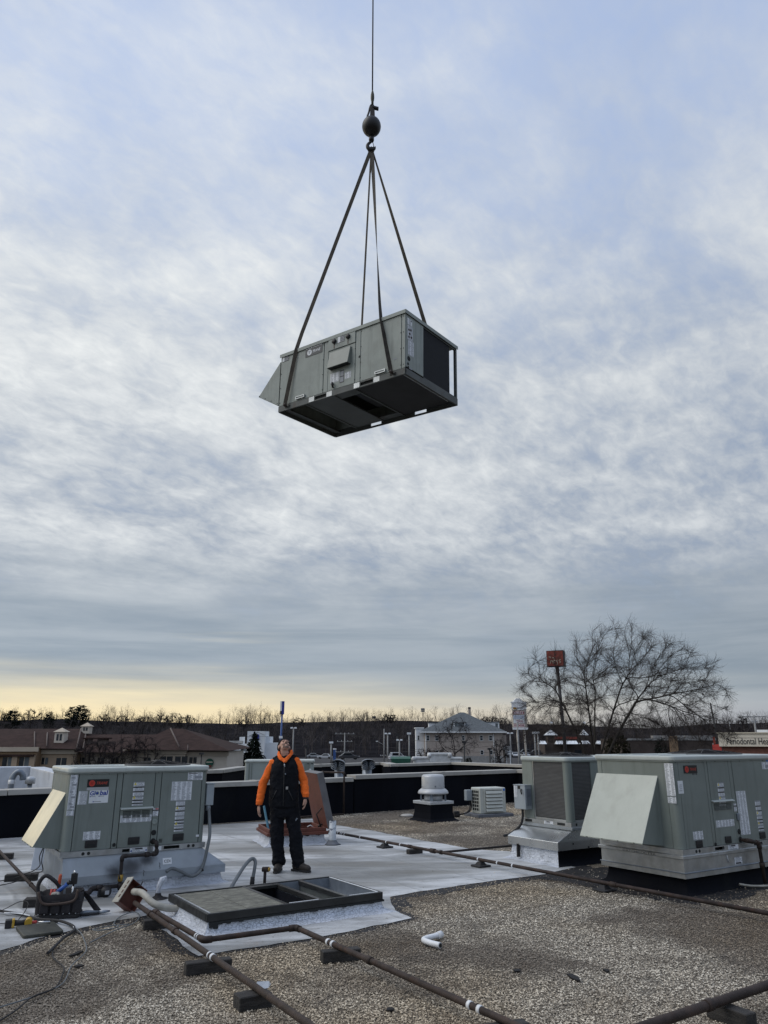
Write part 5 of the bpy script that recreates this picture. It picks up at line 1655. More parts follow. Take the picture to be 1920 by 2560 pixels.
def pipes():
    # long gas main from the hatch to the right edge
    a, b = Vector((-1.05, 15.14, 0.10)), Vector((4.7, 6.98, 0.10))
    at = lambda f: a.lerp(b, f)
    e = pipe_run('gas_pipe', [tuple(a), tuple(b)], 0.0225, 'rusty_pipe', 'long brown gas pipe running from the roof hatch past the right-hand units', [(0, 0.255, 0.09, 1.3), (0, 0.315, 0.11, 1.55), (0, 0.335, 0.05, 1.4), (0, 0.66, 0.09, 1.3)])
    for i, f in enumerate((0.035, 0.045, 0.05, 0.058, 0.11, 0.19, 0.23, 0.42, 0.46, 0.49)):
        p = at(f) - a
        d = (b - a).normalized()
        MB().tube([p - d * 0.010, p + d * 0.012], 0.0233, 12).build('paint_fleck', 'paper_white', e)
    o = pipe_run('branch_pipe', [tuple(at(0.335)), (2.1, 13.16, 0.10)], 0.018, 'dark_pipe', 'thin dark branch pipe from the gas pipe to the twin-coil unit')
    for f, nm in ((0.185, 'nearest the hatch'), (0.425, 'before the twin-coil unit'), (0.645, 'before the large unit')):
        p = at(f)
        s = empty('pipe_stand', (p.x, p.y, 0.009), R(-55), 'black rubber pipe stand under the long gas pipe, ' + nm, 'pipe stand', 'rubber pipe stands')
        MB().box((-0.10, -0.11, 0), (0.10, 0.11, 0.025)).build('base', 'black_rubber', s, 0.006, 1)
        MB().hexa([(-0.06, -0.06, 0.025), (0.06, -0.06, 0.025), (0.06, 0.06, 0.025), (-0.06, 0.06, 0.025)], [(-0.035, -0.035, 0.066), (0.035, -0.035, 0.066), (0.035, 0.035, 0.066), (-0.035, 0.035, 0.066)]).build('saddle', 'black_rubber', s)
    wood_block(*at(0.268).xy, R(33), 0.34, 0.09, 0.078, 'dark wooden block under the long gas pipe in mid roof')
    # foreground run leaving the junction box
    pipe_run('conduit_pipe', [(-2.62, 8.64, 0.115), (0.55, 3.55, 0.115), (2.9, -0.22, 0.115)], 0.0235, 'rusty_pipe', 'brown pipe running from the rusty box to the bottom edge', [(0, 0.10, 0.07, 1.3), (0, 0.235, 0.07, 1.3)], [(0, 0.390, 0.020), (0, 0.402, 0.034)])
    # foreground run round the open frame
    pipe_run('conduit_pipe', [(-2.30, 8.24, 0.115), (-1.54, 7.12, 0.115), (-0.80, 7.56, 0.115), (1.9, 3.45, 0.115), (4.2, -0.05, 0.115)], 0.0225, 'rusty_pipe', 'brown pipe with two elbows skirting the open kerb frame',
             [(0, 0.06, 0.08, 1.3), (2, 0.255, 0.06, 1.3)], [(0, 0.88, 0.018), (0, 0.91, 0.014), (2, 0.122, 0.03), (2, 0.138, 0.03), (2, 0.502, 0.03), (2, 0.522, 0.03)])
    # paint splash along the hidden leg
    # bottom right run
    pipe_run('conduit_pipe', [(-3.2, 1.65, 0.15), (0.9, 4.58, 0.15), (3.6, 6.51, 0.13), (8.0, 9.65, 0.13)], 0.029, 'rusty_pipe', 'thick brown pipe crossing the bottom right corner', [(1, 0.43, 0.06, 1.22)])
    # left run
    pipe_run('conduit_pipe', [(-7.2, 14.45, 0.11), (-3.70, 8.92, 0.11)], 0.020, 'rusty_pipe', 'worn brown pipe sloping in from the left edge to the tool bag', [(0, 0.86, 0.06, 1.25)])
    wood_block(-1.385, 6.62, R(24), 0.46, 0.095, 0.092, 'dark wooden block under the white-banded pipe left of centre')
    wood_block(-0.90, 5.83, R(30), 0.30, 0.14, 0.092, 'short split wooden block under the pipe at the bottom edge')
    wood_block(-2.21, 8.02, R(24), 0.30, 0.095, 0.092, 'dark wooden block beside the left end of the open frame')
    wood_block(-0.36, 6.94, R(20), 0.42, 0.095, 0.092, 'dark wooden block under the elbowed pipe right of the open frame')
    wood_block(0.72, 5.24, R(20), 0.44, 0.095, 0.092, 'weathered grey block under the pipe at bottom centre')
    wood_block(2.24, 5.52, R(-62), 0.40, 0.10, 0.104, 'weathered grey block under the thick pipe at bottom right')
    wood_block(-5.84, 12.36, R(14), 0.40, 0.12, 0.090, 'grey wooden block under the left pipe at the picture edge')
    wood_block(-4.70, 10.56, R(14), 0.50, 0.12, 0.090, 'grey wooden block under the middle of the left pipe')
    wood_block(-3.78, 9.04, R(14), 0.42, 0.16, 0.090, 'grey wooden block under the left pipe behind the tool bag')
    # splinter of pale wood on the split block
    o = MB().add([(0, 0, 0), (0.11, 0.02, 0.0), (0.14, 0.06, 0.01), (0.04, 0.07, 0.0), (0.03, 0.03, 0.045), (0.12, 0.045, 0.035)], [(0, 1, 5, 4), (1, 2, 5), (2, 3, 4, 5), (3, 0, 4), (0, 3, 2, 1)]).build('wood_splinter', 'paper_white', None, loc=(-0.90, 5.86, 0.093), rot=(0, 0, R(25)))
    tag(o, 'pale broken wood splinter on the short split block', 'wood splinter')


def left_unit_lines():
    F = lambda x, y, z: tuple(Vector((UL[0], UL[1], 0)) + D1 * x + D2 * y + Vector((0, 0, z)))
    z0 = UL[2]
    e = pipe_run('gas_drop_pipe', [F(1.071, 0.02, z0 + 0.114), F(1.075, -0.14, z0 + 0.112), F(1.085, -0.15, z0 - 0.016), F(0.672, -0.15, z0 - 0.012), F(0.672, -0.16, 0.10), F(0.672, -0.16, 0.055)], 0.020, 'dark_pipe', 'black gas pipe bending down the front of the left unit', [(2, 0.28, 0.05, 1.5)], rad=0.045)
    p = Vector(F(0.672, -0.16, 0.185)) - e.location
    MB().tube([p - Vector((0, 0, 0.035)), p + Vector((0, 0, 0.035))], 0.030, 10).build('valve_body', 'yellow_brass', e)
    MB().tube([p + Vector((0, -0.02, 0)), p + Vector((0.01, -0.06, 0.0)), p + Vector((0.0, -0.065, 0.05))], 0.009, 6).build('valve_lever', 'black_plastic', e)
    pipe_run('gas_header_pipe', [F(0.76, -0.16, 0.10), F(0.36, -0.16, 0.10), F(0.30, -0.27, 0.075), F(-0.02, -0.30, 0.075), F(-0.25, -0.33, 0.075)], 0.022, 'dark_pipe', 'rusty gas header pipe on the roof before the left unit', [(0, 0.15, 0.10, 1.5), (0, 0.8, 0.07, 1.45), (2, 0.3, 0.07, 1.5)], rad=0.05)
    # regulator hanging under the header
    g = empty('gas_regulator', F(0.47, -0.20, 0.01), YAW, 'small black gas regulator under the rusty header pipe', 'gas regulator')
    MB().lathe([(0.001, 0), (0.055, 0.0), (0.062, 0.012), (0.062, 0.03), (0.045, 0.045), (0.02, 0.07), (0.001, 0.075)], 16, Matrix.Translation((0.03, -0.02, 0.055)) @ Matrix.Rotation(R(80), 4, 'X')).build('diaphragm_case', 'black_plastic', g)
    MB().box((-0.05, -0.03, 0.0), (0.02, 0.03, 0.085)).build('valve_body', 'black_plastic', g, 0.008, 2)
    MB().box((0.005, -0.10, 0.035), (0.05, -0.095, 0.075)).build('tag_plate', 'badge_silver', g)
    # flexible conduit from the disconnect box to the sealed stub
    pts = [F(1.785, 0.06, 0.93), F(1.79, 0.02, 0.80), F(1.775, -0.08, 0.60), F(1.745, -0.11, 0.44), F(1.685, -0.12, 0.20), F(1.56, -0.14, 0.125), F(1.40, -0.14, 0.195), F(1.29, -0.15, 0.235), F(1.215, -0.17, 0.205)]
    e = empty('flexible_conduit', pts[0], 0, 'grey flexible conduit looping from the left unit disconnect box to its roof stub', 'conduit')
    o0 = Vector(pts[0])
    MB().tube([q - o0 for q in spline(pts, 8)], 0.020, 10).build('hose', 'grey_conduit', e)
    MB().lathe([(0.001, 0), (0.030, 0), (0.030, 0.05), (0.020, 0.07)], 12, Matrix.Translation((0, 0, -0.065))).build('connector', 'zinc_grey', e)
    q = Vector(pts[4]) - o0
    MB().tube([q + Vector((0.004, 0, -0.035)), q + Vector((-0.006, 0, 0.0))], 0.024, 8).build('tape_wrap', 'black_rubber', e)
    s = empty('conduit_stub', (-2.60, 9.43, 0.009), 0, 'silver sealed conduit stub rising from the coating before the left unit', 'roof stub')
    MB().tube([(0, 0, 0), (0.004, 0, 0.13), (0.03, 0.01, 0.195), (0.075, 0.03, 0.215)], [0.030, 0.028, 0.036, 0.024], 10).build('stub', 'thick_coating', s)
    MB().lathe([(0.12, 0.0), (0.075, 0.008), (0.04, 0.03), (0.03, 0.06)], 14).build('mastic_collar', 'tar', s)
    # loose loop of conduit behind the frame
    e = empty('conduit_loop', (-1.85, 10.02, 0.009), 0, 'grey bent conduit hoop standing on the coating behind the open frame', 'conduit')
    MB().tube(spline([(0.0, -0.30, 0.0), (0.04, -0.16, 0.10), (0.11, 0.10, 0.24), (0.17, 0.24, 0.30), (0.215, 0.26, 0.27), (0.215, 0.22, 0.17), (0.20, 0.20, 0.06)], 8), 0.022, 10).build('hose', 'grey_conduit', e)
    MB().tube([(0.202, 0.20, 0.10), (0.198, 0.20, 0.0)], [0.027, 0.030], 10).build('taped_end', 'black_rubber', e)
    e = empty('cap_pipe', (-1.50, 10.25, 0.009), 0, 'short rusty pipe with a tee cap behind the open frame', 'pipe')
    MB().tube([(0, 0, 0), (0, 0, 0.17)], 0.019, 10).build('riser', 'dark_pipe', e)
    MB().tube([(-0.03, 0.0, 0.18), (0.05, -0.03, 0.185)], 0.030, 10).build('tee', 'rusty_pipe', e)
    MB().disc((0.05, -0.03, 0.185), 0.024, (0.9, -0.4, 0), 10, 0.012).build('plug', 'yellow_brass', e)
    # big unit gas pipe and cable
    Fb = lambda x, y, z: tuple(Vector((UB[0], UB[1], 0)) + D1 * x + D2 * y + Vector((0, 0, z)))
    pipe_run('gas_drop_pipe', [Fb(1.187, 0.02, 0.535), Fb(1.20, -0.12, 0.53), Fb(1.37, -0.13, 0.50), Fb(1.39, -0.13, 0.03)], 0.022, 'rusty_pipe', 'rusty gas pipe dropping from the front of the large right unit', [(2, 0.08, 0.06, 1.4), (2, 0.55, 0.06, 1.5)], rad=0.05)
    o = MB().tube(spline([Fb(0.95, -0.06, 0.05), Fb(1.10, -0.16, 0.03), Fb(1.45, -0.24, 0.02), Fb(2.1, -0.22, 0.02)], 6), 0.014, 8).build('roof_cable', 'light_grey_conduit', None)
    tag(o, 'pale grey cable lying on the gravel before the large right unit', 'cable')


mat('yellow_brass', (0.38, 0.24, 0.05), 0.45, metal=0.5, var=0.2)


def junction_box():
    e = empty('junction_box', (-2.72, 8.80, 0.01), R(38), 'open rusty junction box lying tilted beside the tool bag', 'junction box')
    e.scale = (0.84, 0.84, 0.84)
    m = Matrix.Translation((0, 0, 0.165)) @ Matrix.Rotation(R(38), 4, 'Y') @ Matrix.Rotation(R(-12), 4, 'X')
    w, h, d, t = 0.13, 0.15, 0.075, 0.006
    MB().box((-w, d, -h), (w, d + t, h), m).build('back_plate', 'red_iron', e)
    for lo, hi, mt in (((-w, -d, -h), (-w + t, d, h), 'red_iron'), ((w - t, -d, -h), (w, d, h), 'red_iron'), ((-w + t, -d, -h), (w - t, d, -h + t), 'red_iron'), ((-w + t, -d, h - t), (w - t, d, h), 'red_iron')):
        MB().box(lo, hi, m).build('box_side', mt, e)
    MB().box((-w - 0.012, -d - 0.004, -h - 0.01), (-w - 0.003, d + 0.01, h + 0.02), m).build('cover_plate', 'light_grey_conduit', e)
    for i in range(4):
        MB().box((-w - 0.0135, -d + 0.03, -h + 0.05 + 0.06 * i), (-w - 0.0125, -d + 0.07, -h + 0.09 + 0.06 * i), m).build('rust_patch', 'rust_stain', e)
    MB().tube([m @ Vector((-0.02, -0.02, 0.1)), m @ Vector((0.0, -0.1, 0.14)), m @ Vector((0.01, -0.06, 0.2))], 0.008, 6).build('wire_tail', 'black_rubber', e)
    # elbow of pale conduit leaving it
    o = MB().tube(spline([(-2.66, 8.70, 0.21), (-2.52, 8.55, 0.22), (-2.36, 8.42, 0.15), (-2.20, 8.44, 0.10), (-2.02, 8.50, 0.10)], 8), 0.034, 12).build('conduit_elbow', 'light_grey_conduit', None)
    tag(o, 'thick pale plastic conduit sweep between the rusty box and the open frame', 'conduit')


def tool_area():
    b = empty('tool_bag', (-3.36, 8.52, 0.009), R(12), 'black open-top tool bag crammed with hand tools at the left', 'tool bag')
    W, D, H = 0.215, 0.12, 0.235
    poly = rrect(-W, -D, W, D, 0.05, 4)
    n = len(poly)
    vs, fs = [], []
    for z, s in ((0.0, 0.98), (0.06, 1.0), (0.15, 1.02), (H, 1.03), (H, 0.95), (0.03, 0.9)):
        for i, p in enumerate(poly):
            wv = 1 + 0.025 * math.sin(i * 1.7 + z * 30)
            vs.append((p[0] * s * wv, p[1] * s * wv, z + (0.014 * math.sin(i * 0.9) if z == H else 0)))
    for j in range(5):
        for i in range(n):
            fs.append((j * n + i, j * n + (i + 1) % n, (j + 1) * n + (i + 1) % n, (j + 1) * n + i))
    fs += [tuple(range(n - 1, -1, -1)), tuple(range(5 * n, 6 * n))]
    MB().add(vs, fs, True).build('bag_body', 'bag_cloth', b)
    MB().prism(rrect(-W - 0.006, -D - 0.006, W + 0.006, D + 0.006, 0.05, 4), 0.0, 0.045).build('bag_base', 'black_plastic', b, 0.008, 1)
    for i in range(4):
        x = -W + 0.05 + 0.105 * i
        MB().box((x, -D - 0.026, 0.055), (x + 0.085, -D - 0.004, 0.15 + 0.02 * (i % 2))).build('pocket', 'bag_cloth', b, 0.008, 2)
    for i in range(7):
        MB().disc((-W + 0.04 + 0.06 * i, -D - 0.007, 0.05), 0.006, (0, -1, 0), 8, 0.006).build('rivet', 'badge_silver', b)
    MB().tube(spline([(-W, 0.02, 0.17), (-W - 0.02, 0.02, 0.30), (-W + 0.04, 0.02, 0.385), (-W + 0.14, 0.02, 0.33), (-W + 0.20, 0.03, 0.26)], 6), 0.020, 8).build('handle', 'black_rubber', b)
    MB().tube(spline([(-W + 0.02, -D - 0.01, 0.26), (-W + 0.07, -D - 0.03, 0.16), (-0.02, -D - 0.035, 0.145), (W - 0.06, -D - 0.03, 0.17), (W - 0.03, -D - 0.01, 0.27)], 6), 0.013, 8).build('handle', 'brown_grip', b)
    gear = 'hand tools in the tool bag'

    def tool(nm, lab, cat, pieces):
        e = empty(nm, b.location, R(12), lab, cat, gear)
        for pn, mb, mt in pieces:
            mb.build(pn, mt, e)
    tool('screwdriver', 'orange-handled screwdriver standing upright in the black tool bag', 'screwdriver', [('handle', MB().tube([(-0.04, 0.03, 0.26), (-0.035, 0.03, 0.28), (-0.03, 0.03, 0.38), (-0.03, 0.03, 0.395)], [0.012, 0.018, 0.017, 0.010], 8), 'tool_orange'), ('shaft', MB().tube([(-0.045, 0.03, 0.08), (-0.04, 0.03, 0.262)], 0.005, 6), 'badge_silver')])
    tool('test_meter_probe', 'black probe on a chrome stem above the right side of the tool bag', 'probe', [('stem', MB().tube([(0.10, 0.0, 0.12), (0.115, 0.0, 0.30)], 0.010, 8), 'chrome'), ('head', MB().box((0.085, -0.022, 0.30), (0.145, 0.022, 0.40)), 'black_plastic'), ('cap', MB().tube([(0.115, 0, 0.40), (0.112, 0, 0.43)], [0.018, 0.008], 8), 'chrome')])
    tool('caulk_tube', 'blue tube lying slantwise in the tool bag', 'tube', [('tube', MB().tube([(-0.05, -0.03, 0.22), (0.06, -0.04, 0.31)], 0.021, 10), 'tool_blue'), ('nozzle', MB().tube([(0.06, -0.04, 0.31), (0.085, -0.04, 0.33)], [0.016, 0.022], 10), 'black_plastic')])
    tool('rag', 'crumpled pale rag at the mouth of the tool bag', 'rag', [('cloth', MB().ball((-0.04, -0.06, 0.225), 0.030, 7, 5, (1.5, 0.8, 0.7)).ball((-0.07, -0.055, 0.215), 0.024, 6, 4, (1.0, 0.9, 1.2)).ball((-0.015, -0.07, 0.21), 0.022, 6, 4, (0.8, 1.1, 1.1)), 'light_grey_conduit')])
    tool('pliers', 'red-handled pliers at the left in the tool bag', 'pliers', [('handle', MB().tube([(-0.09, -0.05, 0.15), (-0.085, -0.055, 0.27)], 0.011, 8), 'label_red'), ('handle', MB().tube([(-0.065, -0.05, 0.15), (-0.055, -0.055, 0.265)], 0.011, 8), 'label_red'), ('jaw', MB().tube([(-0.078, -0.05, 0.15), (-0.075, -0.05, 0.08)], [0.014, 0.008], 8), 'zinc_grey')])
    tool('wrench', 'dark steel wrench at the right inside the tool bag', 'wrench', [('bar', MB().box((0.03, -0.05, 0.10), (0.05, -0.035, 0.285)), 'zinc_grey'), ('jaw', MB().disc((0.04, -0.034, 0.29), 0.026, (0, -1, 0), 10, 0.016), 'zinc_grey')])
    # strap trailing to the right and pliers at its end
    o = ribbon([(-3.18, 8.60, 0.24), (-3.13, 8.66, 0.17), (-3.05, 8.68, 0.07), (-2.99, 8.66, 0.02)], 0.055, 0.006, 0.5, 0.2, (0.6, 0.2, 0)).build('bag_strap', 'bag_cloth', None)
    tag(o, 'black strap trailing off the right side of the tool bag', 'strap')
    e = empty('locking_pliers', (-3.10, 8.55, 0.012), R(24), 'grey locking pliers lying on the coating right of the tool bag', 'pliers')
    MB().tube([(-0.08, 0, 0.02), (0.02, 0.0, 0.03), (0.14, 0.01, 0.02)], [0.018, 0.020, 0.014], 8).build('handle', 'zinc_grey', e)
    MB().tube([(-0.08, -0.03, 0.012), (0.03, -0.035, 0.015), (0.14, -0.02, 0.012)], [0.010, 0.012, 0.009], 8).build('handle', 'black_rubber', e)
    MB().tube([(0.14, 0.0, 0.02), (0.20, 0.025, 0.022), (0.25, 0.03, 0.02)], [0.018, 0.014, 0.006], 8).build('jaw', 'badge_silver', e)
    MB().tube([(0.14, -0.01, 0.02), (0.20, -0.012, 0.022), (0.245, 0.0, 0.02)], [0.016, 0.012, 0.005], 8).build('jaw', 'zinc_grey', e)
    # removed access cover
    c = empty('access_cover', (-3.28, 7.895, 0.009), R(-56), 'dark olive flat access cover lying on the coating at far left', 'cover')
    MB().prism(rrect(-0.225, -0.175, 0.225, 0.175, 0.03, 4), 0.0, 0.030).build('cover_plate', 'olive_cover', c, 0.008, 2)
    MB().disc((-0.16, 0.11, 0.0305), 0.020, (0, 0, 1), 12, 0.002).build('screw_recess', 'seam_dark', c)
    # cordless driver
    d = empty('cordless_driver', (-3.62, 8.04, 0.009), R(24), 'yellow and black cordless driver lying left of the olive cover', 'power tool')
    MB().box((-0.055, -0.035, 0.0), (0.005, 0.045, 0.075)).build('battery', 'black_plastic', d, 0.008, 2)
    MB().box((0.006, -0.033, 0.004), (0.030, 0.043, 0.078)).build('battery_foot', 'tool_yellow', d, 0.006, 2)
    MB().tube([(0.03, 0.0, 0.04), (0.09, 0.01, 0.035), (0.15, 0.02, 0.04)], [0.028, 0.022, 0.028], 10).build('grip', 'black_rubber', d)
    MB().tube([(0.15, -0.05, 0.04), (0.155, 0.06, 0.04)], 0.034, 12).build('motor_housing', 'tool_yellow', d)
    MB().tube([(0.155, 0.06, 0.04), (0.16, 0.11, 0.04)], [0.028, 0.014], 12).build('chuck', 'black_plastic', d)
    e = empty('screwdriver', (-3.42, 8.20, 0.012), R(10), 'red and chrome nut driver lying above the olive cover', 'screwdriver', None)
    MB().tube([(-0.11, 0, 0.015), (-0.02, 0, 0.015)], 0.014, 8).build('handle', 'label_red', e)
    MB().tube([(-0.02, 0, 0.015), (0.12, 0.0, 0.015)], 0.007, 8).build('shaft', 'chrome', e)
    MB().tube([(0.12, 0.0, 0.016), (0.18, 0.0, 0.016)], 0.015, 8).build('socket', 'black_rubber', e)
    # cords
    cords = [('power_cord', 'dark twisted cable bundle from the left edge past the tool bag onto the gravel', 0.014, 'black_rubber', [(-4.6, 9.0), (-4.01, 8.63), (-3.72, 8.50), (-3.46, 8.30), (-3.22, 8.19), (-3.03, 8.04), (-2.93, 7.84), (-2.90, 7.55), (-2.87, 7.29), (-2.84, 7.07)]),
             ('control_wire', 'grey cable snaking over the gravel to the lower left edge', 0.005, 'grey_conduit', [(-3.01, 8.01), (-2.86, 7.80), (-2.72, 7.55), (-2.55, 7.15), (-2.49, 6.70), (-2.39, 6.30), (-2.43, 6.07), (-2.56, 5.78), (-2.9, 5.3)]),
             ('control_wire', 'thin dark wire curling over the gravel beside the grey cable', 0.006, 'black_rubber', [(-2.92, 7.83), (-2.90, 7.50), (-2.86, 7.24), (-2.75, 6.96), (-2.54, 6.66), (-2.47, 6.47), (-2.40, 6.17), (-2.46, 5.94), (-2.46, 5.67), (-2.5, 5.3)]),
             ('control_wire', 'grey coil of cable looped on the coating by the rusty box', 0.0055, 'grey_conduit', [(-2.62, 7.42), (-2.54, 7.86), (-2.47, 8.19), (-2.52, 8.50), (-2.62, 8.62), (-2.70, 8.45), (-2.66, 8.15), (-2.56, 7.98), (-2.68, 7.88), (-2.78, 7.92), (-2.66, 8.00), (-2.50, 8.12)]),
             ('thermostat_wire', 'pair of thin black wires hanging from the left hood to the pipe', 0.006, 'black_rubber', [(-4.02, 9.50, 0.53), (-4.10, 9.62, 0.42), (-4.16, 9.80, 0.30), (-4.40, 10.18, 0.18), (-4.55, 10.34, 0.13), (-4.85, 10.5, 0.03), (-5.3, 10.2, 0.02), (-6.0, 10.0, 0.02)]),
             ('thermostat_wire', 'second thin black wire from the left hood lying off to the left edge', 0.006, 'black_rubber', [(-4.00, 9.48, 0.53), (-4.06, 9.60, 0.38), (-4.12, 9.80, 0.24), (-4.42, 10.22, 0.15), (-4.50, 10.30, 0.10), (-4.75, 10.25, 0.02), (-5.2, 9.85, 0.02), (-6.0, 9.6, 0.02)]),
             ('control_wire', 'thin black wire arching at the left edge above the driver', 0.004, 'black_rubber', [(-4.3, 8.5, 0.02), (-3.98, 8.50, 0.06), (-3.82, 8.62, 0.13), (-3.70, 8.55, 0.12), (-3.68, 8.35, 0.03), (-3.72, 8.20, 0.02), (-4.2, 8.0, 0.02)])]
    for nm, lab, r, mt, pts in cords:
        p3 = [(p[0], p[1], p[2] if len(p) > 2 else 0.020 + r + 0.006 * math.sin(i * 2.0)) for i, p in enumerate(pts)]
        o = MB().tube(spline(p3, 7), r, 6).build(nm, mt, None)
        tag(o, lab, 'cable')
    o = MB().tube(spline([(-3.95, 8.58, 0.032), (-3.74, 8.50, 0.04), (-3.48, 8.33, 0.035), (-3.24, 8.21, 0.035), (-3.05, 8.07, 0.035), (-2.95, 7.90, 0.035)], 6), 0.006, 6).build('control_wire', 'paper_white', None)
    tag(o, 'white wire lying along the dark cable bundle', 'cable')
    # plastic fitting on the gravel
    e = empty('pvc_fitting', (0.36, 7.45, 0.012), 0, 'white bent plastic pipe fitting on the gravel right of the frame', 'pipe fitting')
    MB().tube(spline([(0.15, 0.17, 0.03), (0.06, 0.09, 0.03), (0.0, 0.02, 0.03), (0.005, -0.04, 0.03), (0.06, -0.12, 0.03), (0.13, -0.19, 0.03)], 6), 0.024, 12).build('bend', 'white_plastic', e)
    MB().tube([(0.13, 0.145, 0.031), (0.165, 0.19, 0.031)], 0.031, 12).build('socket', 'white_plastic', e)
    MB().disc((0.131, -0.191, 0.03), 0.019, (0.66, -0.75, 0), 12, 0.001).build('bore', 'seam_dark', e)
    # flakes of black roofing felt on the gravel
    rr = random.Random(3)
    for i, (x, y, lab) in enumerate([(-2.62, 7.10, 'torn black felt scrap on the gravel below the tar border at left'), (1.45, 6.45, 'row of black felt crumbs on the gravel at lower right'), (1.05, 6.62, 'small black felt crumb on the gravel right of centre'), (-2.45, 6.75, 'tiny black felt crumb on the gravel at lower left'), (1.75, 6.62, 'black felt flake on the gravel near the thick pipe'), (0.05, 5.75, 'black felt flake on the gravel at bottom centre')]):
        k_ = 7
        pl = [(0.06 * (0.6 + 0.6 * rr.random()) * math.cos(2 * math.pi * j / k_) * (2.0 if i in (0, 1) else 0.6), 0.05 * (0.5 + 0.7 * rr.random()) * math.sin(2 * math.pi * j / k_) * (0.6)) for j in range(k_)]
        o = MB().prism(pl, 0.012, 0.022).build('felt_scrap', 'tar', None, loc=(x, y, 0), rot=(0, 0, rr.random() * 2))
        tag(o, lab, 'felt scrap')


mat('bag_cloth', (0.016, 0.015, 0.018), 0.85, var=0.3, vscale=14, bump=0.002, bscale=120)
mat('brown_grip', (0.05, 0.032, 0.025), 0.7, var=0.2)
mat('tool_orange', (0.42, 0.07, 0.025), 0.45, var=0.15)
mat('tool_blue', (0.03, 0.10, 0.36), 0.4, var=0.2)
mat('tool_yellow', (0.48, 0.30, 0.03), 0.45, var=0.15)
mat('chrome', (0.62, 0.64, 0.66), 0.18, metal=1.0, var=0.05)
mat('olive_cover', (0.030, 0.032, 0.026), 0.55, var=0.25, vscale=5, dirt=(0.09, 0.085, 0.06, 0.5), dscale=7)


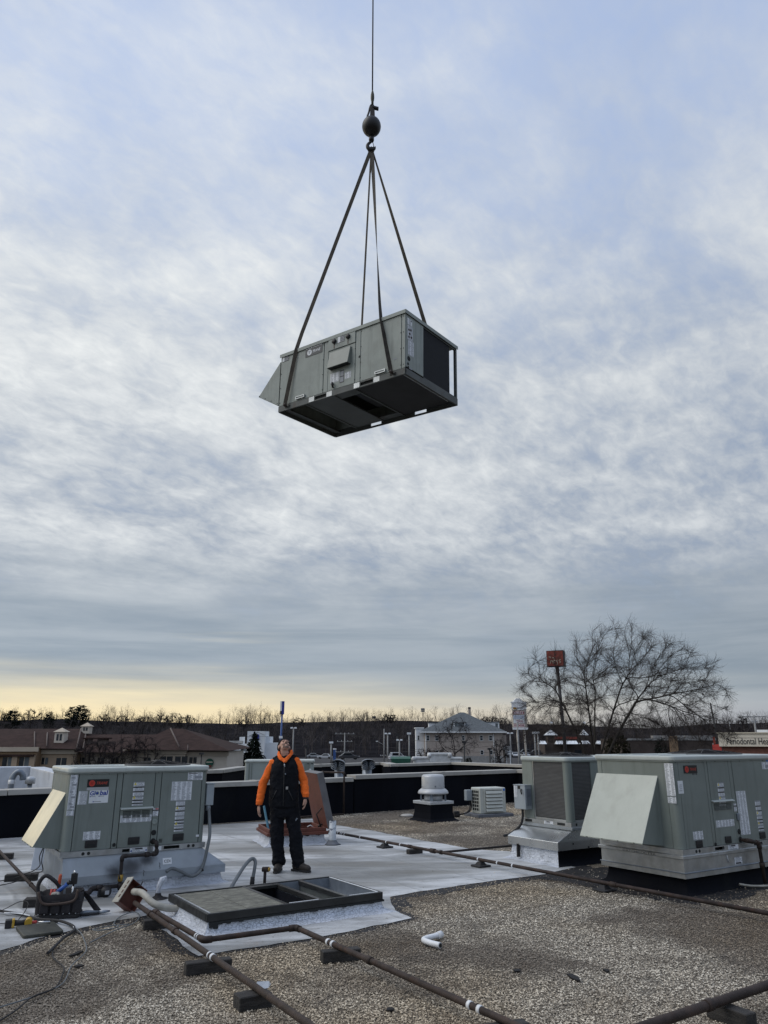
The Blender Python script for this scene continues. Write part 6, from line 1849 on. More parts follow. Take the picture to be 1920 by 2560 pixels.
def hatch():
    """roof hatch, lid thrown back, ladder rails showing"""
    e = empty('roof_hatch', (-1.97, 13.70, 0.009), R(20), 'red-brown roof hatch with its lid propped open behind the man', 'roof hatch')
    L, W = 1.02, 0.95
    coated_walls(e, 0.03, 0.03, L - 0.03, W - 0.03, 0.165, 0.10)
    bpy.data.objects.remove([c for c in e.children if c.name.startswith('kerb_core')][0])
    t = 0.05
    for lo, hi in (((-0.03, -0.03, 0.165), (L + 0.03, t, 0.215)), ((-0.03, W - t, 0.165), (L + 0.03, W + 0.03, 0.215)), ((-0.03, t, 0.165), (t, W - t, 0.215)), ((L - t, t, 0.165), (L + 0.03, W - t, 0.215))):
        MB().box(lo, hi).build('flange', 'red_iron', e, 0.006, 1)
    for lo, hi in (((0, 0, 0.215), (L, 0.03, 0.275)), ((0, W - 0.03, 0.215), (L, W, 0.275)), ((0, 0.03, 0.215), (0.03, W - 0.03, 0.275)), ((L - 0.03, 0.03, 0.215), (L, W - 0.03, 0.275))):
        MB().box(lo, hi).build('curb_lip', 'red_iron', e, 0.005, 1)
    for lo, hi in (((0.03, 0.03, -1.0), (L - 0.03, 0.04, 0.21)), ((0.03, W - 0.04, -1.0), (L - 0.03, W - 0.03, 0.21)), ((0.03, 0.04, -1.0), (0.04, W - 0.04, 0.21)), ((L - 0.04, 0.04, -1.0), (L - 0.03, W - 0.04, 0.21))):
        MB().box(lo, hi).build('shaft_wall', 'seam_dark', e)
    MB().box((0.03, 0.03, -1.02), (L - 0.03, W - 0.03, -1.0)).build('shaft_floor', 'seam_dark', e)
    MB().box((0.11, -0.0325, 0.175), (0.16, -0.031, 0.205)).build('maker_plate', 'paper_white', e)
    # lid: hinged at the right-hand rim, thrown back past upright
    m = Matrix.Translation((L + 0.02, 0, 0.27)) @ Matrix.Rotation(R(76), 4, 'Y')
    T = 0.12
    lid_ = MB().box((-0.92, -0.02, 0.0), (0.02, W + 0.02, 0.012), m)
    lid_ = lid_.build('hatch_lid', 'red_iron', e)
    for lo, hi in (((-0.92, -0.024, 0.0), (0.02, -0.02, T)), ((-0.92, W + 0.02, 0.0), (0.02, W + 0.024, T)), ((-0.926, -0.024, 0.0), (-0.92, W + 0.024, T)), ((0.02, -0.024, 0.0), (0.024, W + 0.024, T))):
        MB().box(lo, hi, m).build('lid_rim', 'lid_zinc', lid_)
    MB().box((-0.92, -0.02, T - 0.006), (0.02, W + 0.02, T), m).build('lid_skin', 'lid_zinc', lid_)
    MB().tube([(L - 0.06, 0.12, 0.25), (L - 0.15, 0.14, 0.48), (L - 0.02, 0.13, 0.62)], 0.013, 8).build('hold_open_arm', 'dark_pipe', e)
    MB().tube([(L - 0.10, 0.2, 0.27), (L - 0.02, 0.2, 0.31)], 0.018, 8).build('latch', 'dark_pipe', e)
    MB().tube([(L - 0.32, 0.10, 0.285), (L - 0.27, 0.09, 0.31), (L - 0.22, 0.10, 0.285)], 0.008, 6).build('lift_handle', 'paper_white', e)
    MB().tube([(L * 0.45, 0.30, 0.10), (L * 0.45, 0.30, 0.50)], 0.010, 6).build('spring_rod', 'badge_silver', e)
    # ladder standing in the shaft
    l = empty('ladder', (-1.97, 13.70, 0.009), R(20), 'blue-railed ladder poking up out of the roof hatch', 'ladder')
    for x in (0.06, 0.30):
        MB().box((-0.014, -0.035, -1.15), (0.014, 0.035, 0.33), Matrix.Translation((x, 0.42, 0.30)) @ Matrix.Rotation(R(-12), 4, 'Y') @ Matrix.Rotation(R(-10), 4, 'X')).build('rail', 'ladder_blue', l, 0.004, 1)
    MB().tube([(0.07, 0.42, 0.33), (0.31, 0.42, 0.33)], 0.016, 8).build('rung', 'badge_silver', l)
    # vent stub with flashing
    v = empty('plumbing_vent', (-0.90, 14.02, 0.009), 0, 'white chipped vent stub with grey flashing beside the roof hatch', 'vent pipe')
    MB().lathe([(0.0, 0.0), (0.150, 0.004), (0.11, 0.02), (0.075, 0.065), (0.068, 0.075)], 20).build('flashing', 'concrete_pad', v)
    MB().lathe([(0.062, 0.03), (0.060, 0.385), (0.050, 0.385), (0.050, 0.20), (0.001, 0.20)], 18).build('stub', 'chipped_white', v)


mat('lid_zinc', (0.14, 0.14, 0.15), 0.5, metal=0.4, var=0.15, vscale=3)
mat('ladder_blue', (0.075, 0.21, 0.30), 0.5, var=0.12)
mat('chipped_white', (0.48, 0.52, 0.56), 0.5, var=0.15, vscale=8, dirt=(0.04, 0.055, 0.10, 0.9), dscale=9, dlo=0.54, dhi=0.58)


def roof_machines():
    # spun aluminium exhaust fan
    f = empty('exhaust_fan', (1.13, 18.15, 0.0), YAW, 'round white exhaust fan on a black kerb before the parapet', 'exhaust fan')
    b0, b1 = 0.42, 0.31
    vs = []
    for s_, z in ((0.43, 0.004), (0.34, 0.06), (0.315, 0.18), (0.31, 0.36)):
        vs += [(-s_, -s_, z), (s_, -s_, z), (s_, s_, z), (-s_, s_, z)]
    fs = [(4 * j + i, 4 * j + (i + 1) % 4, 4 * j + 4 + (i + 1) % 4, 4 * j + 4 + i) for j in range(3) for i in range(4)] + [(12, 13, 14, 15)]
    MB().add(vs, fs).build('kerb', 'membrane_black', f)
    MB().box((-0.335, -0.335, 0.361), (0.335, 0.335, 0.425)).build('base_plate', 'spun_white', f, 0.006, 1)
    MB().lathe([(0.001, 0.426), (0.21, 0.426), (0.21, 0.56), (0.001, 0.56)], 28).build('windband_throat', 'spun_white', f)
    for i in range(4):
        a = R(45 + 90 * i)
        p = Vector((0.28 * math.cos(a), 0.28 * math.sin(a), 0.426))
        MB().box((-0.035, -0.015, 0), (0.035, 0.015, 0.16), Matrix.Translation(p) @ Matrix.Rotation(a + R(90), 4, 'Z')).build('strut', 'zinc_grey', f)
    MB().lathe([(0.345, 0.575), (0.352, 0.580), (0.352, 0.600), (0.335, 0.640), (0.29, 0.675), (0.262, 0.690), (0.001, 0.690)], 32).build('shroud', 'spun_white', f)
    MB().lathe([(0.001, 0.576), (0.34, 0.576)], 32).build('shroud_underside', 'zinc_grey', f)
    MB().lathe([(0.262, 0.694), (0.262, 0.93), (0.252, 0.962), (0.225, 0.985), (0.12, 0.996), (0.001, 0.998)], 32).build('motor_cover', 'spun_white', f)
    for i in range(4):
        a = R(-115 + 90 * i)
        MB().disc((0.262 * math.cos(a), 0.262 * math.sin(a), 0.74), 0.018, (math.cos(a), math.sin(a), 0), 10, 0.010).build('clip', 'zinc_grey', f)
    # ductless condenser
    s = empty('condenser', (2.28, 18.78, 0.0), R(24), 'small ivory louvred condenser on a grey pad by the parapet', 'air conditioner')
    MB().box((-0.12, -0.10, 0.004), (0.86, 0.58, 0.075)).build('pad', 'concrete_pad', s, 0.008, 1)
    MB().box((0, 0.0, 0.078), (0.72, 0.42, 0.655)).build('housing', 'ac_ivory', s, 0.02, 2)
    MB().box((0.10, -0.022, 0.10), (0.64, -0.001, 0.64)).build('louvre_frame', 'ac_ivory', s, 0.01, 2)
    MB().box((0.14, -0.024, 0.13), (0.60, -0.0225, 0.60)).build('louvre_recess', 'seam_dark', s)
    for i in range(6):
        z = 0.135 + 0.078 * i
        MB().hexa([(0.14, -0.060, z), (0.60, -0.060, z), (0.60, -0.05, z), (0.14, -0.05, z)], [(0.14, -0.034, z + 0.062), (0.60, -0.034, z + 0.062), (0.60, -0.024, z + 0.062), (0.14, -0.024, z + 0.062)]).build('louvre_blade', 'ac_ivory', s)
    g = MB().box((-0.002, 0.05, 0.12), (-0.001, 0.37, 0.61)).build('side_coil', 'seam_dark', s)
    for i in range(7):
        MB().box((-0.010, 0.05, 0.125 + 0.078 * i), (-0.003, 0.37, 0.140 + 0.078 * i)).build('grille_bar', 'ac_ivory', s)
    for i in range(4):
        MB().box((-0.012, 0.06 + 0.095 * i, 0.12), (-0.0105, 0.072 + 0.095 * i, 0.61)).build('grille_bar', 'ac_ivory', s)
    MB().box((-0.19, 0.30, 0.36), (-0.03, 0.42, 0.60)).build('disconnect_box', 'box_grey', s, 0.008, 2)
    MB().box((0.62, -0.003, 0.58), (0.70, -0.001, 0.63)).build('label', 'label_blue', s)
    for i, dx in enumerate((-0.10, -0.06)):
        MB().tube(spline([(dx, 0.36, 0.36), (dx + 0.02, 0.34, 0.22), (dx - 0.10, 0.30, 0.10), (-0.55, 0.20, 0.04 + 0.03 * i)], 6), 0.014, 6).build('line_set', 'black_rubber', s)
    b = MB().box((-0.07, -0.05, 0.004), (0.07, 0.05, 0.14)).build('roof_penetration_boot', 'black_rubber', None, 0.02, 2, (1.72, 18.86, 0), (0, 0, R(20)))
    tag(b, 'black pipe boot on the gravel between fan and small condenser', 'pipe boot')
    d = empty('roof_drain', (0.55, 19.1, 0.0), 0, 'low pale roof drain cover in the gravel left of the exhaust fan', 'roof drain')
    MB().lathe([(0.16, 0.004), (0.155, 0.03), (0.12, 0.05), (0.001, 0.06)], 18).build('dome', 'cap_metal', d)
    MB().lathe([(0.22, 0.004), (0.20, 0.014), (0.16, 0.016)], 18).build('ring', 'dark_pipe', d)
    # inverted-U pipe over the parapet
    pipe_run('parapet_pipe', [(-0.98, 19.30, 0.03), (-0.98, 19.30, 0.985), (-1.55, 19.55, 0.985), (-1.55, 19.55, 0.86)], 0.024, 'rusty_pipe', 'thin rusty pipe climbing over the black parapet right of the man', rad=0.05)
    pipe_run('parapet_foot_pipe', [(-0.98, 19.28, 0.035), (-2.1, 18.45, 0.035)], 0.022, 'rusty_pipe', 'rusty pipe lying along the foot of the black parapet', rad=0.05)
    # gored hood vents beyond the parapet
    for (x, y), rz, lab in (((-1.36, 23.9), R(-10), 'left of two grey gored hood vents beyond the black parapet'), ((-0.53, 24.4), R(12), 'right of two grey gored hood vents beyond the black parapet')):
        v = empty('hood_vent', (x, y, 0), rz, lab, 'roof vent', 'gored hood vents')
        MB().lathe([(0.15, 0.0), (0.15, 0.86), (0.001, 0.86)], 18).build('stack', 'zinc_grey', v)
        for i in range(6):
            a0, a1 = R(-8 + 19 * i), R(-8 + 19 * i + 20)
            m_ = MB()
            vs = []
            for a in (a0, a1):
                c = Vector((0, -0.20 + 0.20 * math.cos(a), 0.86 + 0.20 * math.sin(a) + 0.02))
                nx, ny = Vector((1, 0, 0)), Vector((0, math.cos(a), math.sin(a)))
                for j in range(14):
                    t = 2 * math.pi * j / 14
                    vs.append(c + nx * (0.16 + 0.012 * i) * math.cos(t) + ny * 0.11 * math.sin(t))
            m_.add(vs, [(j, (j + 1) % 14, 14 + (j + 1) % 14, 14 + j) for j in range(14)], True)
            m_.build('gore', 'zinc_grey', v)
        for sx in (-1, 1):
            for i in range(5):
                a = R(20 + 32 * i)
                MB().tube([(sx * 0.02, -0.22, 0.88), (sx * (0.10 + 0.05 * math.cos(a)), -0.24, 0.90 + 0.05 * i), (sx * (0.21 - 0.012 * i), -0.22, 0.95 + 0.045 * i)], 0.012, 5).build('seam_rib', 'zinc_grey', v)
    # ac unit behind the parapet and the man
    u = empty('rooftop_unit', (-3.72, 20.9, 0.0), R(6), 'pale boxy rooftop unit half hidden behind the man and the parapet', 'air conditioner')
    MB().box((0, 0, 0.0), (1.84, 1.0, 0.25)).build('kerb', 'membrane_black', u)
    MB().prism(rrect(0, 0, 1.84, 1.0, 0.06), 0.25, 1.17).build('cabinet', 'pale_cabinet', u)
    MB().prism(rrect(-0.02, -0.02, 1.86, 1.02, 0.07), 1.171, 1.235).build('lid', 'lit_lid_paint', u, 0.018, 2)
    for x0, x1 in ((0.10, 0.14), (0.17, 0.20)):
        MB().box((x0, -0.006, 0.30), (x1, -0.001, 1.15)).build('corner_rib', 'unit_paint', u)
    MB().box((1.58, -0.006, 0.30), (1.74, -0.001, 1.15)).build('corner_rib', 'unit_paint', u)
    MB().disc((1.74, -0.007, 0.98), 0.035, (0, -1, 0), 16, 0.006).build('round_label', 'paper_white', u)
    for x in (1.68, 1.79):
        MB().box((x - 0.03, -0.008, 1.13), (x + 0.03, -0.001, 1.15)).build('top_slot', 'seam_dark', u)
    # far-left vents before the white upstand
    g = empty('gooseneck_vent', (-8.05, 17.0, 0), 0, 'grey gooseneck vent pipe before the white upstand wall at far left', 'roof vent')
    MB().tube(spline([(0, 0, 0), (0, 0, 0.5), (0, 0, 0.88), (0.03, 0.02, 1.03), (0.11, 0.05, 1.09), (0.18, 0.08, 1.02), (0.19, 0.09, 0.92)], 6), 0.062, 14).build('pipe', 'zinc_grey', g)
    MB().lathe([(0.071, 0.84), (0.071, 0.93), (0.062, 0.93)], 14).build('collar', 'spun_white', g)
    c = empty('cap_vent', (-7.72, 17.15, 0), 0, 'white-capped grey vent pipe at far left beside the gooseneck', 'roof vent')
    MB().tube([(0, 0, 0), (0, 0, 0.92)], 0.052, 14).build('pipe', 'zinc_grey', c)
    MB().lathe([(0.055, 0.84), (0.105, 0.84), (0.105, 0.93), (0.098, 0.955), (0.06, 0.985), (0.001, 0.99)], 18).build('cap', 'spun_white', c)


mat('pale_cabinet', (0.30, 0.34, 0.33), 0.45, var=0.06)
pipes()
left_unit_lines()
junction_box()
tool_area()
hatch()
roof_machines()


# ------------------------------------------------------------------ the man
def ring_loft(rings, n=20):
    """rings of (x, y, z, rx, ry); closed at both ends"""
    vs, fs = [], []
    for x, y, z, rx, ry in rings:
        for j in range(n):
            a = 2 * math.pi * j / n
            ca, sa = math.cos(a), math.sin(a)
            # slightly squared cross-section, like a torso
            k_ = (abs(ca) ** 2.6 + abs(sa) ** 2.6) ** (-1 / 2.6)
            vs.append((x + rx * ca * k_, y + ry * sa * k_, z))
    for i in range(len(rings) - 1):
        for j in range(n):
            fs.append((i * n + j, i * n + (j + 1) % n, (i + 1) * n + (j + 1) % n, (i + 1) * n + j))
    fs += [tuple(range(n - 1, -1, -1)), tuple((len(rings) - 1) * n + j for j in range(n))]
    return vs, fs


def organic(name, mb, mat_, parent, voxel=0.009, smooth=6, fold=None):
    o = mb.build(name, mat_, parent)
    r = o.modifiers.new('remesh', 'REMESH')
    r.mode = 'VOXEL'
    r.voxel_size = voxel
    r.use_smooth_shade = True
    s = o.modifiers.new('smooth', 'SMOOTH')
    s.factor = 0.5
    s.iterations = smooth
    if fold:
        for i, (sz, st) in enumerate(fold):
            tx = bpy.data.textures.new(name + '_fold', 'CLOUDS')
            tx.noise_scale = sz
            tx.noise_depth = 2
            d = o.modifiers.new('fold', 'DISPLACE')
            d.texture = tx
            d.texture_coords = 'LOCAL'
            d.strength = st
            d.mid_level = 0.5
    return o


def ell(mb, c, r, m=None, n=14, k_=10):
    prof = [(max(1e-4, math.sin(math.pi * i / k_)), -math.cos(math.pi * i / k_)) for i in range(k_ + 1)]
    mt = Matrix.Translation(c) @ Matrix.Diagonal((*r, 1))
    return mb.lathe(prof, n, (m @ mt) if m is not None else mt)


def person():
    P0 = Vector((-1.38, 11.28, 0.010))
    e = empty('person', P0, 0, 'person in orange hooded top and black work vest, head tilted back to watch the load', 'person')
    X = lambda x: x + 1.38
    # ---- joints (local: x to image right, -y towards the camera)
    sh = {'l': Vector((X(-1.605), 0.02, 1.42)), 'r': Vector((X(-1.275), 0.02, 1.455))}
    el = {'l': Vector((X(-1.735), -0.01, 1.14)), 'r': Vector((X(-1.150), 0.03, 1.17))}
    wr = {'l': Vector((X(-1.765), -0.09, 0.865)), 'r': Vector((X(-1.112), -0.07, 0.965))}
    hp = {'l': Vector((X(-1.515), 0.0, 0.90)), 'r': Vector((X(-1.325), 0.0, 0.90))}
    kn = {'l': Vector((X(-1.505), -0.03, 0.47)), 'r': Vector((X(-1.245), -0.03, 0.47))}
    an = {'l': Vector((X(-1.465), 0.0, 0.09)), 'r': Vector((X(-1.195), 0.0, 0.09))}
    cx = X(-1.43)
    body = MB()
    body.add(*ring_loft([(cx, 0, 0.84, 0.13, 0.09), (cx, 0, 0.95, 0.155, 0.10), (cx, 0, 1.1, 0.15, 0.10), (cx, 0.01, 1.3, 0.165, 0.105), (cx, 0.02, 1.43, 0.15, 0.085), (cx - 0.005, 0.03, 1.50, 0.075, 0.065), (cx - 0.01, 0.02, 1.57, 0.060, 0.062)]))
    for s in 'lr':
        body.tube([sh[s], sh[s].lerp(el[s], 0.5), el[s], el[s].lerp(wr[s], 0.4), wr[s]], [0.055, 0.05, 0.042, 0.042, 0.028], 12)
        body.tube([hp[s], hp[s].lerp(kn[s], 0.5), kn[s], kn[s].lerp(an[s], 0.35), an[s] + Vector((0, 0, -0.03))], [0.085, 0.075, 0.055, 0.056, 0.038], 12)
    # ---- hands: palm, four unequal curled fingers, thumb off the side
    for s in 'lr':
        w = wr[s]
        sx = 1 if s == 'l' else -1                      # thumb side faces the body
        dn = (Vector((0.012 * sx, -0.02, -1))).normalized()
        pal = w + dn * 0.052
        fwd = Vector((0, -1, 0))
        ell(body, pal, (0.022, 0.040, 0.050))
        for i, (dy, ln) in enumerate(((-0.030, 0.070), (-0.010, 0.078), (0.010, 0.072), (0.029, 0.056))):
            b0 = w + dn * 0.088 + Vector((0, dy, 0))
            b1 = b0 + dn * ln * 0.45 + Vector((0.004 * sx, dy * 0.12, 0))
            b2 = b1 + dn * ln * 0.30 + Vector((0.014 * sx, 0.0, 0.0))
            b3 = b2 + dn * ln * 0.18 + Vector((0.018 * sx, 0.0, 0.0))
            body.tube([b0 - dn * 0.02, b0, b1, b2, b3], [0.010, 0.0100, 0.0092, 0.0086, 0.0068], 8)
        t0 = w + dn * 0.030 + Vector((0.010 * sx, -0.028, 0))
        body.tube([t0, t0 + dn * 0.030 + Vector((0.006 * sx, -0.018, 0)), t0 + dn * 0.058 + Vector((0.012 * sx, -0.022, 0)), t0 + dn * 0.078 + Vector((0.018 * sx, -0.018, 0))], [0.014, 0.012, 0.0105, 0.008], 8)
    # ---- head, tilted far back and turned a little to his left
    HM = Matrix.Translation((cx - 0.012, -0.005, 1.575)) @ Matrix.Rotation(R(20), 4, 'Z') @ Matrix.Rotation(R(5), 4, 'Y') @ Matrix.Rotation(R(-46), 4, 'X')
    body.tube([(cx - 0.008, 0.02, 1.47), HM @ Vector((0, 0.0, 0.03)), HM @ Vector((0, 0.0, 0.07))], [0.060, 0.058, 0.055], 14)
    for c, r in (((0, 0.012, 0.140), (0.077, 0.095, 0.092)), ((0, -0.034, 0.088), (0.064, 0.066, 0.088)), ((0, -0.028, 0.034), (0.058, 0.064, 0.046)), ((0, -0.078, 0.006), (0.030, 0.024, 0.024)), ((-0.036, -0.074, 0.078), (0.022, 0.02, 0.022)), ((0.036, -0.074, 0.078), (0.022, 0.02, 0.022)),
                 ((-0.079, 0.0, 0.088), (0.012, 0.022, 0.034)), ((0.079, 0.0, 0.088), (0.012, 0.022, 0.034))):
        ell(body, c, r, HM)
    body.tube([HM @ Vector(p) for p in ((0, -0.092, 0.118), (0, -0.112, 0.098), (0, -0.128, 0.076))], [0.009, 0.012, 0.017], 10)
    for sx in (-1, 1):
        ell(body, (0.013 * sx, -0.112, 0.072), (0.010, 0.012, 0.009), HM)
    body.tube([HM @ Vector(p) for p in ((-0.048, -0.080, 0.124), (-0.022, -0.096, 0.128), (0, -0.096, 0.124), (0.022, -0.096, 0.128), (0.048, -0.080, 0.124))], 0.012, 8)
    body.tube([HM @ Vector(p) for p in ((-0.024, -0.098, 0.040), (0, -0.106, 0.042), (0.024, -0.098, 0.040))], 0.0085, 8)
    body.tube([HM @ Vector(p) for p in ((-0.020, -0.096, 0.026), (0, -0.103, 0.024), (0.020, -0.096, 0.026))], 0.0085, 8)
    organic('body', body, 'skin', e, 0.006, 3)
    for sx in (-1, 1):
        m_ = MB()
        ell(m_, (0.030 * sx, -0.087, 0.106), (0.011, 0.009, 0.0055), HM)
        m_.build('eye', 'eye_dark', e)
        m_ = MB()
        m_.tube([HM @ Vector(p) for p in ((0.052 * sx, -0.080, 0.128), (0.032 * sx, -0.100, 0.136), (0.012 * sx, -0.106, 0.132))], [0.003, 0.0045, 0.0035], 6)
        m_.build('eyebrow', 'hair_dark', e)
        m_ = MB()
        ell(m_, (0.009 * sx, -0.121, 0.0655), (0.0055, 0.006, 0.003), HM)
        m_.build('nostril', 'eye_dark', e)
    m_ = MB()
    ell(m_, (0, -0.101, 0.033), (0.020, 0.006, 0.005), HM)
    m_.build('mouth', 'mouth_dark', e)
    g = MB()
    g.tube([HM @ Vector(p) for p in ((-0.036, -0.086, 0.030), (-0.030, -0.100, 0.050), (0, -0.112, 0.056), (0.030, -0.100, 0.050), (0.036, -0.086, 0.030))], [0.008, 0.010, 0.009, 0.010, 0.008], 8)
    for c, r in (((0, -0.088, 0.006), (0.030, 0.020, 0.018)), ((-0.032, -0.082, 0.018), (0.012, 0.014, 0.020)), ((0.032, -0.082, 0.018), (0.012, 0.014, 0.020))):
        ell(g, c, r, HM)
    organic('goatee', g, 'hair_grizzled', e, 0.004, 2)
    hr = MB()
    for c, r in (((-0.070, 0.02, 0.085), (0.012, 0.03, 0.040)), ((0.070, 0.02, 0.085), (0.012, 0.03, 0.040)), ((0, 0.085, 0.065), (0.060, 0.022, 0.045))):
        ell(hr, c, r, HM)
    organic('hair', hr, 'hair_dark', e, 0.005, 2)
    b = MB()
    ell(b, (0, 0.022, 0.160), (0.085, 0.098, 0.090), HM)
    b.tube([HM @ Vector(p) for p in ((0, -0.070, 0.172), (-0.056, -0.044, 0.156), (-0.085, 0.004, 0.128), (-0.078, 0.06, 0.105), (-0.04, 0.105, 0.095), (0, 0.115, 0.092), (0.04, 0.105, 0.095), (0.078, 0.06, 0.105), (0.085, 0.004, 0.128), (0.056, -0.044, 0.156), (0, -0.070, 0.172))], 0.013, 8)
    ell(b, (0, 0.108, 0.120), (0.050, 0.03, 0.045), HM)
    # cut the beanie off at the brow: the dome starts above the face
    o = organic('beanie', b, 'beanie_knit', e, 0.006, 3)
    # ---- hooded top: sleeves, yoke and the bunched hood at the neck
    h = MB()
    h.add(*ring_loft([(cx, 0, 0.86, 0.17, 0.125), (cx, 0, 1.1, 0.175, 0.13), (cx, 0.01, 1.3, 0.185, 0.13), (cx, 0.02, 1.42, 0.18, 0.115), (cx, 0.03, 1.465, 0.12, 0.095), (cx - 0.005, 0.03, 1.495, 0.085, 0.08)]))
    for s in 'lr':
        up = sh[s].lerp(el[s], 0.35)
        h.tube([sh[s] + Vector((0.05 if s == 'l' else -0.05, 0.0, 0.015)), sh[s], up, sh[s].lerp(el[s], 0.75), el[s], el[s].lerp(wr[s], 0.45), el[s].lerp(wr[s], 0.85), wr[s] + Vector((0, 0, 0.02))],
               [0.052, 0.062, 0.065, 0.063, 0.061, 0.058, 0.051, 0.041], 14)
        h.tube([wr[s] + Vector((0, 0, 0.055)), wr[s] + Vector((0, 0, 0.0))], [0.047, 0.045], 14)
    rim = [(cx - 0.098, 0.0, 1.572), (cx - 0.062, -0.080, 1.520), (cx + 0.004, -0.112, 1.478), (cx + 0.062, -0.082, 1.528), (cx + 0.090, 0.0, 1.588), (cx + 0.070, 0.085, 1.585), (cx - 0.005, 0.120, 1.570), (cx - 0.080, 0.085, 1.570), (cx - 0.098, 0.0, 1.572)]
    h.tube(spline(rim, 4), 0.014, 10)
    rim2 = [(p[0] * 1.0 + (p[0] - cx) * 0.12, p[1] * 1.12, p[2] - 0.030) for p in rim]
    h.tube(spline(rim2, 4), 0.013, 10)
    h.tube([(cx + 0.004, -0.108, 1.478), (cx + 0.010, -0.138, 1.43)], [0.026, 0.020], 8)
    organic('hooded_top', h, 'hi_vis_orange', e, 0.008, 5, [(0.10, 0.022), (0.03, 0.010)])
    # ---- vest
    v = MB()
    v.add(*ring_loft([(cx + 0.004, 0, 0.835, 0.208, 0.150), (cx, 0, 0.90, 0.212, 0.156), (cx, 0, 1.02, 0.206, 0.156), (cx, 0, 1.16, 0.203, 0.155), (cx, 0.0, 1.30, 0.207, 0.152), (cx + 0.002, 0.01, 1.40, 0.192, 0.142), (cx + 0.002, 0.02, 1.462, 0.165, 0.120), (cx, 0.03, 1.505, 0.120, 0.100), (cx - 0.004, 0.03, 1.525, 0.10, 0.09)], 28))
    v.tube([(cx - 0.150, 0.02, 1.438), (cx - 0.09, 0.03, 1.485)], [0.070, 0.055], 10)
    v.tube([(cx + 0.135, 0.02, 1.468), (cx + 0.085, 0.03, 1.50)], [0.070, 0.055], 10)
    organic('vest', v, 'black_canvas', e, 0.009, 5, [(0.09, 0.030), (0.035, 0.012)])
    MB().tube([(cx + 0.008, -0.150, 1.44), (cx + 0.014, -0.170, 1.32), (cx + 0.016, -0.172, 1.10), (cx + 0.016, -0.172, 0.86)], 0.006, 6).build('zip', 'sign_zip', e)
    for sx in (-1, 1):
        MB().tube([(cx + sx * 0.085, -0.160, 1.06), (cx + sx * 0.150, -0.132, 0.93)], 0.006, 6).build('pocket_welt', 'sign_zip', e)
    MB().tube([(cx + 0.012, -0.170, 1.415), (cx + 0.018, -0.172, 1.375)], [0.006, 0.010], 8).build('zip_pull', 'badge_silver', e)
    MB().tube([(cx + 0.030, -0.168, 1.285), (cx + 0.036, -0.172, 1.270)], 0.009, 8).build('vest_snap', 'zinc_grey', e)
    p = MB().box((-0.016, -0.003, -0.019), (0.016, 0.003, 0.019), Matrix.Translation((cx + 0.062, -0.172, 1.093))).build('chest_patch', 'patch_grey', e)
    MB().box((-0.006, -0.0042, -0.010), (0.008, -0.0031, 0.010), Matrix.Translation((cx + 0.062, -0.172, 1.093))).build('patch_mark', 'light_grey_conduit', p)
    # ---- trousers
    t = MB()
    t.add(*ring_loft([(X(-1.425), 0, 0.70, 0.165, 0.125), (X(-1.425), 0, 0.78, 0.190, 0.135), (cx, 0, 0.90, 0.190, 0.135), (cx, 0, 0.98, 0.175, 0.125)], 24))
    for s in 'lr':
        t.tube([hp[s] + Vector((0.0, 0, -0.03)), hp[s].lerp(kn[s], 0.35), hp[s].lerp(kn[s], 0.7), kn[s], kn[s].lerp(an[s], 0.35), kn[s].lerp(an[s], 0.7), an[s] + Vector((0, 0.005, 0.035)), an[s] + Vector((0, 0.01, -0.02))],
               [0.104, 0.105, 0.097, 0.090, 0.089, 0.086, 0.088, 0.086], 16)
        ell(t, an[s] + Vector((0.0, -0.03, 0.045)), (0.082, 0.075, 0.040))
    organic('trousers', t, 'black_denim', e, 0.009, 4, [(0.10, 0.042), (0.03, 0.018)])
    MB().add([(X(-1.225), -0.118, 0.700), (X(-1.205), -0.116, 0.690), (X(-1.235), -0.119, 0.655), (X(-1.243), -0.120, 0.668)], [(0, 1, 2, 3), (3, 2, 1, 0)]).build('paint_smear', 'zinc_grey', e)
    # ---- boots
    for s, ang, ctr in (('l', R(-4), Vector((X(-1.462), 0.0, 0.0))), ('r', R(58), Vector((X(-1.195), -0.005, 0.0)))):
        sm = Matrix.Translation(ctr) @ Matrix.Rotation(ang, 4, 'Z')
        b = MB()
        b.tube([sm @ Vector(q) for q in ((0, 0.075, 0.055), (0, 0.02, 0.075), (0, -0.06, 0.066), (0, -0.12, 0.052), (0, -0.175, 0.045), (0, -0.205, 0.040))], [0.042, 0.055, 0.052, 0.049, 0.046, 0.030], 14)
        ell(b, sm @ Vector((0, 0.02, 0.10)), (0.048, 0.055, 0.05))
        bo = organic('boot', b, 'boot_leather', e, 0.007, 3)
        sole = [(0.0, 0.115), (-0.036, 0.098), (-0.042, 0.05), (-0.036, -0.03), (-0.049, -0.12), (-0.042, -0.19), (0, -0.232), (0.042, -0.19), (0.049, -0.12), (0.036, -0.03), (0.042, 0.05), (0.036, 0.098)]
        MB().prism(sole[::-1] if False else [(-a, b_) for a, b_ in sole][::1], 0.0, 0.026, sm).build('sole', 'black_rubber', bo, 0.005, 2)
        for i in range(3):
            MB().tube([sm @ Vector((-0.038, -0.035 - 0.035 * i, 0.108 - 0.012 * i)), sm @ Vector((0, -0.045 - 0.035 * i, 0.122 - 0.013 * i)), sm @ Vector((0.038, -0.035 - 0.035 * i, 0.108 - 0.012 * i))], 0.004, 5).build('lace', 'black_rubber', bo)
    # watch strap on his left wrist
    MB().lathe([(0.036, -0.012), (0.038, 0.0), (0.036, 0.012)], 16, Matrix.Translation(wr['r'] + Vector((0, 0, -0.010)))).build('watch_strap', 'black_rubber', e)


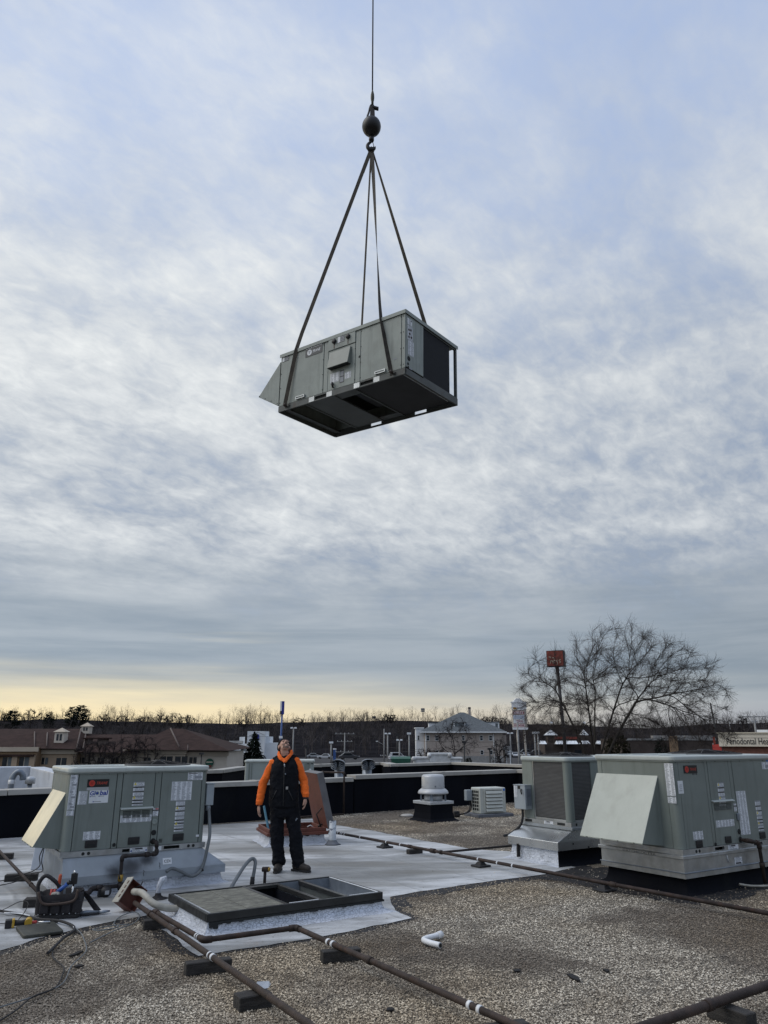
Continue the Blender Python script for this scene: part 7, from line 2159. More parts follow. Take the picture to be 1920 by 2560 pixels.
mat('skin', (0.46, 0.27, 0.20), 0.55, var=0.10, vscale=14, bump=0.001, bscale=120)
mat('eye_dark', (0.02, 0.014, 0.012), 0.3, var=0.0)
mat('mouth_dark', (0.06, 0.02, 0.018), 0.5, var=0.0)
mat('hair_dark', (0.012, 0.010, 0.010), 0.6, var=0.3, vscale=60, bump=0.003, bscale=150)
mat('hair_grizzled', (0.15, 0.10, 0.078), 0.75, var=0.35, vscale=90, bump=0.003, bscale=200)
mat('beanie_knit', (0.010, 0.010, 0.012), 0.95, var=0.2, vscale=40, bump=0.003, bscale=170, spec=0.2)
mat('hi_vis_orange', (0.80, 0.15, 0.022), 0.8, var=0.08, vscale=5, bump=0.003, bscale=70, spec=0.25)
mat('black_canvas', (0.006, 0.007, 0.010), 0.9, var=0.25, vscale=5, bump=0.003, bscale=60, spec=0.2)
mat('black_denim', (0.0065, 0.0075, 0.011), 0.9, var=0.25, vscale=6, bump=0.002, bscale=90, spec=0.2, dirt=(0.025, 0.025, 0.026, 0.5), dscale=4)
mat('boot_leather', (0.028, 0.022, 0.018), 0.65, var=0.3, vscale=15, bump=0.002, bscale=60)
mat('sign_zip', (0.022, 0.022, 0.024), 0.6, var=0.0)
mat('patch_grey', (0.28, 0.28, 0.28), 0.7, var=0.1)
person()


# ------------------------------------------------------------------ beyond the roof
PIT = R(17.134)
CP, SP = math.cos(PIT), math.sin(PIT)


def at(px, py, dist):
    """point at a given ground distance along the line of sight through a photo pixel"""
    r, u = (px - 960) / 1849.0, (1280 - py) / 1849.0
    f, z = CP - u * SP, SP + u * CP
    return Vector((r / f * dist, dist, 1.75 + z / f * dist))


mat('asphalt', (0.055, 0.055, 0.058), 0.85, spec=0.1, var=0.2, vscale=0.3, coords='Object')
mat('dead_grass', (0.075, 0.062, 0.040), 0.95, spec=0.0, var=0.35, vscale=0.05, dirt=(0.05, 0.048, 0.045, 0.8), dscale=0.02)
mat('hill_floor', (0.019, 0.0185, 0.021), 1.0, spec=0.0, var=0.35, vscale=0.08)
mat('bare_wood', (0.032, 0.028, 0.030), 0.95, var=0.4, vscale=0.03, spec=0.1)
mat('far_wood', (0.066, 0.058, 0.057), 0.95, var=0.4, vscale=0.02, spec=0.1)
mat('tree_bark', (0.040, 0.036, 0.031), 0.9, var=0.4, vscale=2.0, spec=0.2, bump=0.02, bscale=9)
mat('tree_twig', (0.055, 0.045, 0.042), 0.9, var=0.2, vscale=2.0, spec=0.1)
mat('conifer', (0.011, 0.016, 0.012), 0.9, var=0.5, vscale=0.9, spec=0.15)
mat('olive_leaf', (0.026, 0.026, 0.013), 0.9, var=0.4, vscale=1.5, spec=0.15)
mat('hotel_tan', (0.38, 0.29, 0.205), 0.85, var=0.08, vscale=0.5)
mat('hotel_cream', (0.47, 0.41, 0.33), 0.85, var=0.08, vscale=0.5)
mat('hotel_white', (0.56, 0.51, 0.44), 0.85, var=0.06, vscale=0.5)
mat('hotel_ochre', (0.26, 0.175, 0.105), 0.85, var=0.1, vscale=0.5)
mat('roof_brown', (0.040, 0.024, 0.021), 0.9, var=0.25, vscale=1.2, spec=0.15, dirt=(0.055, 0.033, 0.028, 0.5), dscale=0.4)
mat('roof_trim', (0.11, 0.085, 0.075), 0.8, var=0.1)
mat('window_glass', (0.025, 0.032, 0.040), 0.12, var=0.4, vscale=0.4, spec=0.6)
mat('curtain', (0.11, 0.13, 0.14), 0.8, var=0.2, vscale=1)
mat('white_siding', (0.68, 0.71, 0.74), 0.7, var=0.06, vscale=0.4)
mat('tan_brick', (0.40, 0.345, 0.305), 0.9, var=0.10, vscale=2.0, dirt=(0.30, 0.25, 0.22, 0.5), dscale=6)
mat('slate_roof', (0.115, 0.128, 0.137), 0.85, var=0.18, vscale=2.5, spec=0.2)
mat('white_trim', (0.72, 0.74, 0.75), 0.6, var=0.05)
mat('red_brick', (0.20, 0.085, 0.06), 0.9, var=0.2, vscale=3)
mat('sign_red', (0.20, 0.035, 0.022), 0.6, var=0.3, vscale=1.2)
mat('sign_dark', (0.020, 0.020, 0.022), 0.6, var=0.15)
mat('sign_cream', (0.62, 0.56, 0.44), 0.6, var=0.05)
mat('sign_white', (0.80, 0.81, 0.82), 0.5, var=0.06)
mat('sign_pink', (0.75, 0.60, 0.59), 0.5, var=0.06)
mat('sign_pale_blue', (0.58, 0.64, 0.76), 0.5, var=0.06)
mat('sign_maroon', (0.22, 0.02, 0.035), 0.5, var=0.06)
mat('sign_gold', (0.45, 0.24, 0.04), 0.5, var=0.2)
mat('sign_blue', (0.012, 0.022, 0.25), 0.45, var=0.1)
mat('pole_blue', (0.03, 0.085, 0.26), 0.5, var=0.1)
mat('sign_stone', (0.42, 0.38, 0.33), 0.85, var=0.15, vscale=1.5)
mat('pole_grey', (0.27, 0.27, 0.265), 0.7, var=0.2, vscale=0.8)
mat('pole_dark', (0.028, 0.029, 0.030), 0.7, var=0.2)
mat('lamp_white', (0.72, 0.75, 0.78), 0.4, var=0.0)
mat('dumpster_green', (0.012, 0.085, 0.055), 0.6, var=0.15)
mat('car_white', (0.55, 0.57, 0.60), 0.3, var=0.02, coat=0.5)
mat('car_dark', (0.022, 0.024, 0.030), 0.3, var=0.02, coat=0.5)
mat('car_silver', (0.28, 0.30, 0.32), 0.3, var=0.02, coat=0.5)
mat('brown_wall', (0.055, 0.042, 0.036), 0.9, var=0.2, vscale=0.4)
mat('beige_fascia', (0.74, 0.68, 0.56), 0.8, var=0.06, vscale=0.6, bump=0.004, bscale=4)
mat('weathered_white', (0.62, 0.64, 0.65), 0.7, var=0.18, vscale=1.5, dirt=(0.22, 0.22, 0.22, 0.6), dscale=1.0)


def edges_mesh(P0, P1, r0, r1, n=4):
    """tapered n-sided sticks for many segments at once (n = 2 gives flat blades)"""
    P0, P1 = np.asarray(P0, float), np.asarray(P1, float)
    r0, r1 = np.asarray(r0, float), np.asarray(r1, float)
    d = P1 - P0
    d /= np.linalg.norm(d, axis=1)[:, None] + 1e-9
    a = np.cross(d, np.array([0.31, 0.17, 0.93]))
    a /= np.linalg.norm(a, axis=1)[:, None] + 1e-9
    b = np.cross(d, a)
    an = np.arange(n) * 2 * math.pi / n
    off = np.cos(an)[None, :, None] * a[:, None, :] + np.sin(an)[None, :, None] * b[:, None, :]
    A = P0[:, None, :] + off * r0[:, None, None]
    B = P1[:, None, :] + off * r1[:, None, None]
    V = np.concatenate([A, B], 1).reshape(-1, 3)
    m = len(P0)
    if n == 2:
        q = np.array([[0, 1, 3, 2]])
    else:
        j = np.arange(n)
        q = np.stack([j, (j + 1) % n, n + (j + 1) % n, n + j], 1)
    F = (q[None] + (np.arange(m) * 2 * n)[:, None, None]).reshape(-1, 4)
    return V, F


def colonize(attr, starts, step, infl, kill, iters=90, tropism=(0, 0, 0.0), keep_on=0.0):
    """space colonisation: limbs reach for points scattered through the crown"""
    nodes = [np.array(p, float) for s in starts for p in s]
    par = []
    k_ = 0
    for s in starts:
        for i in range(len(s)):
            par.append(k_ - 1 if i else -1)
            k_ += 1
    N = np.array(nodes)
    par = list(par)
    live = np.ones(len(attr), bool)
    bd = np.full(len(attr), 1e9)
    bi = np.zeros(len(attr), int)
    new0 = 0
    kid_n = {}
    tr = np.array(tropism)
    for it in range(iters):
        for j in range(new0, len(N)):
            dd = ((attr - N[j]) ** 2).sum(1)
            c = dd < bd
            bd[c] = dd[c]
            bi[c] = j
        new0 = len(N)
        live &= bd > kill * kill
        act = live & (bd < infl * infl)
        if not act.any():
            break
        dv = attr[act] - N[bi[act]]
        dv /= np.linalg.norm(dv, axis=1)[:, None]
        acc = np.zeros_like(N)
        np.add.at(acc, bi[act], dv)
        ids = np.unique(bi[act])
        g = acc[ids]
        g /= np.linalg.norm(g, axis=1)[:, None] + 1e-9
        pd = N[ids] - N[np.maximum(np.array(par)[ids], 0)]
        pd /= np.linalg.norm(pd, axis=1)[:, None] + 1e-9
        g = g * 0.75 + pd * keep_on + tr + RNG.normal(size=g.shape) * 0.07
        g /= np.linalg.norm(g, axis=1)[:, None] + 1e-9
        cand = N[ids] + g * step
        ok = np.array([kid_n.get(int(i_), 0) < 3 and ((N - c_) ** 2).sum(1).min() > (0.62 * step) ** 2 for i_, c_ in zip(ids, cand)])
        if not ok.any():
            break
        for i_ in ids[ok]:
            kid_n[int(i_)] = kid_n.get(int(i_), 0) + 1
        N = np.concatenate([N, cand[ok]])
        par += list(ids[ok])
    return N, np.array(par)


def tree_mesh(name, N, par, parent, tip_r, power, trunk_mat, twig_mat, twigs, twig_len, twig_r, base_r=None, seed=1):
    """pipe-model radii, trunk and limbs as one part, twigs as another"""
    rng = np.random.default_rng(seed)
    n = len(N)
    w = np.zeros(n)
    kids = np.zeros(n, int)
    for i in range(n - 1, -1, -1):
        if kids[i] == 0:
            w[i] = tip_r ** power
        if par[i] >= 0:
            w[par[i]] += w[i]
            kids[par[i]] += 1
    r = w ** (1 / power)
    if base_r:
        r = np.minimum(r, base_r)
    e = np.nonzero(par >= 0)[0]
    V, F = edges_mesh(N[par[e]], N[e], r[par[e]] * 0.98, r[e], 5)
    np_mesh('trunk', V, F, trunk_mat, parent, True)
    # twigs off the thin ends
    thin = np.nonzero((r < tip_r * 3.2) & (par >= 0))[0]
    src = rng.choice(thin, twigs)
    d = N[src] - N[par[src]]
    d /= np.linalg.norm(d, axis=1)[:, None] + 1e-9
    f = rng.random(twigs)[:, None]
    p = N[par[src]] * (1 - f) + N[src] * f
    d1 = d + rng.normal(size=d.shape) * 0.55
    d1 /= np.linalg.norm(d1, axis=1)[:, None]
    L = twig_len * (0.5 + rng.random(twigs))[:, None]
    q = p + d1 * L * 0.55
    d2 = d1 + rng.normal(size=d.shape) * 0.35 + np.array([0, 0, 0.12])
    d2 /= np.linalg.norm(d2, axis=1)[:, None]
    t = q + d2 * L * 0.5
    d3 = d1 + rng.normal(size=d.shape) * 0.6
    d3 /= np.linalg.norm(d3, axis=1)[:, None]
    t2 = q + d3 * L * 0.38
    o = np.ones(twigs)
    V, F = edges_mesh(np.concatenate([p, q, q]), np.concatenate([q, t, t2]), np.concatenate([o * twig_r, o * twig_r * 0.75, o * twig_r * 0.7]), np.concatenate([o * twig_r * 0.75, o * twig_r * 0.3, o * twig_r * 0.3]), 3)
    np_mesh('crown', V, F, twig_mat, parent)


def dome_points(n, c, a, b, h, low, seed, hollow=0.35):
    rng = np.random.default_rng(seed)
    out = []
    while len(out) < n:
        v = rng.normal(size=3)
        v /= np.linalg.norm(v)
        if v[2] < low:
            continue
        rr = (hollow + (1 - hollow) * rng.random()) ** 0.6
        lump = 1 + 0.16 * pnoise((v[0] * 2.3 + seed, v[1] * 2.3, v[2] * 2.3)) + 0.08 * pnoise((v[0] * 6, v[1] * 6 + seed, v[2] * 6))
        out.append((c[0] + a * v[0] * rr * lump, c[1] + b * v[1] * rr * lump, c[2] + h * v[2] * rr * lump))
    return np.array(out)


def big_tree():
    base = at(1484, 1880, 45.0)
    e = empty('bare_tree', (base.x, 45.0, GROUND), 0, 'large spreading leafless tree rising behind the right-hand units', 'tree')
    attr = np.concatenate([dome_points(2100, (2.05, 0, 6.6), 6.2, 4.6, 6.9, -0.02, 3, 0.40), dome_points(420, (5.2, 0, 9.6), 3.1, 3.0, 2.6, -0.3, 12), dome_points(380, (-1.9, 0, 8.9), 2.7, 2.6, 3.0, -0.25, 8), dome_points(90, (-2.9, 0, 8.2), 1.8, 1.6, 1.8, -0.4, 9)])
    starts = []
    for top, lean in (((-2.2, 0.3), 0.9), ((-0.5, -0.8), 0.5), ((0.7, 0.6), 0.4), ((2.0, -0.5), 0.6), ((3.4, 0.4), 0.8)):
        pts = []
        for i in range(9):
            f = i / 8
            z = 9.6 * f if abs(top[0]) < 3 else 8.9 * f
            k_ = max(0.0, (f - 0.50) / 0.50)
            pts.append((top[0] * (0.10 * f + 0.75 * k_ ** 1.25), top[1] * (0.25 * f + k_), z))
        starts.append(pts)
    N, par = colonize(attr, starts, 0.32, 3.2, 0.52, 90, (0, 0, 0.10), 0.75)
    tree_mesh('bare_tree', N, par, e, 0.0072, 2.02, 'tree_bark', 'tree_twig', 13500, 0.60, 0.0055, 0.25, 5)


def small_bare(name, px, py_base, dist, height, spread, label, seed, n=420, twigs=1500, group=None, tip=0.02, low=-0.35, wood='bare_wood', z=None):
    b = at(px, py_base, dist)
    e = empty(name, (b.x, dist, b.z if z is None else z), 0, label, 'tree', group)
    attr = dome_points(n, (0, 0, height * 0.60), spread, spread, height * 0.42, low - 0.5, seed)
    st = [[(0.02 * math.sin(i + seed), 0, height * 0.06 * i) for i in range(5)]]
    N, par = colonize(attr, st, height * 0.045, height * 0.5, height * 0.06, 60, (0, 0, 0.12), 0.6)
    tree_mesh(name, N, par, e, tip, 2.2, wood, wood, twigs, height * 0.075, tip * 0.8, height * 0.03, seed)
    return e


def conifer(name, px, dist, zb, height, width, label, seed, layers=26, per=14, group=None, drop=0.35, pine=False):
    b = at(px, 1880, dist)
    e = empty(name, (b.x, dist, zb), 0, label, 'tree', group)
    rng = np.random.default_rng(seed)
    MB().tube([(0, 0, 0), (0, 0, height * 0.97)], [height * 0.018, height * 0.003], 6).build('trunk', 'tree_bark', e)
    P0, P1, W0, W1 = [], [], [], []
    for i in range(layers):
        f = i / (layers - 1)
        z = height * ((0.42 if pine else 0.10) + (0.56 if pine else 0.88) * f)
        L = width * ((0.35 + 0.65 * math.sin(math.pi * min(1, 0.25 + f * 0.75))) if pine else (1 - f) ** 0.85 * (0.75 + 0.5 * rng.random())) + 0.12
        for j in range(per):
            if pine and rng.random() < 0.45:
                continue
            a = rng.random() * 6.283
            l = L * (0.6 + 0.5 * rng.random())
            dz = (-drop * l * (0.6 + 0.5 * rng.random())) if not pine else (0.10 * l)
            d = np.array([math.cos(a), math.sin(a), 0])
            s = np.array([0, 0, z + rng.normal() * height * 0.008])
            tip = s + d * l + np.array([0, 0, dz + 0.12 * l])
            k_ = 9 if not pine else 7
            for q in range(k_):      # needle sprays along the bough
                t = 0.25 + 0.75 * (q + rng.random()) / k_
                c = s + (tip - s) * t
                dd = d * (0.5 + 0.3 * rng.random()) + rng.normal(size=3) * 0.4 + np.array([0, 0, -0.25 if not pine else 0.15])
                dd /= np.linalg.norm(dd)
                ln = l * 0.26 + 0.10 * height / 20
                P0.append(c - dd * ln * 0.3)
                P1.append(c + dd * ln)
                W0.append(height * 0.011)
                W1.append(height * 0.002)
    V, F = edges_mesh(P0, P1, W0, W1, 3)
    np_mesh('crown', V, F, 'conifer', e)
    return e


def leaf_bush(name, c, rx, rz, label, seed, n=900, mt='olive_leaf', leaf=0.10):
    e = empty(name, c, 0, label, 'bush')
    p = dome_points(n, (0, 0, rz * 0.9), rx, rx, rz, -0.9, seed, 0.45)
    rng = np.random.default_rng(seed)
    d = rng.normal(size=(n, 3))
    d /= np.linalg.norm(d, axis=1)[:, None]
    V, F = edges_mesh(p - d * leaf, p + d * leaf, np.full(n, leaf * 0.6), np.full(n, leaf * 0.25), 2)
    np_mesh('crown', V, F, mt, e)
    MB().tube([(0, 0, 0), (0.05, 0, rz)], [rx * 0.06, rx * 0.03], 6).build('trunk', 'tree_bark', e)
    return e


# skyline: photo row of the wood's upper edge, by column
SKY_X = [-400, 0, 150, 300, 450, 600, 760, 960, 1060, 1300, 1450, 1620, 1760, 1920, 2400]
SKY_Y = [1796, 1798, 1798, 1802, 1806, 1808, 1804, 1801, 1804, 1809, 1813, 1819, 1812, 1806, 1806]


def ridge_z(x, dist=650.0):
    px = 960 + 1849 * 1.04 * x / dist
    y = float(np.interp(px, SKY_X, SKY_Y))
    return at(px, y, dist).z - 0.6 + 1.6 * pnoise((x * 0.02, 1.0, 5.0))


def terrain_z(x, y):
    f = min(1.0, max(0.0, (y - 310.0) / 340.0))
    f = f * f * (3 - 2 * f)
    return GROUND + (ridge_z(x * 650.0 / max(y, 200.0)) - GROUND) * f + (1.3 * pnoise((x * 0.012, y * 0.012, 3.0)) * f)


def land():
    o = MB().add([(-2500, -800, GROUND), (2500, -800, GROUND), (2500, 4500, GROUND), (-2500, 4500, GROUND)], [(0, 1, 2, 3)]).build('ground', 'dead_grass')
    tag(o, kind='structure')
    o = MB().add([(-120, 40, GROUND + 0.02), (130, 40, GROUND + 0.02), (150, 330, GROUND + 0.02), (-140, 330, GROUND + 0.02)], [(0, 1, 2, 3)]).build('parking_lot', 'asphalt')
    tag(o, kind='structure')
    xs = np.linspace(-900, 900, 91)
    ys = np.concatenate([np.linspace(310, 680, 30), np.linspace(720, 1400, 8)])
    vs, fs = [], []
    for y in ys:
        for x in xs:
            z = terrain_z(x, y) if y <= 680 else terrain_z(x, 680) - (y - 680) * 0.01
            vs.append((x, y, z + 0.03))
    nx = len(xs)
    for j in range(len(ys) - 1):
        for i in range(nx - 1):
            fs.append((j * nx + i, j * nx + i + 1, (j + 1) * nx + i + 1, (j + 1) * nx + i))
    o = MB().add(vs, fs, True).build('hill', 'hill_floor')
    tag(o, kind='structure')
    # the leafless wood on the hill
    protos = []
    for s in range(7):
        rng = np.random.default_rng(40 + s)
        P0, P1, R0, R1 = [], [], [], []

        def br(p, d, l, r, lev):
            q = p + d * l
            P0.append(p)
            P1.append(q)
            R0.append(r)
            R1.append(r * 0.6)
            if lev == 0:
                return
            for _ in range(3 if lev > 1 else 3):
                nd = d + rng.normal(size=3) * (0.50 if lev > 1 else 0.75) + np.array([0, 0, 0.10])
                nd /= np.linalg.norm(nd)
                br(p + d * l * (0.55 + 0.45 * rng.random()), nd, l * (0.55 + 0.25 * rng.random()), r * 0.55, lev - 1)
        br(np.zeros(3), np.array([0, 0, 1.0]), 4.6 + rng.random() * 1.5, 0.17, 4)
        V, F = edges_mesh(P0, P1, R0, R1, 2)
        protos.append((V, F))
    Vs, Fs, off = [], [], 0
    rng = np.random.default_rng(5)
    cnt = 4400
    ys = np.where(rng.random(cnt) < 0.42, 590 + 95 * rng.random(cnt), 318 + 290 * rng.random(cnt))
    xs = (rng.random(cnt) * 2 - 1) * ys * 0.60
    for i in range(cnt):
        V, F = protos[rng.integers(7)]
        a = rng.random() * 6.283
        s = (0.62 + 0.5 * rng.random()) * ((1.0 if ys[i] < 560 else 0.30) * (1 + 0.5 * pnoise((xs[i] * 0.03, ys[i] * 0.01, 2.0))))
        c_, s_ = math.cos(a), math.sin(a)
        W = np.stack([(V[:, 0] * c_ - V[:, 1] * s_) * s, (V[:, 0] * s_ + V[:, 1] * c_) * s, V[:, 2] * s * (0.9 + 0.2 * rng.random())], 1)
        W += np.array([xs[i], ys[i], terrain_z(xs[i], ys[i]) - 0.2])
        Vs.append(W)
        Fs.append(F + off)
        off += len(V)
    o = np_mesh('forest', np.concatenate(Vs), np.concatenate(Fs), 'far_wood')
    tag(o, 'dense leafless wood covering the low hill along the horizon', 'forest', kind='stuff')


def skyline_trees():
    g = 'trees standing out on the skyline'
    for i, (px, top, w, lab) in enumerate(((190, 1764, 5.5, 'tall dark pine with ragged tiers above the left hotel roof'), (168, 1768, 4.0, 'second dark pine leaning against the tall one above the hotel'), (113, 1780, 3.4, 'smaller dark pine on the skyline left of the tall pair'), (18, 1778, 6.0, 'dark pine clump at the far left edge of the skyline'))):
        d = 420.0
        t = at(px, top, d)
        zb = terrain_z(t.x, d)
        conifer('pine_tree', px, d, zb, t.z - zb, w, lab, 60 + i, 15, 16, g, 0.1, True)
    specs = [(70, 1772, 470, 6.5, 'bare tree with fine upright crown between the edge pines'), (300, 1787, 470, 6.0, 'open bare tree on the skyline right of the tall pines'), (255, 1787, 470, 5.5, 'thin bare tree just right of the tall pine pair'),
             (400, 1783, 470, 7.0, 'rounded bare tree left in the dome-shaped skyline row'), (430, 1783, 470, 7.5, 'rounded bare tree central in the dome-shaped skyline row'), (465, 1786, 470, 6.5, 'rounded bare tree right in the dome-shaped skyline row'), (355, 1788, 470, 6.0, 'bare tree at the left end of the dome-shaped skyline row'),
             (608, 1795, 500, 5.5, 'pale bare tree on the skyline left of the blue sign'), (745, 1794, 500, 5.0, 'small bare tree on the skyline right of the blue sign'), (948, 1794, 520, 5.5, 'round bare tree on the skyline left of the slender pair'), (968, 1785, 520, 4.2, 'slender pale bare tree on the skyline, left of a pair'), (980, 1786, 520, 4.2, 'slender pale bare tree on the skyline, right of a pair'),
             (1215, 1791, 500, 5.5, 'bare tree on the skyline right of the chimney'), (1235, 1789, 500, 5.0, 'bare tree on the skyline between chimney and plaza sign'), (1262, 1794, 500, 4.5, 'low bare tree on the skyline by the plaza sign'), (1862, 1790, 420, 3.5, 'thin bare treetop on the skyline near the right edge')]
    for i, (px, top, d, sp, lab) in enumerate(specs):
        t = at(px, top, d)
        zb = terrain_z(t.x, d)
        small_bare('skyline_tree', px, 1850, d, (t.z - zb), sp, lab, 80 + i, 150, 900, g, 0.075, -0.3, 'bare_wood', zb)
    # lattice masts
    for px, top, lab in ((1057, 1770, 'thin lattice phone mast on the skyline left of the house roof'), (935, 1790, 'short lattice mast on the skyline left of the bare trees')):
        t = at(px, top, 600.0)
        zb = terrain_z(t.x, 600.0)
        e = empty('phone_mast', (t.x, 600.0, zb), 0, lab, 'mast')
        h = t.z - zb
        for sx, sy in ((-1, -1), (1, -1), (0, 1)):
            MB().tube([(0.9 * sx, 0.9 * sy, 0), (0.35 * sx, 0.35 * sy, h)], 0.10, 4).build('leg', 'pole_dark', e)
        for i in range(10):
            z = h * i / 10
            k_ = 0.9 - 0.055 * i
            MB().tube([(-k_, -k_, z), (k_, -k_, z + h / 10)], 0.05, 3).build('brace', 'pole_dark', e)
        for z in (0.98, 0.90, 0.80):
            MB().box((-1.5, -0.5, h * z - 0.9), (1.5, 0.5, h * z)).build('antenna_ring', 'pole_grey', e)


def window(parent, x0, z0, x1, z1, y=-0.02, sash=True, trim='white_trim', curtain=False, t=None):
    w = MB().box((x0, y - 0.03, z0), (x1, y + 0.02, z1)).build('window', 'window_glass', parent)
    t = t or min(0.10, (x1 - x0) * 0.12)
    if trim:
        MB().box((x0 - t, y - 0.06, z0 - t), (x0, y + 0.03, z1 + t)).box((x1, y - 0.06, z0 - t), (x1 + t, y + 0.03, z1 + t)).box((x0, y - 0.06, z0 - t), (x1, y + 0.03, z0)).box((x0, y - 0.06, z1), (x1, y + 0.03, z1 + t)).build('frame', trim, w)
        if sash:
            zm = (z0 + z1) / 2
            MB().box((x0, y - 0.055, zm - t * 0.4), (x1, y - 0.031, zm + t * 0.4)).build('sash', trim, w)
    if curtain:
        MB().box((x0 + (x1 - x0) * 0.52, y - 0.036, z0), (x1, y - 0.031, z1)).build('curtain', 'curtain', w)
    return w


def hotel():
    D = 104.0
    o = at(0, 1880, D)
    e = empty('hotel', (o.x, D, GROUND), 0, 'long beige hotel with dark brown hipped roofs at the left', 'building')
    L = lambda px, py, d=D: at(px, py, d) - Vector((o.x, D, GROUND))
    xz = lambda px, py, d=D: (L(px, py, d).x, L(px, py, d).z)

    def wall(px0, px1, py, d0, mt, depth=12.0, nm='wall'):
        a, b = L(px0, py, D + d0), L(px1, py, D + d0)
        MB().box((a.x, d0, 0), (b.x, d0 + depth, a.z)).build(nm, mt, e)
        # soffit band under the eave
        MB().box((a.x - 0.2, d0 - 0.25, a.z - 0.55), (b.x + 0.2, d0 - 0.002, a.z)).build('eave_band', 'hotel_cream', e)
        return a, b
    wall(-160, 94, 1868, -1.5, 'hotel_ochre')
    wall(94, 193, 1874, 0.0, 'hotel_tan')
    wall(193, 312, 1881, 1.5, 'hotel_white')
    wall(312, 464, 1874, 0.0, 'hotel_cream')
    wall(464, 569, 1879, 0.6, 'hotel_white')
    # pilasters of the brown bay
    for px in (38, 82, -10):
        a = L(px, 1900, D - 1.5)
        MB().box((a.x - 0.35, -1.75, 0), (a.x + 0.35, -1.502, L(px, 1888, D - 1.5).z)).build('pilaster', 'hotel_tan', e)
    a, b = L(-40, 1886, D - 1.5), L(88, 1886, D - 1.5)
    MB().box((a.x, -1.95, a.z - 0.25), (b.x, -1.502, a.z)).build('lintel', 'roof_brown', e)

    def win(px0, py0, px1, py1, d0, **k_):
        p, q = L(px0, py1, D + d0), L(px1, py0, D + d0)
        w = window(e, p.x, p.z, q.x, q.z, d0 - 0.02, sash=False, trim=None, **k_)
        MB().box(((p.x + q.x) / 2 - 0.04, d0 - 0.06, p.z), ((p.x + q.x) / 2 + 0.04, d0 - 0.051, q.z)).build('mullion', 'hotel_cream', w)
    for px0, px1 in ((3, 34), (45, 75)):
        win(px0, 1893, px1, 1925, -1.5, curtain=True)
    win(103, 1894, 121, 1911, 0.0, curtain=True)
    win(138, 1895, 167, 1925, 0.0)
    for px in (193, 241, 277, 357):
        win(px + 2, 1894, px + 20, 1908, 1.5 if px < 300 else 0.0)
    for px in (400, 437):
        win(px, 1891, px + 32, 1908, 0.0)
    win(473, 1893, 492, 1908, 0.6)
    # hipped roofs, real slopes front and back
    E0, RD = -1.0, 7.5

    def roof(outline, ridge_pts, nm='roof'):
        """outline: eave points left to right (front), ridge points left to right"""
        ev = [L(px, py, D + E0) for px, py in outline]
        rv = [L(px, py, D + RD) for px, py in ridge_pts]
        bk = [Vector((p.x, RD + 9.0, ev[0].z)) for p in ev]
        vs = ev + rv + bk
        ne, nr = len(ev), len(rv)
        fs = [tuple(range(0, ne)) + tuple(ne + nr - 1 - i for i in range(nr)), tuple(ne + nr + ne - 1 - i for i in range(ne)) + tuple(ne + i for i in range(nr)), (0, ne, ne + nr), (ne - 1, ne + nr + ne - 1, ne + nr - 1)]
        return MB().add(vs, fs).build(nm, 'roof_brown', e)
    r1 = roof([(-220, 1865), (195, 1873)], [(-60, 1822), (200, 1822)])
    r2 = roof([(186, 1880), (345, 1882)], [(180, 1836), (400, 1836)])
    r3 = roof([(308, 1873), (574, 1877)], [(424, 1821), (459, 1822)])
    for (p0, p1) in (((86, 1873), (86, 1832)), ((116, 1868), (118, 1834)), ((191, 1873), (202, 1824)), ((207, 1876), (214, 1838)), ((448, 1870), (426, 1823)), ((469, 1878), (470, 1843))):
        a, b = L(*p0, D + E0 - 0.1), L(*p1, D + RD - 2.2)
        MB().tube([a + Vector((0, 0, 0.12)), b + Vector((0, 0, 0.12))], 0.10, 5).build('hip_flashing', 'roof_trim', r1)
    # ridge cupola and front dormer
    for px, py, w, h, d, nm in ((216, 1834, 1.15, 1.0, D + RD, 'cupola'), (150, 1866, 1.3, 1.9, D + 2.0, 'dormer')):
        c = L(px, py, d)
        q = MB().box((c.x - w / 2, c.y - w / 2, c.z), (c.x + w / 2, c.y + w / 2, c.z + h)).build(nm, 'hotel_white', e)
        MB().add([(c.x - w * 0.65, c.y - w * 0.65, c.z + h), (c.x + w * 0.65, c.y - w * 0.65, c.z + h), (c.x + w * 0.65, c.y + w * 0.65, c.z + h), (c.x - w * 0.65, c.y + w * 0.65, c.z + h), (c.x, c.y, c.z + h + 0.55)], [(0, 1, 4), (1, 2, 4), (2, 3, 4), (3, 0, 4), (3, 2, 1, 0)]).build('cap', 'hotel_cream', q)
        for sx in (-0.28, 0.06):
            MB().box((c.x + w * sx, c.y - w / 2 - 0.03, c.z + h * 0.4), (c.x + w * (sx + 0.22), c.y - w / 2 - 0.005, c.z + h * 0.85)).build('louvre', 'window_glass', q)
    for px, w in ((221, 0.7), (257, 1.2)):
        c = L(px, 1862, D + 3.0)
        q = MB().box((c.x - w / 2, c.y - 0.5, c.z - 0.3), (c.x + w / 2, c.y + 0.5, c.z + 0.75)).build('roof_vent', 'roof_trim', e)
        MB().box((c.x - w * 0.75, c.y - 0.8, c.z + 0.75), (c.x + w * 0.75, c.y + 0.8, c.z + 0.95)).build('vent_cap', 'roof_brown', q)
    # green round sign at the right end wall
    c = L(524, 1907, D + 0.5)
    q = MB().disc((c.x, c.y - 0.02, c.z), 0.55, (0, -1, 0), 20, 0.10).build('round_sign', 'dumpster_green', e)
    MB().box((c.x - 0.42, c.y - 0.16, c.z + 0.02), (c.x + 0.42, c.y - 0.13, c.z + 0.16)).build('sign_line', 'sign_cream', q)
    MB().box((c.x - 0.35, c.y - 0.16, c.z - 0.6), (c.x + 0.30, c.y - 0.02, c.z - 0.30)).build('sign_ribbon', 'sign_red', q)
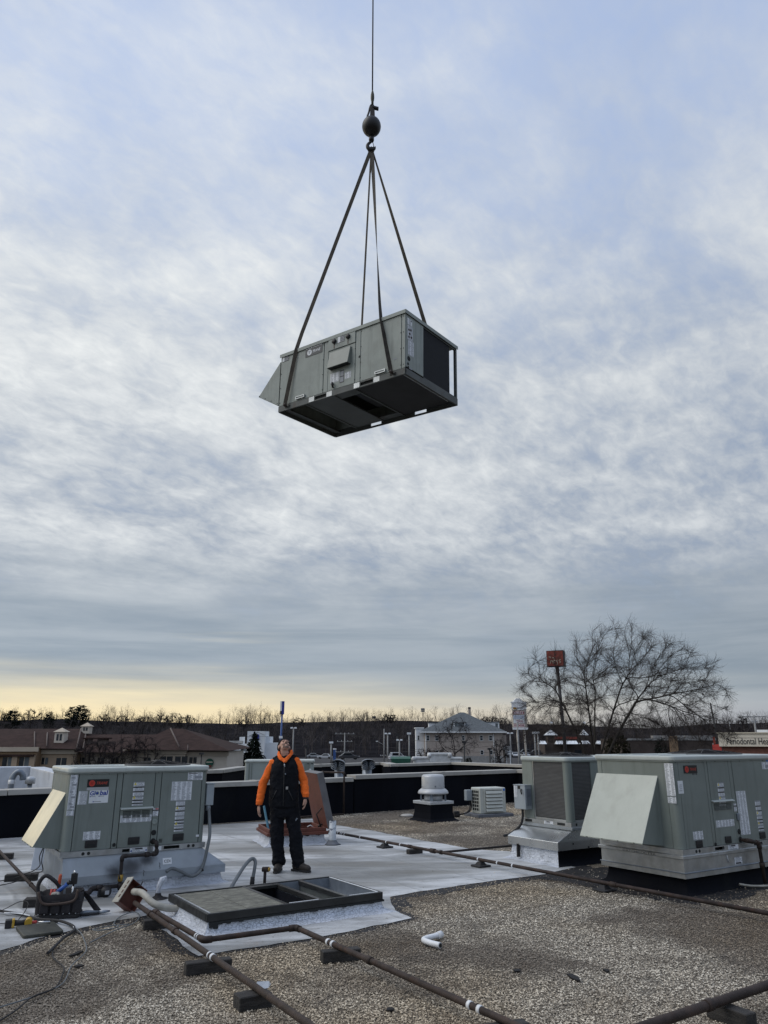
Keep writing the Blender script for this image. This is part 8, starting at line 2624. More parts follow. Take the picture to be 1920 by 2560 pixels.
    for i, (px, h, w) in enumerate(((215, 2.6, 1.8), (245, 2.7, 1.7), (285, 2.8, 1.8), (330, 3.6, 2.6), (365, 3.4, 2.4))):
        small_bare('bare_shrub', px, 1880, 100.0 + i * 0.4, h + 4.0, w, ('leafless shrub before the hotel, first from the left', 'leafless shrub before the hotel, second from the left', 'leafless shrub before the hotel, third from the left', 'wide leafless shrub before the hotel, fourth from the left', 'wide leafless shrub before the hotel, rightmost')[i], 130 + i, 120, 700, 'leafless shrubs before the hotel', 0.018, -0.3, 'bare_wood', GROUND)


def inn():
    D = 200.0
    o = at(560, 1880, D)
    e = empty('white_inn', (o.x, D, GROUND), 0, 'white inn with square tower and blue panel beyond the spruce', 'building')
    L = lambda px, py, d=D: at(px, py, d) - Vector((o.x, D, GROUND))

    def blk(px0, px1, py, d0, depth, nm, mt='white_siding'):
        a, b = L(px0, py, D + d0), L(px1, py, D + d0)
        return MB().box((a.x, d0, 0), (b.x, d0 + depth, a.z)).build(nm, mt, e)
    blk(540, 622, 1860, 0.0, 10, 'wing')
    blk(660, 700, 1857, 0.5, 10, 'wing')
    t = blk(619, 663, 1828, -1.0, 7, 'tower')
    blk(663, 676, 1841, 1.5, 5, 'chimney_block')
    blk(599, 609, 1842, 3.0, 2, 'roof_unit')
    for px in (541, 548, 555):
        c = L(px, 1857, D + 3)
        MB().ball((c.x, c.y, c.z), 0.42, 10, 6).build('roof_dome', 'white_trim', e)
    for px0, px1 in ((572, 588), (588, 606)):
        a, b = L(px0, 1858, D + 2), L(px1, 1852, D + 2)
        MB().box((a.x, 2.0, a.z), (b.x, 3.2, b.z)).build('roof_unit', 'pole_grey', e)
    a, b = L(640, 1851, D - 1), L(648, 1836, D - 1)
    MB().box((a.x - 0.15, -1.25, a.z), (b.x, -1.002, b.z)).build('blue_panel', 'sign_blue', t)
    a, b, c = L(622, 1840, D - 1), L(662, 1838, D - 1), L(645, 1830, D - 1)
    MB().tube([(a.x, -1.04, a.z), (c.x, -1.04, c.z), (b.x, -1.04, b.z)], 0.05, 4).build('gable_line', 'pole_grey', t)
    for px0, px1, py0, py1 in ((574, 586, 1868, 1878), (602, 615, 1868, 1877), (576, 584, 1888, 1896), (604, 612, 1888, 1896), (562, 568, 1889, 1897)):
        p, q = L(px0, py1), L(px1, py0)
        window(e, p.x, p.z, q.x, q.z, -0.02, sash=False, trim=None, curtain=True)
    p, q = L(560, 1887), L(622, 1884)
    MB().box((p.x, -0.6, p.z), (q.x, -0.002, q.z)).build('balcony_band', 'white_trim', e)
    conifer('spruce_tree', 634, 120.0, GROUND, at(634, 1828, 120.0).z - GROUND, 2.9, 'dark spruce with drooping boughs in front of the white inn', 71, 30, 16)


def house():
    D = 180.0
    o = at(1062, 1880, D)
    e = empty('brick_house', (o.x, D, GROUND), 0, 'tan brick house with grey hipped roof and white dormers, centre right', 'building')
    L = lambda px, py, d=D: at(px, py, d) - Vector((o.x, D, GROUND))
    a, b = L(1062, 1829), L(1256, 1829)
    W, zE = b.x - a.x, a.z
    MB().box((0, 0, 0), (W, 13, zE)).build('wall', 'tan_brick', e)
    zb = L(1062, 1890).z
    MB().box((-0.03, -0.06, 0), (W + 0.03, -0.003, zb)).build('foundation', 'pole_grey', e)
    # hipped roof
    pk = L(1155, 1781, D + 6.5)
    ev = [(-1.1, -0.7, zE), (W + 0.9, -0.7, zE), (W + 0.9, 13.7, zE), (-1.1, 13.7, zE)]
    r = MB().add([*ev, (pk.x - 0.5, 6.5, pk.z), (pk.x + 0.5, 6.5, pk.z)], [(0, 1, 5, 4), (1, 2, 5), (2, 3, 4, 5), (3, 0, 4), (3, 2, 1, 0)]).build('roof', 'slate_roof', e)
    MB().box((-1.15, -0.85, zE - 0.28), (W + 0.95, -0.701, zE + 0.02)).build('gutter', 'white_trim', e)
    for px in (1064.5, 1234):
        x = L(px, 1850).x
        MB().tube([(x, -0.15, 0), (x, -0.15, zE)], 0.09, 6).build('downspout', 'white_trim', e)
    # windows
    for px0, px1, py0, py1 in ((1066.5, 1073, 1839, 1851), (1088.5, 1095, 1839, 1851), (1155.5, 1161, 1839, 1850), (1200.5, 1206.5, 1839, 1851), (1223, 1230, 1839, 1851), (1201.5, 1208, 1876, 1886), (1225.5, 1231, 1876, 1886), (1090, 1096, 1876, 1886)):
        p, q = L(px0, py1), L(px1, py0)
        window(e, p.x, p.z, q.x, q.z, -0.01)
    # white side bay
    p, q = L(1041, 1821), L(1063, 1821)
    b = MB().box((p.x, 2.0, 0), (-0.01, 8.0, p.z)).build('side_bay', 'white_siding', e)
    MB().box((p.x - 0.2, 1.8, p.z), (-0.01, 8.2, p.z + 0.25)).build('bay_cornice', 'white_trim', b)
    p, q = L(1044, 1850, D + 2), L(1047.5, 1839, D + 2)
    window(e, p.x, p.z, q.x, q.z, 1.98)
    # dormers
    p, q = L(1133, 1821, D + 1.2), L(1164, 1806.5, D + 1.2)
    d = MB().hexa([(p.x + 0.25, 1.2, p.z), (q.x - 0.25, 1.2, p.z), (q.x - 0.25, 5, p.z), (p.x + 0.25, 5, p.z)], [(p.x, 1.2, q.z), (q.x, 1.2, q.z), (q.x, 5.6, q.z), (p.x, 5.6, q.z)]).build('dormer', 'white_siding', e)
    MB().box((p.x - 0.12, 1.0, q.z), (q.x + 0.12, 5.6, q.z + 0.12)).build('dormer_roof', 'slate_roof', d)
    ww = (q.x - p.x)
    for i in range(3):
        MB().box((p.x + ww * (0.14 + 0.25 * i), 1.15, p.z + 0.12), (p.x + ww * (0.37 + 0.25 * i), 1.19, q.z - 0.10)).build('pane', 'curtain', d)
    for x0, x1, y0, y1, s in ((1072, 1096, 1819, 1808, -1), (1207, 1247, 1822, 1806, 1)):
        p, q = L(x0, y0, D + 5), L(x1, y1, D + 5)
        d = MB().box((p.x, 4.4, p.z - 0.5), (q.x, 7.6, q.z)).build('dormer', 'white_siding', e)
        MB().box((p.x - 0.15, 4.2, q.z), (q.x + 0.15, 7.8, q.z + 0.15)).build('dormer_roof', 'slate_roof', d)
        if s > 0:
            MB().box((q.x - 0.95, 4.36, p.z), (q.x - 0.35, 4.399, q.z - 0.25)).build('pane', 'curtain', d)
    c = L(1174, 1786, D + 8)
    ch = MB().box((c.x - 0.28, 7.7, c.z - 1.5), (c.x + 0.28, 8.3, L(1174, 1772, D + 8).z)).build('chimney', 'tan_brick', e)
    MB().box((c.x - 0.30, 7.68, L(1174, 1772, D + 8).z + 0.003), (c.x + 0.30, 8.32, L(1174, 1768, D + 8).z)).build('chimney_cap', 'sign_dark', ch)
    # rear wing, porch on the right
    p, q = L(1256, 1838, D + 3), L(1262, 1838, D + 3)
    MB().box((W + 0.01, 3.0, 0), (q.x + 0.3, 12, p.z)).build('rear_wing', 'tan_brick', e)
    p, q = L(1256, 1866, D + 1), L(1277, 1861, D + 1)
    MB().box((p.x + 0.02, 0.5, p.z - 0.7), (q.x, 5, p.z)).build('porch_roof', 'pole_grey', e)
    for px in (1266, 1276):
        x = L(px, 1870).x
        MB().box((x - 0.12, 0.6, 0), (x + 0.12, 0.84, p.z - 0.702)).build('porch_post', 'white_trim', e)
    small_bare('bare_tree', 1138, 1880, 150.0, at(1138, 1795, 150).z - GROUND, 4.6, 'leafless tree standing in front of the tan brick house', 31, 260, 1000, None, 0.018, -0.2, 'bare_wood', GROUND)
    small_bare('bare_shrub', 1065, 1880, 150.0, 5.4, 2.4, 'leafless shrub at the left corner of the brick house', 32, 140, 800, None, 0.022, -0.3, 'bare_wood', GROUND)
    small_bare('bare_shrub', 1090, 1880, 150.0, 5.2, 2.2, 'leafless shrub left of the tree before the brick house', 33, 140, 800, None, 0.022, -0.3, 'bare_wood', GROUND)
    small_bare('bare_shrub', 1250, 1880, 165.0, 7.2, 2.0, 'dark leafless shrub at the right corner of the brick house', 34, 160, 900, None, 0.026, -0.3, 'bare_wood', GROUND)
    leaf_bush('evergreen_bush', at(1172, 1904, 120.0) - Vector((0, 0, 0.9)), 0.55, 0.8, 'dark evergreen bush showing above the parapet cap before the house', 35, 500, 'conifer', 0.09)
    # white scalloped roof parapet of the next shop
    D2 = 75.0
    s = empty('shop_parapet', (at(1090, 1900, D2).x, D2, GROUND), 0, 'weathered white shaped shop parapet in front of the brick house', 'parapet')
    Q = lambda px, py: at(px, py, D2) - Vector((at(1090, 1900, D2).x, D2, GROUND))
    for px0, px1, py, d0, nm in ((1035, 1073, 1896, 0.0, 'wing_panel'), (1073.4, 1125, 1886, -0.15, 'centre_panel'), (1125.4, 1153, 1897, 0.0, 'wing_panel')):
        a, b = Q(px0, py), Q(px1, py)
        m = MB().box((a.x, d0, 0), (b.x, d0 + 1.2, a.z)).build(nm, 'weathered_white', s)
        MB().box((a.x - 0.12, d0 - 0.12, a.z), (b.x + 0.12, d0 + 1.3, a.z + 0.14)).build('cornice', 'white_trim', m)
    for px, py in ((1073, 1888), (1124, 1888), (1034, 1897)):
        c = Q(px, py)
        MB().ball((c.x, -0.2, c.z), 0.22, 8, 6).build('corner_scroll', 'weathered_white', s)


def lamp_post(px, top, dist, label, kind='twin', dark=False):
    t = at(px, top, dist)
    e = empty('street_lamp', (t.x, dist, GROUND), 0, label, 'street lamp', 'car park lamps')
    h = t.z - GROUND
    r = dist * 0.0009
    MB().tube([(0, 0, 0), (0, 0, h)], [r * 1.2, r], 6).build('pole', 'pole_dark' if dark else 'pole_grey', e)
    w = dist * 0.0037
    if kind == 'twin':
        MB().tube([(-w * 0.8, 0, h - 0.05), (w * 0.8, 0, h - 0.05)], r * 0.8, 5).build('arm', 'pole_grey', e)
        for s in (-1, 1):
            MB().hexa([(s * w * 0.65 - w * 0.45, -0.2, h - 0.12), (s * w * 0.65 + w * 0.45, -0.2, h - 0.12), (s * w * 0.65 + w * 0.45, 0.25, h - 0.12), (s * w * 0.65 - w * 0.45, 0.25, h - 0.12)],
                      [(s * w * 0.65 - w * 0.35, -0.15, h + w * 0.28), (s * w * 0.65 + w * 0.35, -0.15, h + w * 0.28), (s * w * 0.65 + w * 0.35, 0.2, h + w * 0.28), (s * w * 0.65 - w * 0.35, 0.2, h + w * 0.28)]).build('lamp_head', 'sign_dark' if dark else 'lamp_white', e)
    else:
        MB().box((-w * 0.7, -0.25, h - w * 0.35), (w * 0.7, 0.25, h + w * 0.3)).build('lamp_head', 'sign_dark' if dark else 'lamp_white', e)
    return e


def street_furniture():
    for px, top, d, lab, kind, dk in ((969, 1834, 170, 'white twin-head lamp left of the three between pole and house', 'twin', False), (998.5, 1850, 150, 'lower white twin-head lamp in the middle of the three', 'twin', False), (1022.6, 1833.5, 175, 'white lamp on a tall pole nearest the brick house', 'one', False),
                                      (734, 1820, 190, 'tall twin-head lamp standing right of the man', 'twin', False), (828, 1856, 220, 'small lamp left of the short blue pylon', 'one', False), (1275, 1833, 190, 'white-headed lamp at the right of the brick house', 'twin', False), (1336, 1832, 200, 'left white-headed lamp of a pair by the plaza sign', 'one', False),
                                      (1344, 1831, 205, 'right white-headed lamp of a pair by the plaza sign', 'one', False), (1160, 1855, 110, 'dark globe lamp in front of the brick house', 'one', True), (1224, 1872, 105, 'dark box-headed lamp before the right part of the house', 'one', True), (504, 1884, 95, 'dark lamp before the right end of the hotel', 'one', True), (766, 1865, 140, 'dark lamp post right of the man on the wooded backdrop', 'one', True), (993, 1836, 240, 'faint dark lamp above the lower white lamp', 'one', True)):
        lamp_post(px, top, d, lab, kind, dk)
    # utility poles
    for px, top, d, arms, lab in ((862, 1832, 190, ((0.2, 2.4), (2.0, 1.9), (4.4, 2.3)), 'wooden utility pole with three crossarms beyond the hood vents'), (960, 1822, 200, ((6.6, 1.0),), 'tall wooden utility pole with lamp arm left of the white lamps'), (1884, 1789, 120, ((0.1, 1.9), (0.9, 0.5)), 'wooden utility pole with crossarm above the stone fascia sign'), (1776, 1757, 110, ((5.8, 0.4),), 'slender dark utility pole right of the large tree'), (1293, 1806, 130, (), 'grey utility pole in front of the plaza sign')):
        t = at(px, top, d)
        e = empty('utility_pole', (t.x, d, GROUND), 0, lab, 'utility pole', 'utility poles')
        h = t.z - GROUND
        if px == 1776:
            MB().tube([(0.75, 0, 0), (0, 0, h)], [0.16, 0.11], 7).build('pole', 'pole_dark', e)
        else:
            MB().tube([(0, 0, 0), (0, 0, h)], [0.20, 0.13], 7).build('pole', 'pole_grey', e)
        for dz, w in arms:
            MB().box((-w, -0.08, h - dz - 0.12), (w, 0.08, h - dz)).build('crossarm', 'pole_grey', e)
            for s in (-0.9, -0.4, 0.4, 0.9):
                MB().lathe([(0.001, 0), (0.06, 0), (0.04, 0.2), (0.001, 0.22)], 6, Matrix.Translation((w * s, 0, h - dz))).build('insulator', 'lamp_white', e)
        if px == 960:
            MB().tube([(0, 0, h - 4.0), (-1.2, 0, h - 3.4), (-1.75, 0, h - 3.1)], 0.06, 5).build('lamp_arm', 'pole_grey', e)
            MB().box((-2.1, -0.2, h - 3.2), (-1.6, 0.2, h - 3.0)).build('lamp_head', 'lamp_white', e)
    t = at(1815, 1766, 200)
    e = empty('lattice_pole', (t.x, 200, GROUND), 0, 'thin pale lattice pole on the skyline near the right edge', 'mast')
    MB().tube([(0.9, 0, 0), (0, 0, t.z - GROUND)], [0.16, 0.08], 5).build('pole', 'pole_grey', e)
    MB().box((-0.5, -0.1, t.z - GROUND - 0.3), (0.5, 0.1, t.z - GROUND)).build('head', 'pole_grey', e)
    # overhead wires
    for i, (a, b, lab) in enumerate((((540, 1842, 190), (960, 1824, 200), 'thin overhead wire sloping up to the lamp-arm pole'), ((862, 1838, 190), (1300, 1855, 150), 'overhead wire crossing the upper wall of the brick house'), ((960, 1878, 200), (1330, 1853, 120), 'overhead wire rising across the lower wall of the brick house'), ((700, 1895, 180), (1000, 1872, 190), 'low overhead wire before the wood'), ((940, 1866, 190), (1420, 1880, 140), 'overhead wire running behind the plaza sign posts'))):
        p, q = at(*a), at(*b)
        pts = [p.lerp(q, f / 8) - Vector((0, 0, 0.6 * math.sin(math.pi * f / 8))) for f in range(9)]
        o = MB().tube(pts, 0.035, 4).build('overhead_wire', 'pole_dark', None)
        tag(o, lab, 'wire')
    # dumpster
    c = at(1002, 1908, 120.0)
    e = empty('dumpster', (c.x, 120.0, c.z - 0.4), 0, 'green dumpster just above the far parapet', 'dumpster')
    MB().hexa([(-1.4, -0.8, 0), (1.4, -0.8, 0), (1.4, 0.8, 0), (-1.4, 0.8, 0)], [(-1.5, -0.9, 1.0), (1.5, -0.9, 1.0), (1.5, 0.9, 1.3), (-1.5, 0.9, 1.3)]).build('body', 'dumpster_green', e)
    MB().hexa([(-1.5, -0.9, 1.003), (1.5, -0.9, 1.003), (1.5, 0.9, 1.303), (-1.5, 0.9, 1.303)], [(-1.5, -0.9, 1.07), (1.5, -0.9, 1.07), (1.5, 0.9, 1.37), (-1.5, 0.9, 1.37)]).build('lid', 'dumpster_green', e)


def car(px, py, dist, rz, mt, label, suv=False):
    c = at(px, py, dist)
    e = empty('parked_car', (c.x, dist, c.z), rz, label, 'car', 'cars parked beyond the roof')
    H1, H2 = (0.95, 1.75) if suv else (0.80, 1.42)
    W = 0.92
    prof = [(-2.25, 0.30), (2.2, 0.30), (2.3, 0.55), (2.15, H1 - 0.08), (1.1, H1 + 0.06), (-1.9 if suv else -1.6, H1 + 0.08), (-2.25, H1 - 0.05)]
    MB().prism(prof, -W, W, Matrix.Rotation(R(90), 4, 'X')).build('body', mt, e, 0.06, 2)
    cab = [(-2.1 if suv else -1.75, H1 + 0.03), (1.15, H1 + 0.03), (0.35, H2), (-1.75 if suv else -1.05, H2)]
    cb = MB().prism(cab, -W * 0.86, W * 0.86, Matrix.Rotation(R(90), 4, 'X')).build('cabin', mt, e, 0.05, 2)
    for s in (-1, 1):
        MB().add([(-1.6 if suv else -1.35, s * W * 0.87, H1 + 0.10), (0.90, s * W * 0.87, H1 + 0.10), (0.28, s * W * 0.87, H2 - 0.10), (-1.5 if suv else -0.95, s * W * 0.87, H2 - 0.10)], [(0, 1, 2, 3), (3, 2, 1, 0)]).build('side_window', 'window_glass', cb)
    MB().add([(1.17, -W * 0.78, H1 + 0.08), (1.17, W * 0.78, H1 + 0.08), (0.42, W * 0.74, H2 - 0.06), (0.42, -W * 0.74, H2 - 0.06)], [(0, 1, 2, 3)]).build('windscreen', 'window_glass', cb)
    MB().add([(-2.12 if suv else -1.77, W * 0.78, H1 + 0.08), (-2.12 if suv else -1.77, -W * 0.78, H1 + 0.08), (-1.80 if suv else -1.12, -W * 0.74, H2 - 0.06), (-1.80 if suv else -1.12, W * 0.74, H2 - 0.06)], [(0, 1, 2, 3)]).build('rear_window', 'window_glass', cb)
    for x in (-1.4, 1.4):
        for s in (-1, 1):
            MB().lathe([(0.001, -0.10), (0.33, -0.10), (0.33, 0.10), (0.001, 0.10)], 14, Matrix.Translation((x, s * (W - 0.08), 0.33)) @ Matrix.Rotation(R(90), 4, 'X')).build('wheel', 'black_rubber', e)
    for s in (-1, 1):
        MB().box((2.16, s * 0.68 - 0.16, 0.60), (2.27, s * 0.68 + 0.16, 0.72)).build('headlight', 'lamp_white', e)
        MB().box((-2.28, s * 0.72 - 0.14, 0.62), (-2.24, s * 0.72 + 0.14, 0.78)).build('tail_light', 'sign_red', e)
    return e


def cars():
    car(1287, 1893, 230, R(-88), 'car_white', 'white saloon parked right of the brick house, nearest the road')
    car(1273, 1891, 215, R(-95), 'car_silver', 'silver car half under the porch of the brick house')
    car(1311, 1887, 260, R(178), 'car_dark', 'dark utility vehicle parked below the plaza sign', True)
    car(1337, 1889, 255, R(175), 'car_dark', 'second dark vehicle right of the plaza sign posts', True)
    car(1313, 1893, 235, R(-80), 'car_silver', 'pale car in front of the dark vehicle under the plaza sign')
    car(785, 1895, 240, R(4), 'car_silver', 'silver car just above the parapet left of the hood vents')
    car(812, 1897, 235, R(176), 'car_white', 'white car just above the parapet between man and hood vents')
    car(872, 1899, 170, R(8), 'car_dark', 'dark car just right of the left hood vent')
    car(996, 1901, 180, R(10), 'car_white', 'white pickup roof showing above the green dumpster', True)


def signs():
    # red square sign on a tall dark pole behind the tree
    D = 96.0
    t = at(1390, 1648, D)
    e = empty('pole_sign', (t.x, D, GROUND), 0, 'square red sign on a tall dark pole behind the large tree', 'sign')
    z0, z1 = at(1390, 1667, D).z - GROUND, at(1390, 1627, D).z - GROUND
    rot = Matrix.Rotation(R(-24), 4, 'Z')
    w = 1.10
    b = MB().box((-w, -0.55, z0), (w, 0.55, z1), rot).build('sign_box', 'sign_dark', e, 0.05, 1)
    f = MB().box((-w + 0.08, -0.60, z0 + 0.08), (w - 0.08, -0.552, z1 - 0.08), rot).build('sign_face', 'sign_red', b)
    hz = z1 - z0
    for pts in (((-0.62, 0.12), (-0.58, 0.34), (-0.40, 0.36), (-0.38, 0.14)), ((-0.25, 0.30), (-0.12, 0.38), (0.0, 0.30), (-0.05, 0.16), (-0.22, 0.14), (-0.25, 0.30)), ((0.12, 0.36), (0.22, 0.22), (0.34, 0.38), (0.20, 0.02)), ((0.70, 0.40), (0.50, 0.34), (0.68, 0.22), (0.48, 0.14)), ((-0.75, 0.52), (-0.70, 0.62), (-0.58, 0.60), (-0.55, 0.50)), ((-0.40, 0.50), (-0.20, 0.54), (-0.10, 0.46))):
        MB().tube([rot @ Vector((x, -0.615, z0 + hz * (zz * 0.9 + 0.06))) for x, zz in pts], 0.045, 5).build('script_stroke', 'sign_cream', f)
    MB().tube([(0.55, 0, 0), (0.12, 0, z0)], [0.24, 0.19], 8).build('pole', 'sign_dark', e)
    # plaza pylon
    D = 150.0
    c = at(1299, 1820, D)
    e = empty('plaza_sign', (c.x, D, GROUND), 0, 'tall plaza pylon sign with stacked white and red tenant panels', 'sign')
    L = lambda px, py: at(px, py, D) - Vector((c.x, D, GROUND))
    px0, px1 = 1282.5, 1311.0
    zt, zbm = L(1299, 1757).z, L(1299, 1824).z
    x0, x1 = L(px0, 1790).x, L(px1, 1790).x
    MB().box((x0 - 0.05, -0.05, zbm), (x1 + 0.45, 0.9, zt)).build('sign_body', 'sign_stone', e)
    top = MB()
    hh = zt - zbm
    top.box((x0 - 0.3, -0.22, zt), (x1 + 0.6, 1.0, zt + 0.22)).box((x0 - 0.2, -0.15, zt - 1.2), (x1 + 0.5, -0.052, zt - 0.02))
    top.build('cornice', 'sign_white', e)
    mid = (x0 + x1) / 2
    MB().prism([(mid - 1.0, 0.0), (mid + 1.0, 0.0), (mid + 0.35, 0.62), (mid - 0.35, 0.62)], -0.9, 0.15, Matrix.Translation((0, 0, zt + 0.222)) @ Matrix.Rotation(R(90), 4, 'X')).build('pediment', 'sign_white', e)
    MB().box((x0 - 0.2, -0.16, zbm - 0.02), (x1 + 0.55, -0.055, zbm + 0.40)).build('base_band', 'sign_white', e)
    rows = [(1767, 1775, 'sign_white'), (1778, 1786, 'sign_pink'), (1788.5, 1797, 'sign_pale_blue'), (1798.5, 1808, 'sign_white'), (1809.5, 1818, 'sign_pink')]
    for i, (ya, yb, mt) in enumerate(rows):
        za, zb_ = L(1299, yb).z, L(1299, ya).z
        p = MB().box((0, -0.12, 0), (x1 - x0 - 0.1, 0, zb_ - za)).build('tenant_panel', mt, e, loc=(x0 + 0.05, -0.053, za))
        h, w = zb_ - za, x1 - x0 - 0.1
        if i == 0:
            MB().disc((0.26, -0.122, h * 0.5), 0.24, (0, -1, 0), 14, 0.01).build('logo_disc', 'sign_gold', p)
            MB().disc((0.52, -0.122, h * 0.5), 0.20, (0, -1, 0), 14, 0.01).build('logo_disc', 'sign_gold', p)
            for k_ in range(5):
                MB().box((0.82 + 0.23 * k_, -0.128, h * 0.32), (0.98 + 0.23 * k_, -0.121, h * 0.75)).build('letter_block', 'print_grey', p)
        elif i == 1:
            q = MB().box((0.02, -0.128, h * 0.14), (w - 0.02, -0.121, h * 0.84)).build('name_field', 'sign_maroon', p)
            text(q, 'SHEETZ', 0.12, h * 0.26, h * 0.44, 'sign_white', y=-0.135, w=w - 0.26, bold=0.03)
        elif i == 2:
            for k_, zz in enumerate((0.62, 0.24)):
                MB().box((0.1, -0.126, h * zz), (w - 0.15, -0.121, h * (zz + 0.14))).build('text_line', 'print_grey', p)
        elif i == 3:
            text(p, 'TEXAS', w * 0.24, h * 0.16, h * 0.66, 'sign_maroon', y=-0.128, w=w * 0.60, bold=0.03)
        else:
            text(p, 'ROADHOUSE', w * 0.06, h * 0.20, h * 0.60, 'sign_maroon', y=-0.128, w=w * 0.88, bold=0.02)
    for px in (1294, 1312):
        x = L(px, 1830).x
        MB().tube([(x + 0.25, 0.4, 0), (x - 0.02, 0.4, zbm)], 0.20, 8).build('post', 'sign_stone', e)
    # blue pylons
    D = 160.0
    c = at(702, 1845, D)
    e = empty('pylon_sign', (c.x, D, GROUND), 0, 'tall slim white and blue pylon sign on a blue pole above the man', 'sign')
    L = lambda px, py: at(px, py, D) - Vector((c.x, D, GROUND))
    a, b = L(700, 1786), L(710, 1753)
    MB().box((a.x, -0.15, a.z), ((a.x + b.x) / 2 - 0.01, 0.6, b.z)).build('white_face', 'sign_white', e)
    q = MB().box(((a.x + b.x) / 2 - 0.008, -0.17, a.z), (b.x + 0.05, 0.62, b.z)).build('blue_face', 'sign_blue', e)
    MB().box((a.x, -0.165, a.z), ((a.x + b.x) / 2 - 0.012, -0.152, a.z + 0.7)).build('emblem', 'sign_dark', q)
    x = L(702.5, 1810).x
    MB().tube([(x - 0.05, 0.2, 0), (L(705, 1786).x, 0.2, a.z)], [0.26, 0.18], 8).build('pole', 'pole_blue', e)
    p_, q_ = L(698, 1846), L(707, 1840)
    MB().box((p_.x, -0.4, p_.z), (q_.x, -0.3, q_.z)).build('lower_panel', 'sign_white', e)
    D = 210.0
    c = at(837, 1880, D)
    e = empty('pylon_sign', (c.x, D, GROUND), 0, 'short blue pylon sign above the hood vents', 'sign')
    a, b = at(833, 1905, D), at(840, 1874, D)
    MB().box((a.x - c.x, -0.3, 0), (b.x - c.x, 0.3, b.z - GROUND)).build('face', 'pole_blue', e)
    MB().box((a.x - c.x - 0.1, -0.35, b.z - GROUND), (b.x - c.x + 0.1, 0.35, b.z - GROUND + 0.3)).build('cap', 'sign_white', e)


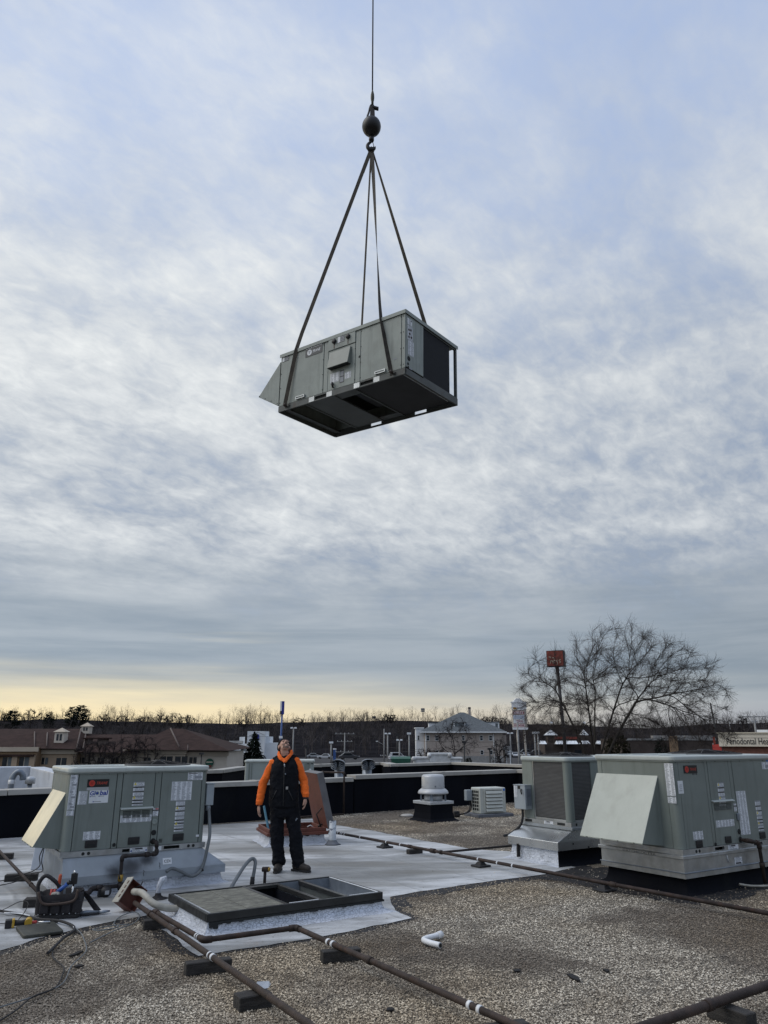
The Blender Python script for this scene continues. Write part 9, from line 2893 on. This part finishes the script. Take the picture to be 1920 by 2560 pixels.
def shops():
    # restaurant with pointed white cupolas
    D = 250.0
    o = at(1370, 1880, D)
    e = empty('restaurant', (o.x, D, GROUND), 0, 'low restaurant with red roof band and pointed white cupolas behind the tree', 'building')
    L = lambda px, py, d=D: at(px, py, d) - Vector((o.x, D, GROUND))
    a, b = L(1362, 1858), L(1580, 1858)
    MB().box((a.x, 0, 0), (b.x, 14, a.z)).build('wall', 'brown_wall', e)
    a2, b2 = L(1390, 1840), L(1500, 1840)
    MB().box((a2.x, 4, a.z), (b2.x, 12, a2.z)).build('upper_wall', 'brown_wall', e)
    a3, b3 = L(1394, 1848), L(1450, 1842)
    MB().box((a3.x, 3.8, a3.z), (b3.x, 3.99, b3.z)).build('red_band', 'sign_red', e)
    for px0, px1 in ((1346, 1362), (1386, 1440), (1448, 1470), (1488, 1516)):
        p, q = L(px0, 1860), L(px1, 1852)
        MB().hexa([(p.x, -3, p.z), (q.x, -3, p.z), (q.x, 0, p.z), (p.x, 0, p.z)], [(p.x + 0.6, -0.4, q.z), (q.x, -0.4, q.z), (q.x, 0, q.z), (p.x + 0.6, 0, q.z)]).build('awning', 'white_siding', e)
    for px0, px1, py0, py1 in ((1362, 1391, 1838, 1827), (1450, 1469, 1838, 1827)):
        p, q = L(px0, py0, D + 6), L(px1, py1, D + 6)
        m, w = (p.x + q.x) / 2, (q.x - p.x) / 2
        cu = MB().add([(p.x, 6 - w, p.z), (q.x, 6 - w, p.z), (q.x, 6 + w, p.z), (p.x, 6 + w, p.z), (m, 6, q.z + 0.5)], [(0, 1, 4), (1, 2, 4), (2, 3, 4), (3, 0, 4), (3, 2, 1, 0)]).build('cupola_roof', 'white_siding', e)
        MB().box((p.x + w * 0.3, 6 - w * 0.7, a.z), (q.x - w * 0.3, 6 + w * 0.7, p.z - 0.003)).build('cupola_drum', 'brown_wall', cu)
        MB().tube([(m, 6, q.z + 0.4), (m, 6, q.z + 3.2)], 0.07, 4).build('spire', 'pole_grey', cu)
        MB().box((m, 5.97, q.z + 2.3), (m + 0.9, 6.0, q.z + 2.9)).build('flag', 'sign_white', cu)
    for px in (1445, 1525, 1560):
        p = L(px, 1888)
        MB().box((p.x - 1.0, -0.05, p.z), (p.x + 1.2, -0.003, p.z + 1.6)).build('window', 'window_glass', e)
    # strip mall with pale rooftop units
    D = 210.0
    o = at(1640, 1880, D)
    e = empty('strip_mall', (o.x, D, GROUND), 0, 'long brown flat-roofed store building behind the right of the tree', 'building')
    L = lambda px, py, d=D: at(px, py, d) - Vector((o.x, D, GROUND))
    a, b = L(1565, 1846), L(1830, 1846)
    MB().box((a.x, 0, 0), (b.x, 25, a.z)).build('wall', 'brown_wall', e)
    MB().box((a.x, -0.2, a.z - 0.5), (b.x, -0.003, a.z)).build('fascia', 'pole_grey', e)
    p, q = L(1672, 1856), L(1690, 1840)
    MB().box((p.x, -0.8, 0), (q.x, -0.205, q.z)).build('entry_bay', 'hotel_ochre', e)
    for px, w in ((1645, 2.6), (1668, 1.6), (1702, 1.8), (1722, 1.8), (1740, 1.6), (1762, 2.4), (1776, 1.4)):
        p = L(px, 1846, D + 6)
        MB().box((p.x - w / 2, 6, a.z), (p.x + w / 2, 8, a.z + 0.75)).build('roof_unit', 'pole_grey', e, 0.05, 1)
    leaf_bush('evergreen_tree', Vector((at(1545, 1880, 130.0).x, 130.0, GROUND)), 2.3, 4.3, 'round dark olive evergreen right of the large tree trunk', 36, 2600, 'olive_leaf', 0.20)
    leaf_bush('evergreen_tree', Vector((at(1655, 1880, 160.0).x, 160.0, GROUND)), 1.5, 3.9, 'small dark evergreen before the brown store', 37, 1200, 'conifer', 0.18)
    # fascia sign building at the right edge
    D = 60.0
    o = at(1800, 1880, D)
    AN = R(26)
    e = empty('clinic_building', (o.x, D, GROUND), -AN, 'brick building with beige lettered fascia at the right edge', 'building')
    L = lambda px, py, d=D: at(px, py, d) - Vector((o.x, D, GROUND))
    z1, z0 = L(1800, 1834).z, L(1800, 1866).z
    MB().box((0.2, 0.25, 0), (15, 14, z0)).build('wall', 'red_brick', e)
    f = MB().box((0.0, 0.0, z0 + 0.002), (15.2, 14.2, z1)).build('fascia', 'beige_fascia', e)
    MB().box((-0.08, -0.08, z1), (15.3, 14.3, z1 + 0.09)).build('coping', 'sign_cream', f)
    MB().box((0.0, -0.02, z0 + (z1 - z0) * 0.66), (15.2, -0.002, z0 + (z1 - z0) * 0.69)).build('fascia_joint', 'sign_stone', f)
    along = lambda px: (at(px, 1850, 1.0).x * D - o.x) / (math.cos(AN) + at(px, 1850, 1.0).x * math.sin(AN))
    t0 = along(1816)
    text(e, 'Periodontal Hea', t0, z0 + (z1 - z0) * 0.16, (z1 - z0) * 0.50, 'sign_dark', y=-0.03, w=along(1921) - t0, bold=0.004)
    for i in range(6):
        MB().box((0.2, 0.242, z0 - 0.10 - 0.09 * i), (15, 0.2495, z0 - 0.085 - 0.09 * i)).build('mortar_line', 'brown_wall', e)
    for x0, x1, mt in ((-0.42, -0.26, 'sign_red'), (-0.20, -0.04, 'sign_dark')):
        MB().box((x0, 0.3, z0 - 1.5), (x1, 0.6, z1 - 0.25)).build('side_frame', mt, e)
    p = L(1795, 1872)
    MB().box((-0.5, 0.2, z0 - 0.35), (0.15, 0.28, z0 + 0.15)).build('side_banner', 'label_red', e)
    MB().box((along(1895), 3, z1 + 0.09), (along(1895) + 0.8, 4, z1 + 0.3)).build('roof_unit', 'lamp_white', e)


land()
skyline_trees()
hotel()
inn()
house()
street_furniture()
cars()
signs()
shops()
big_tree()
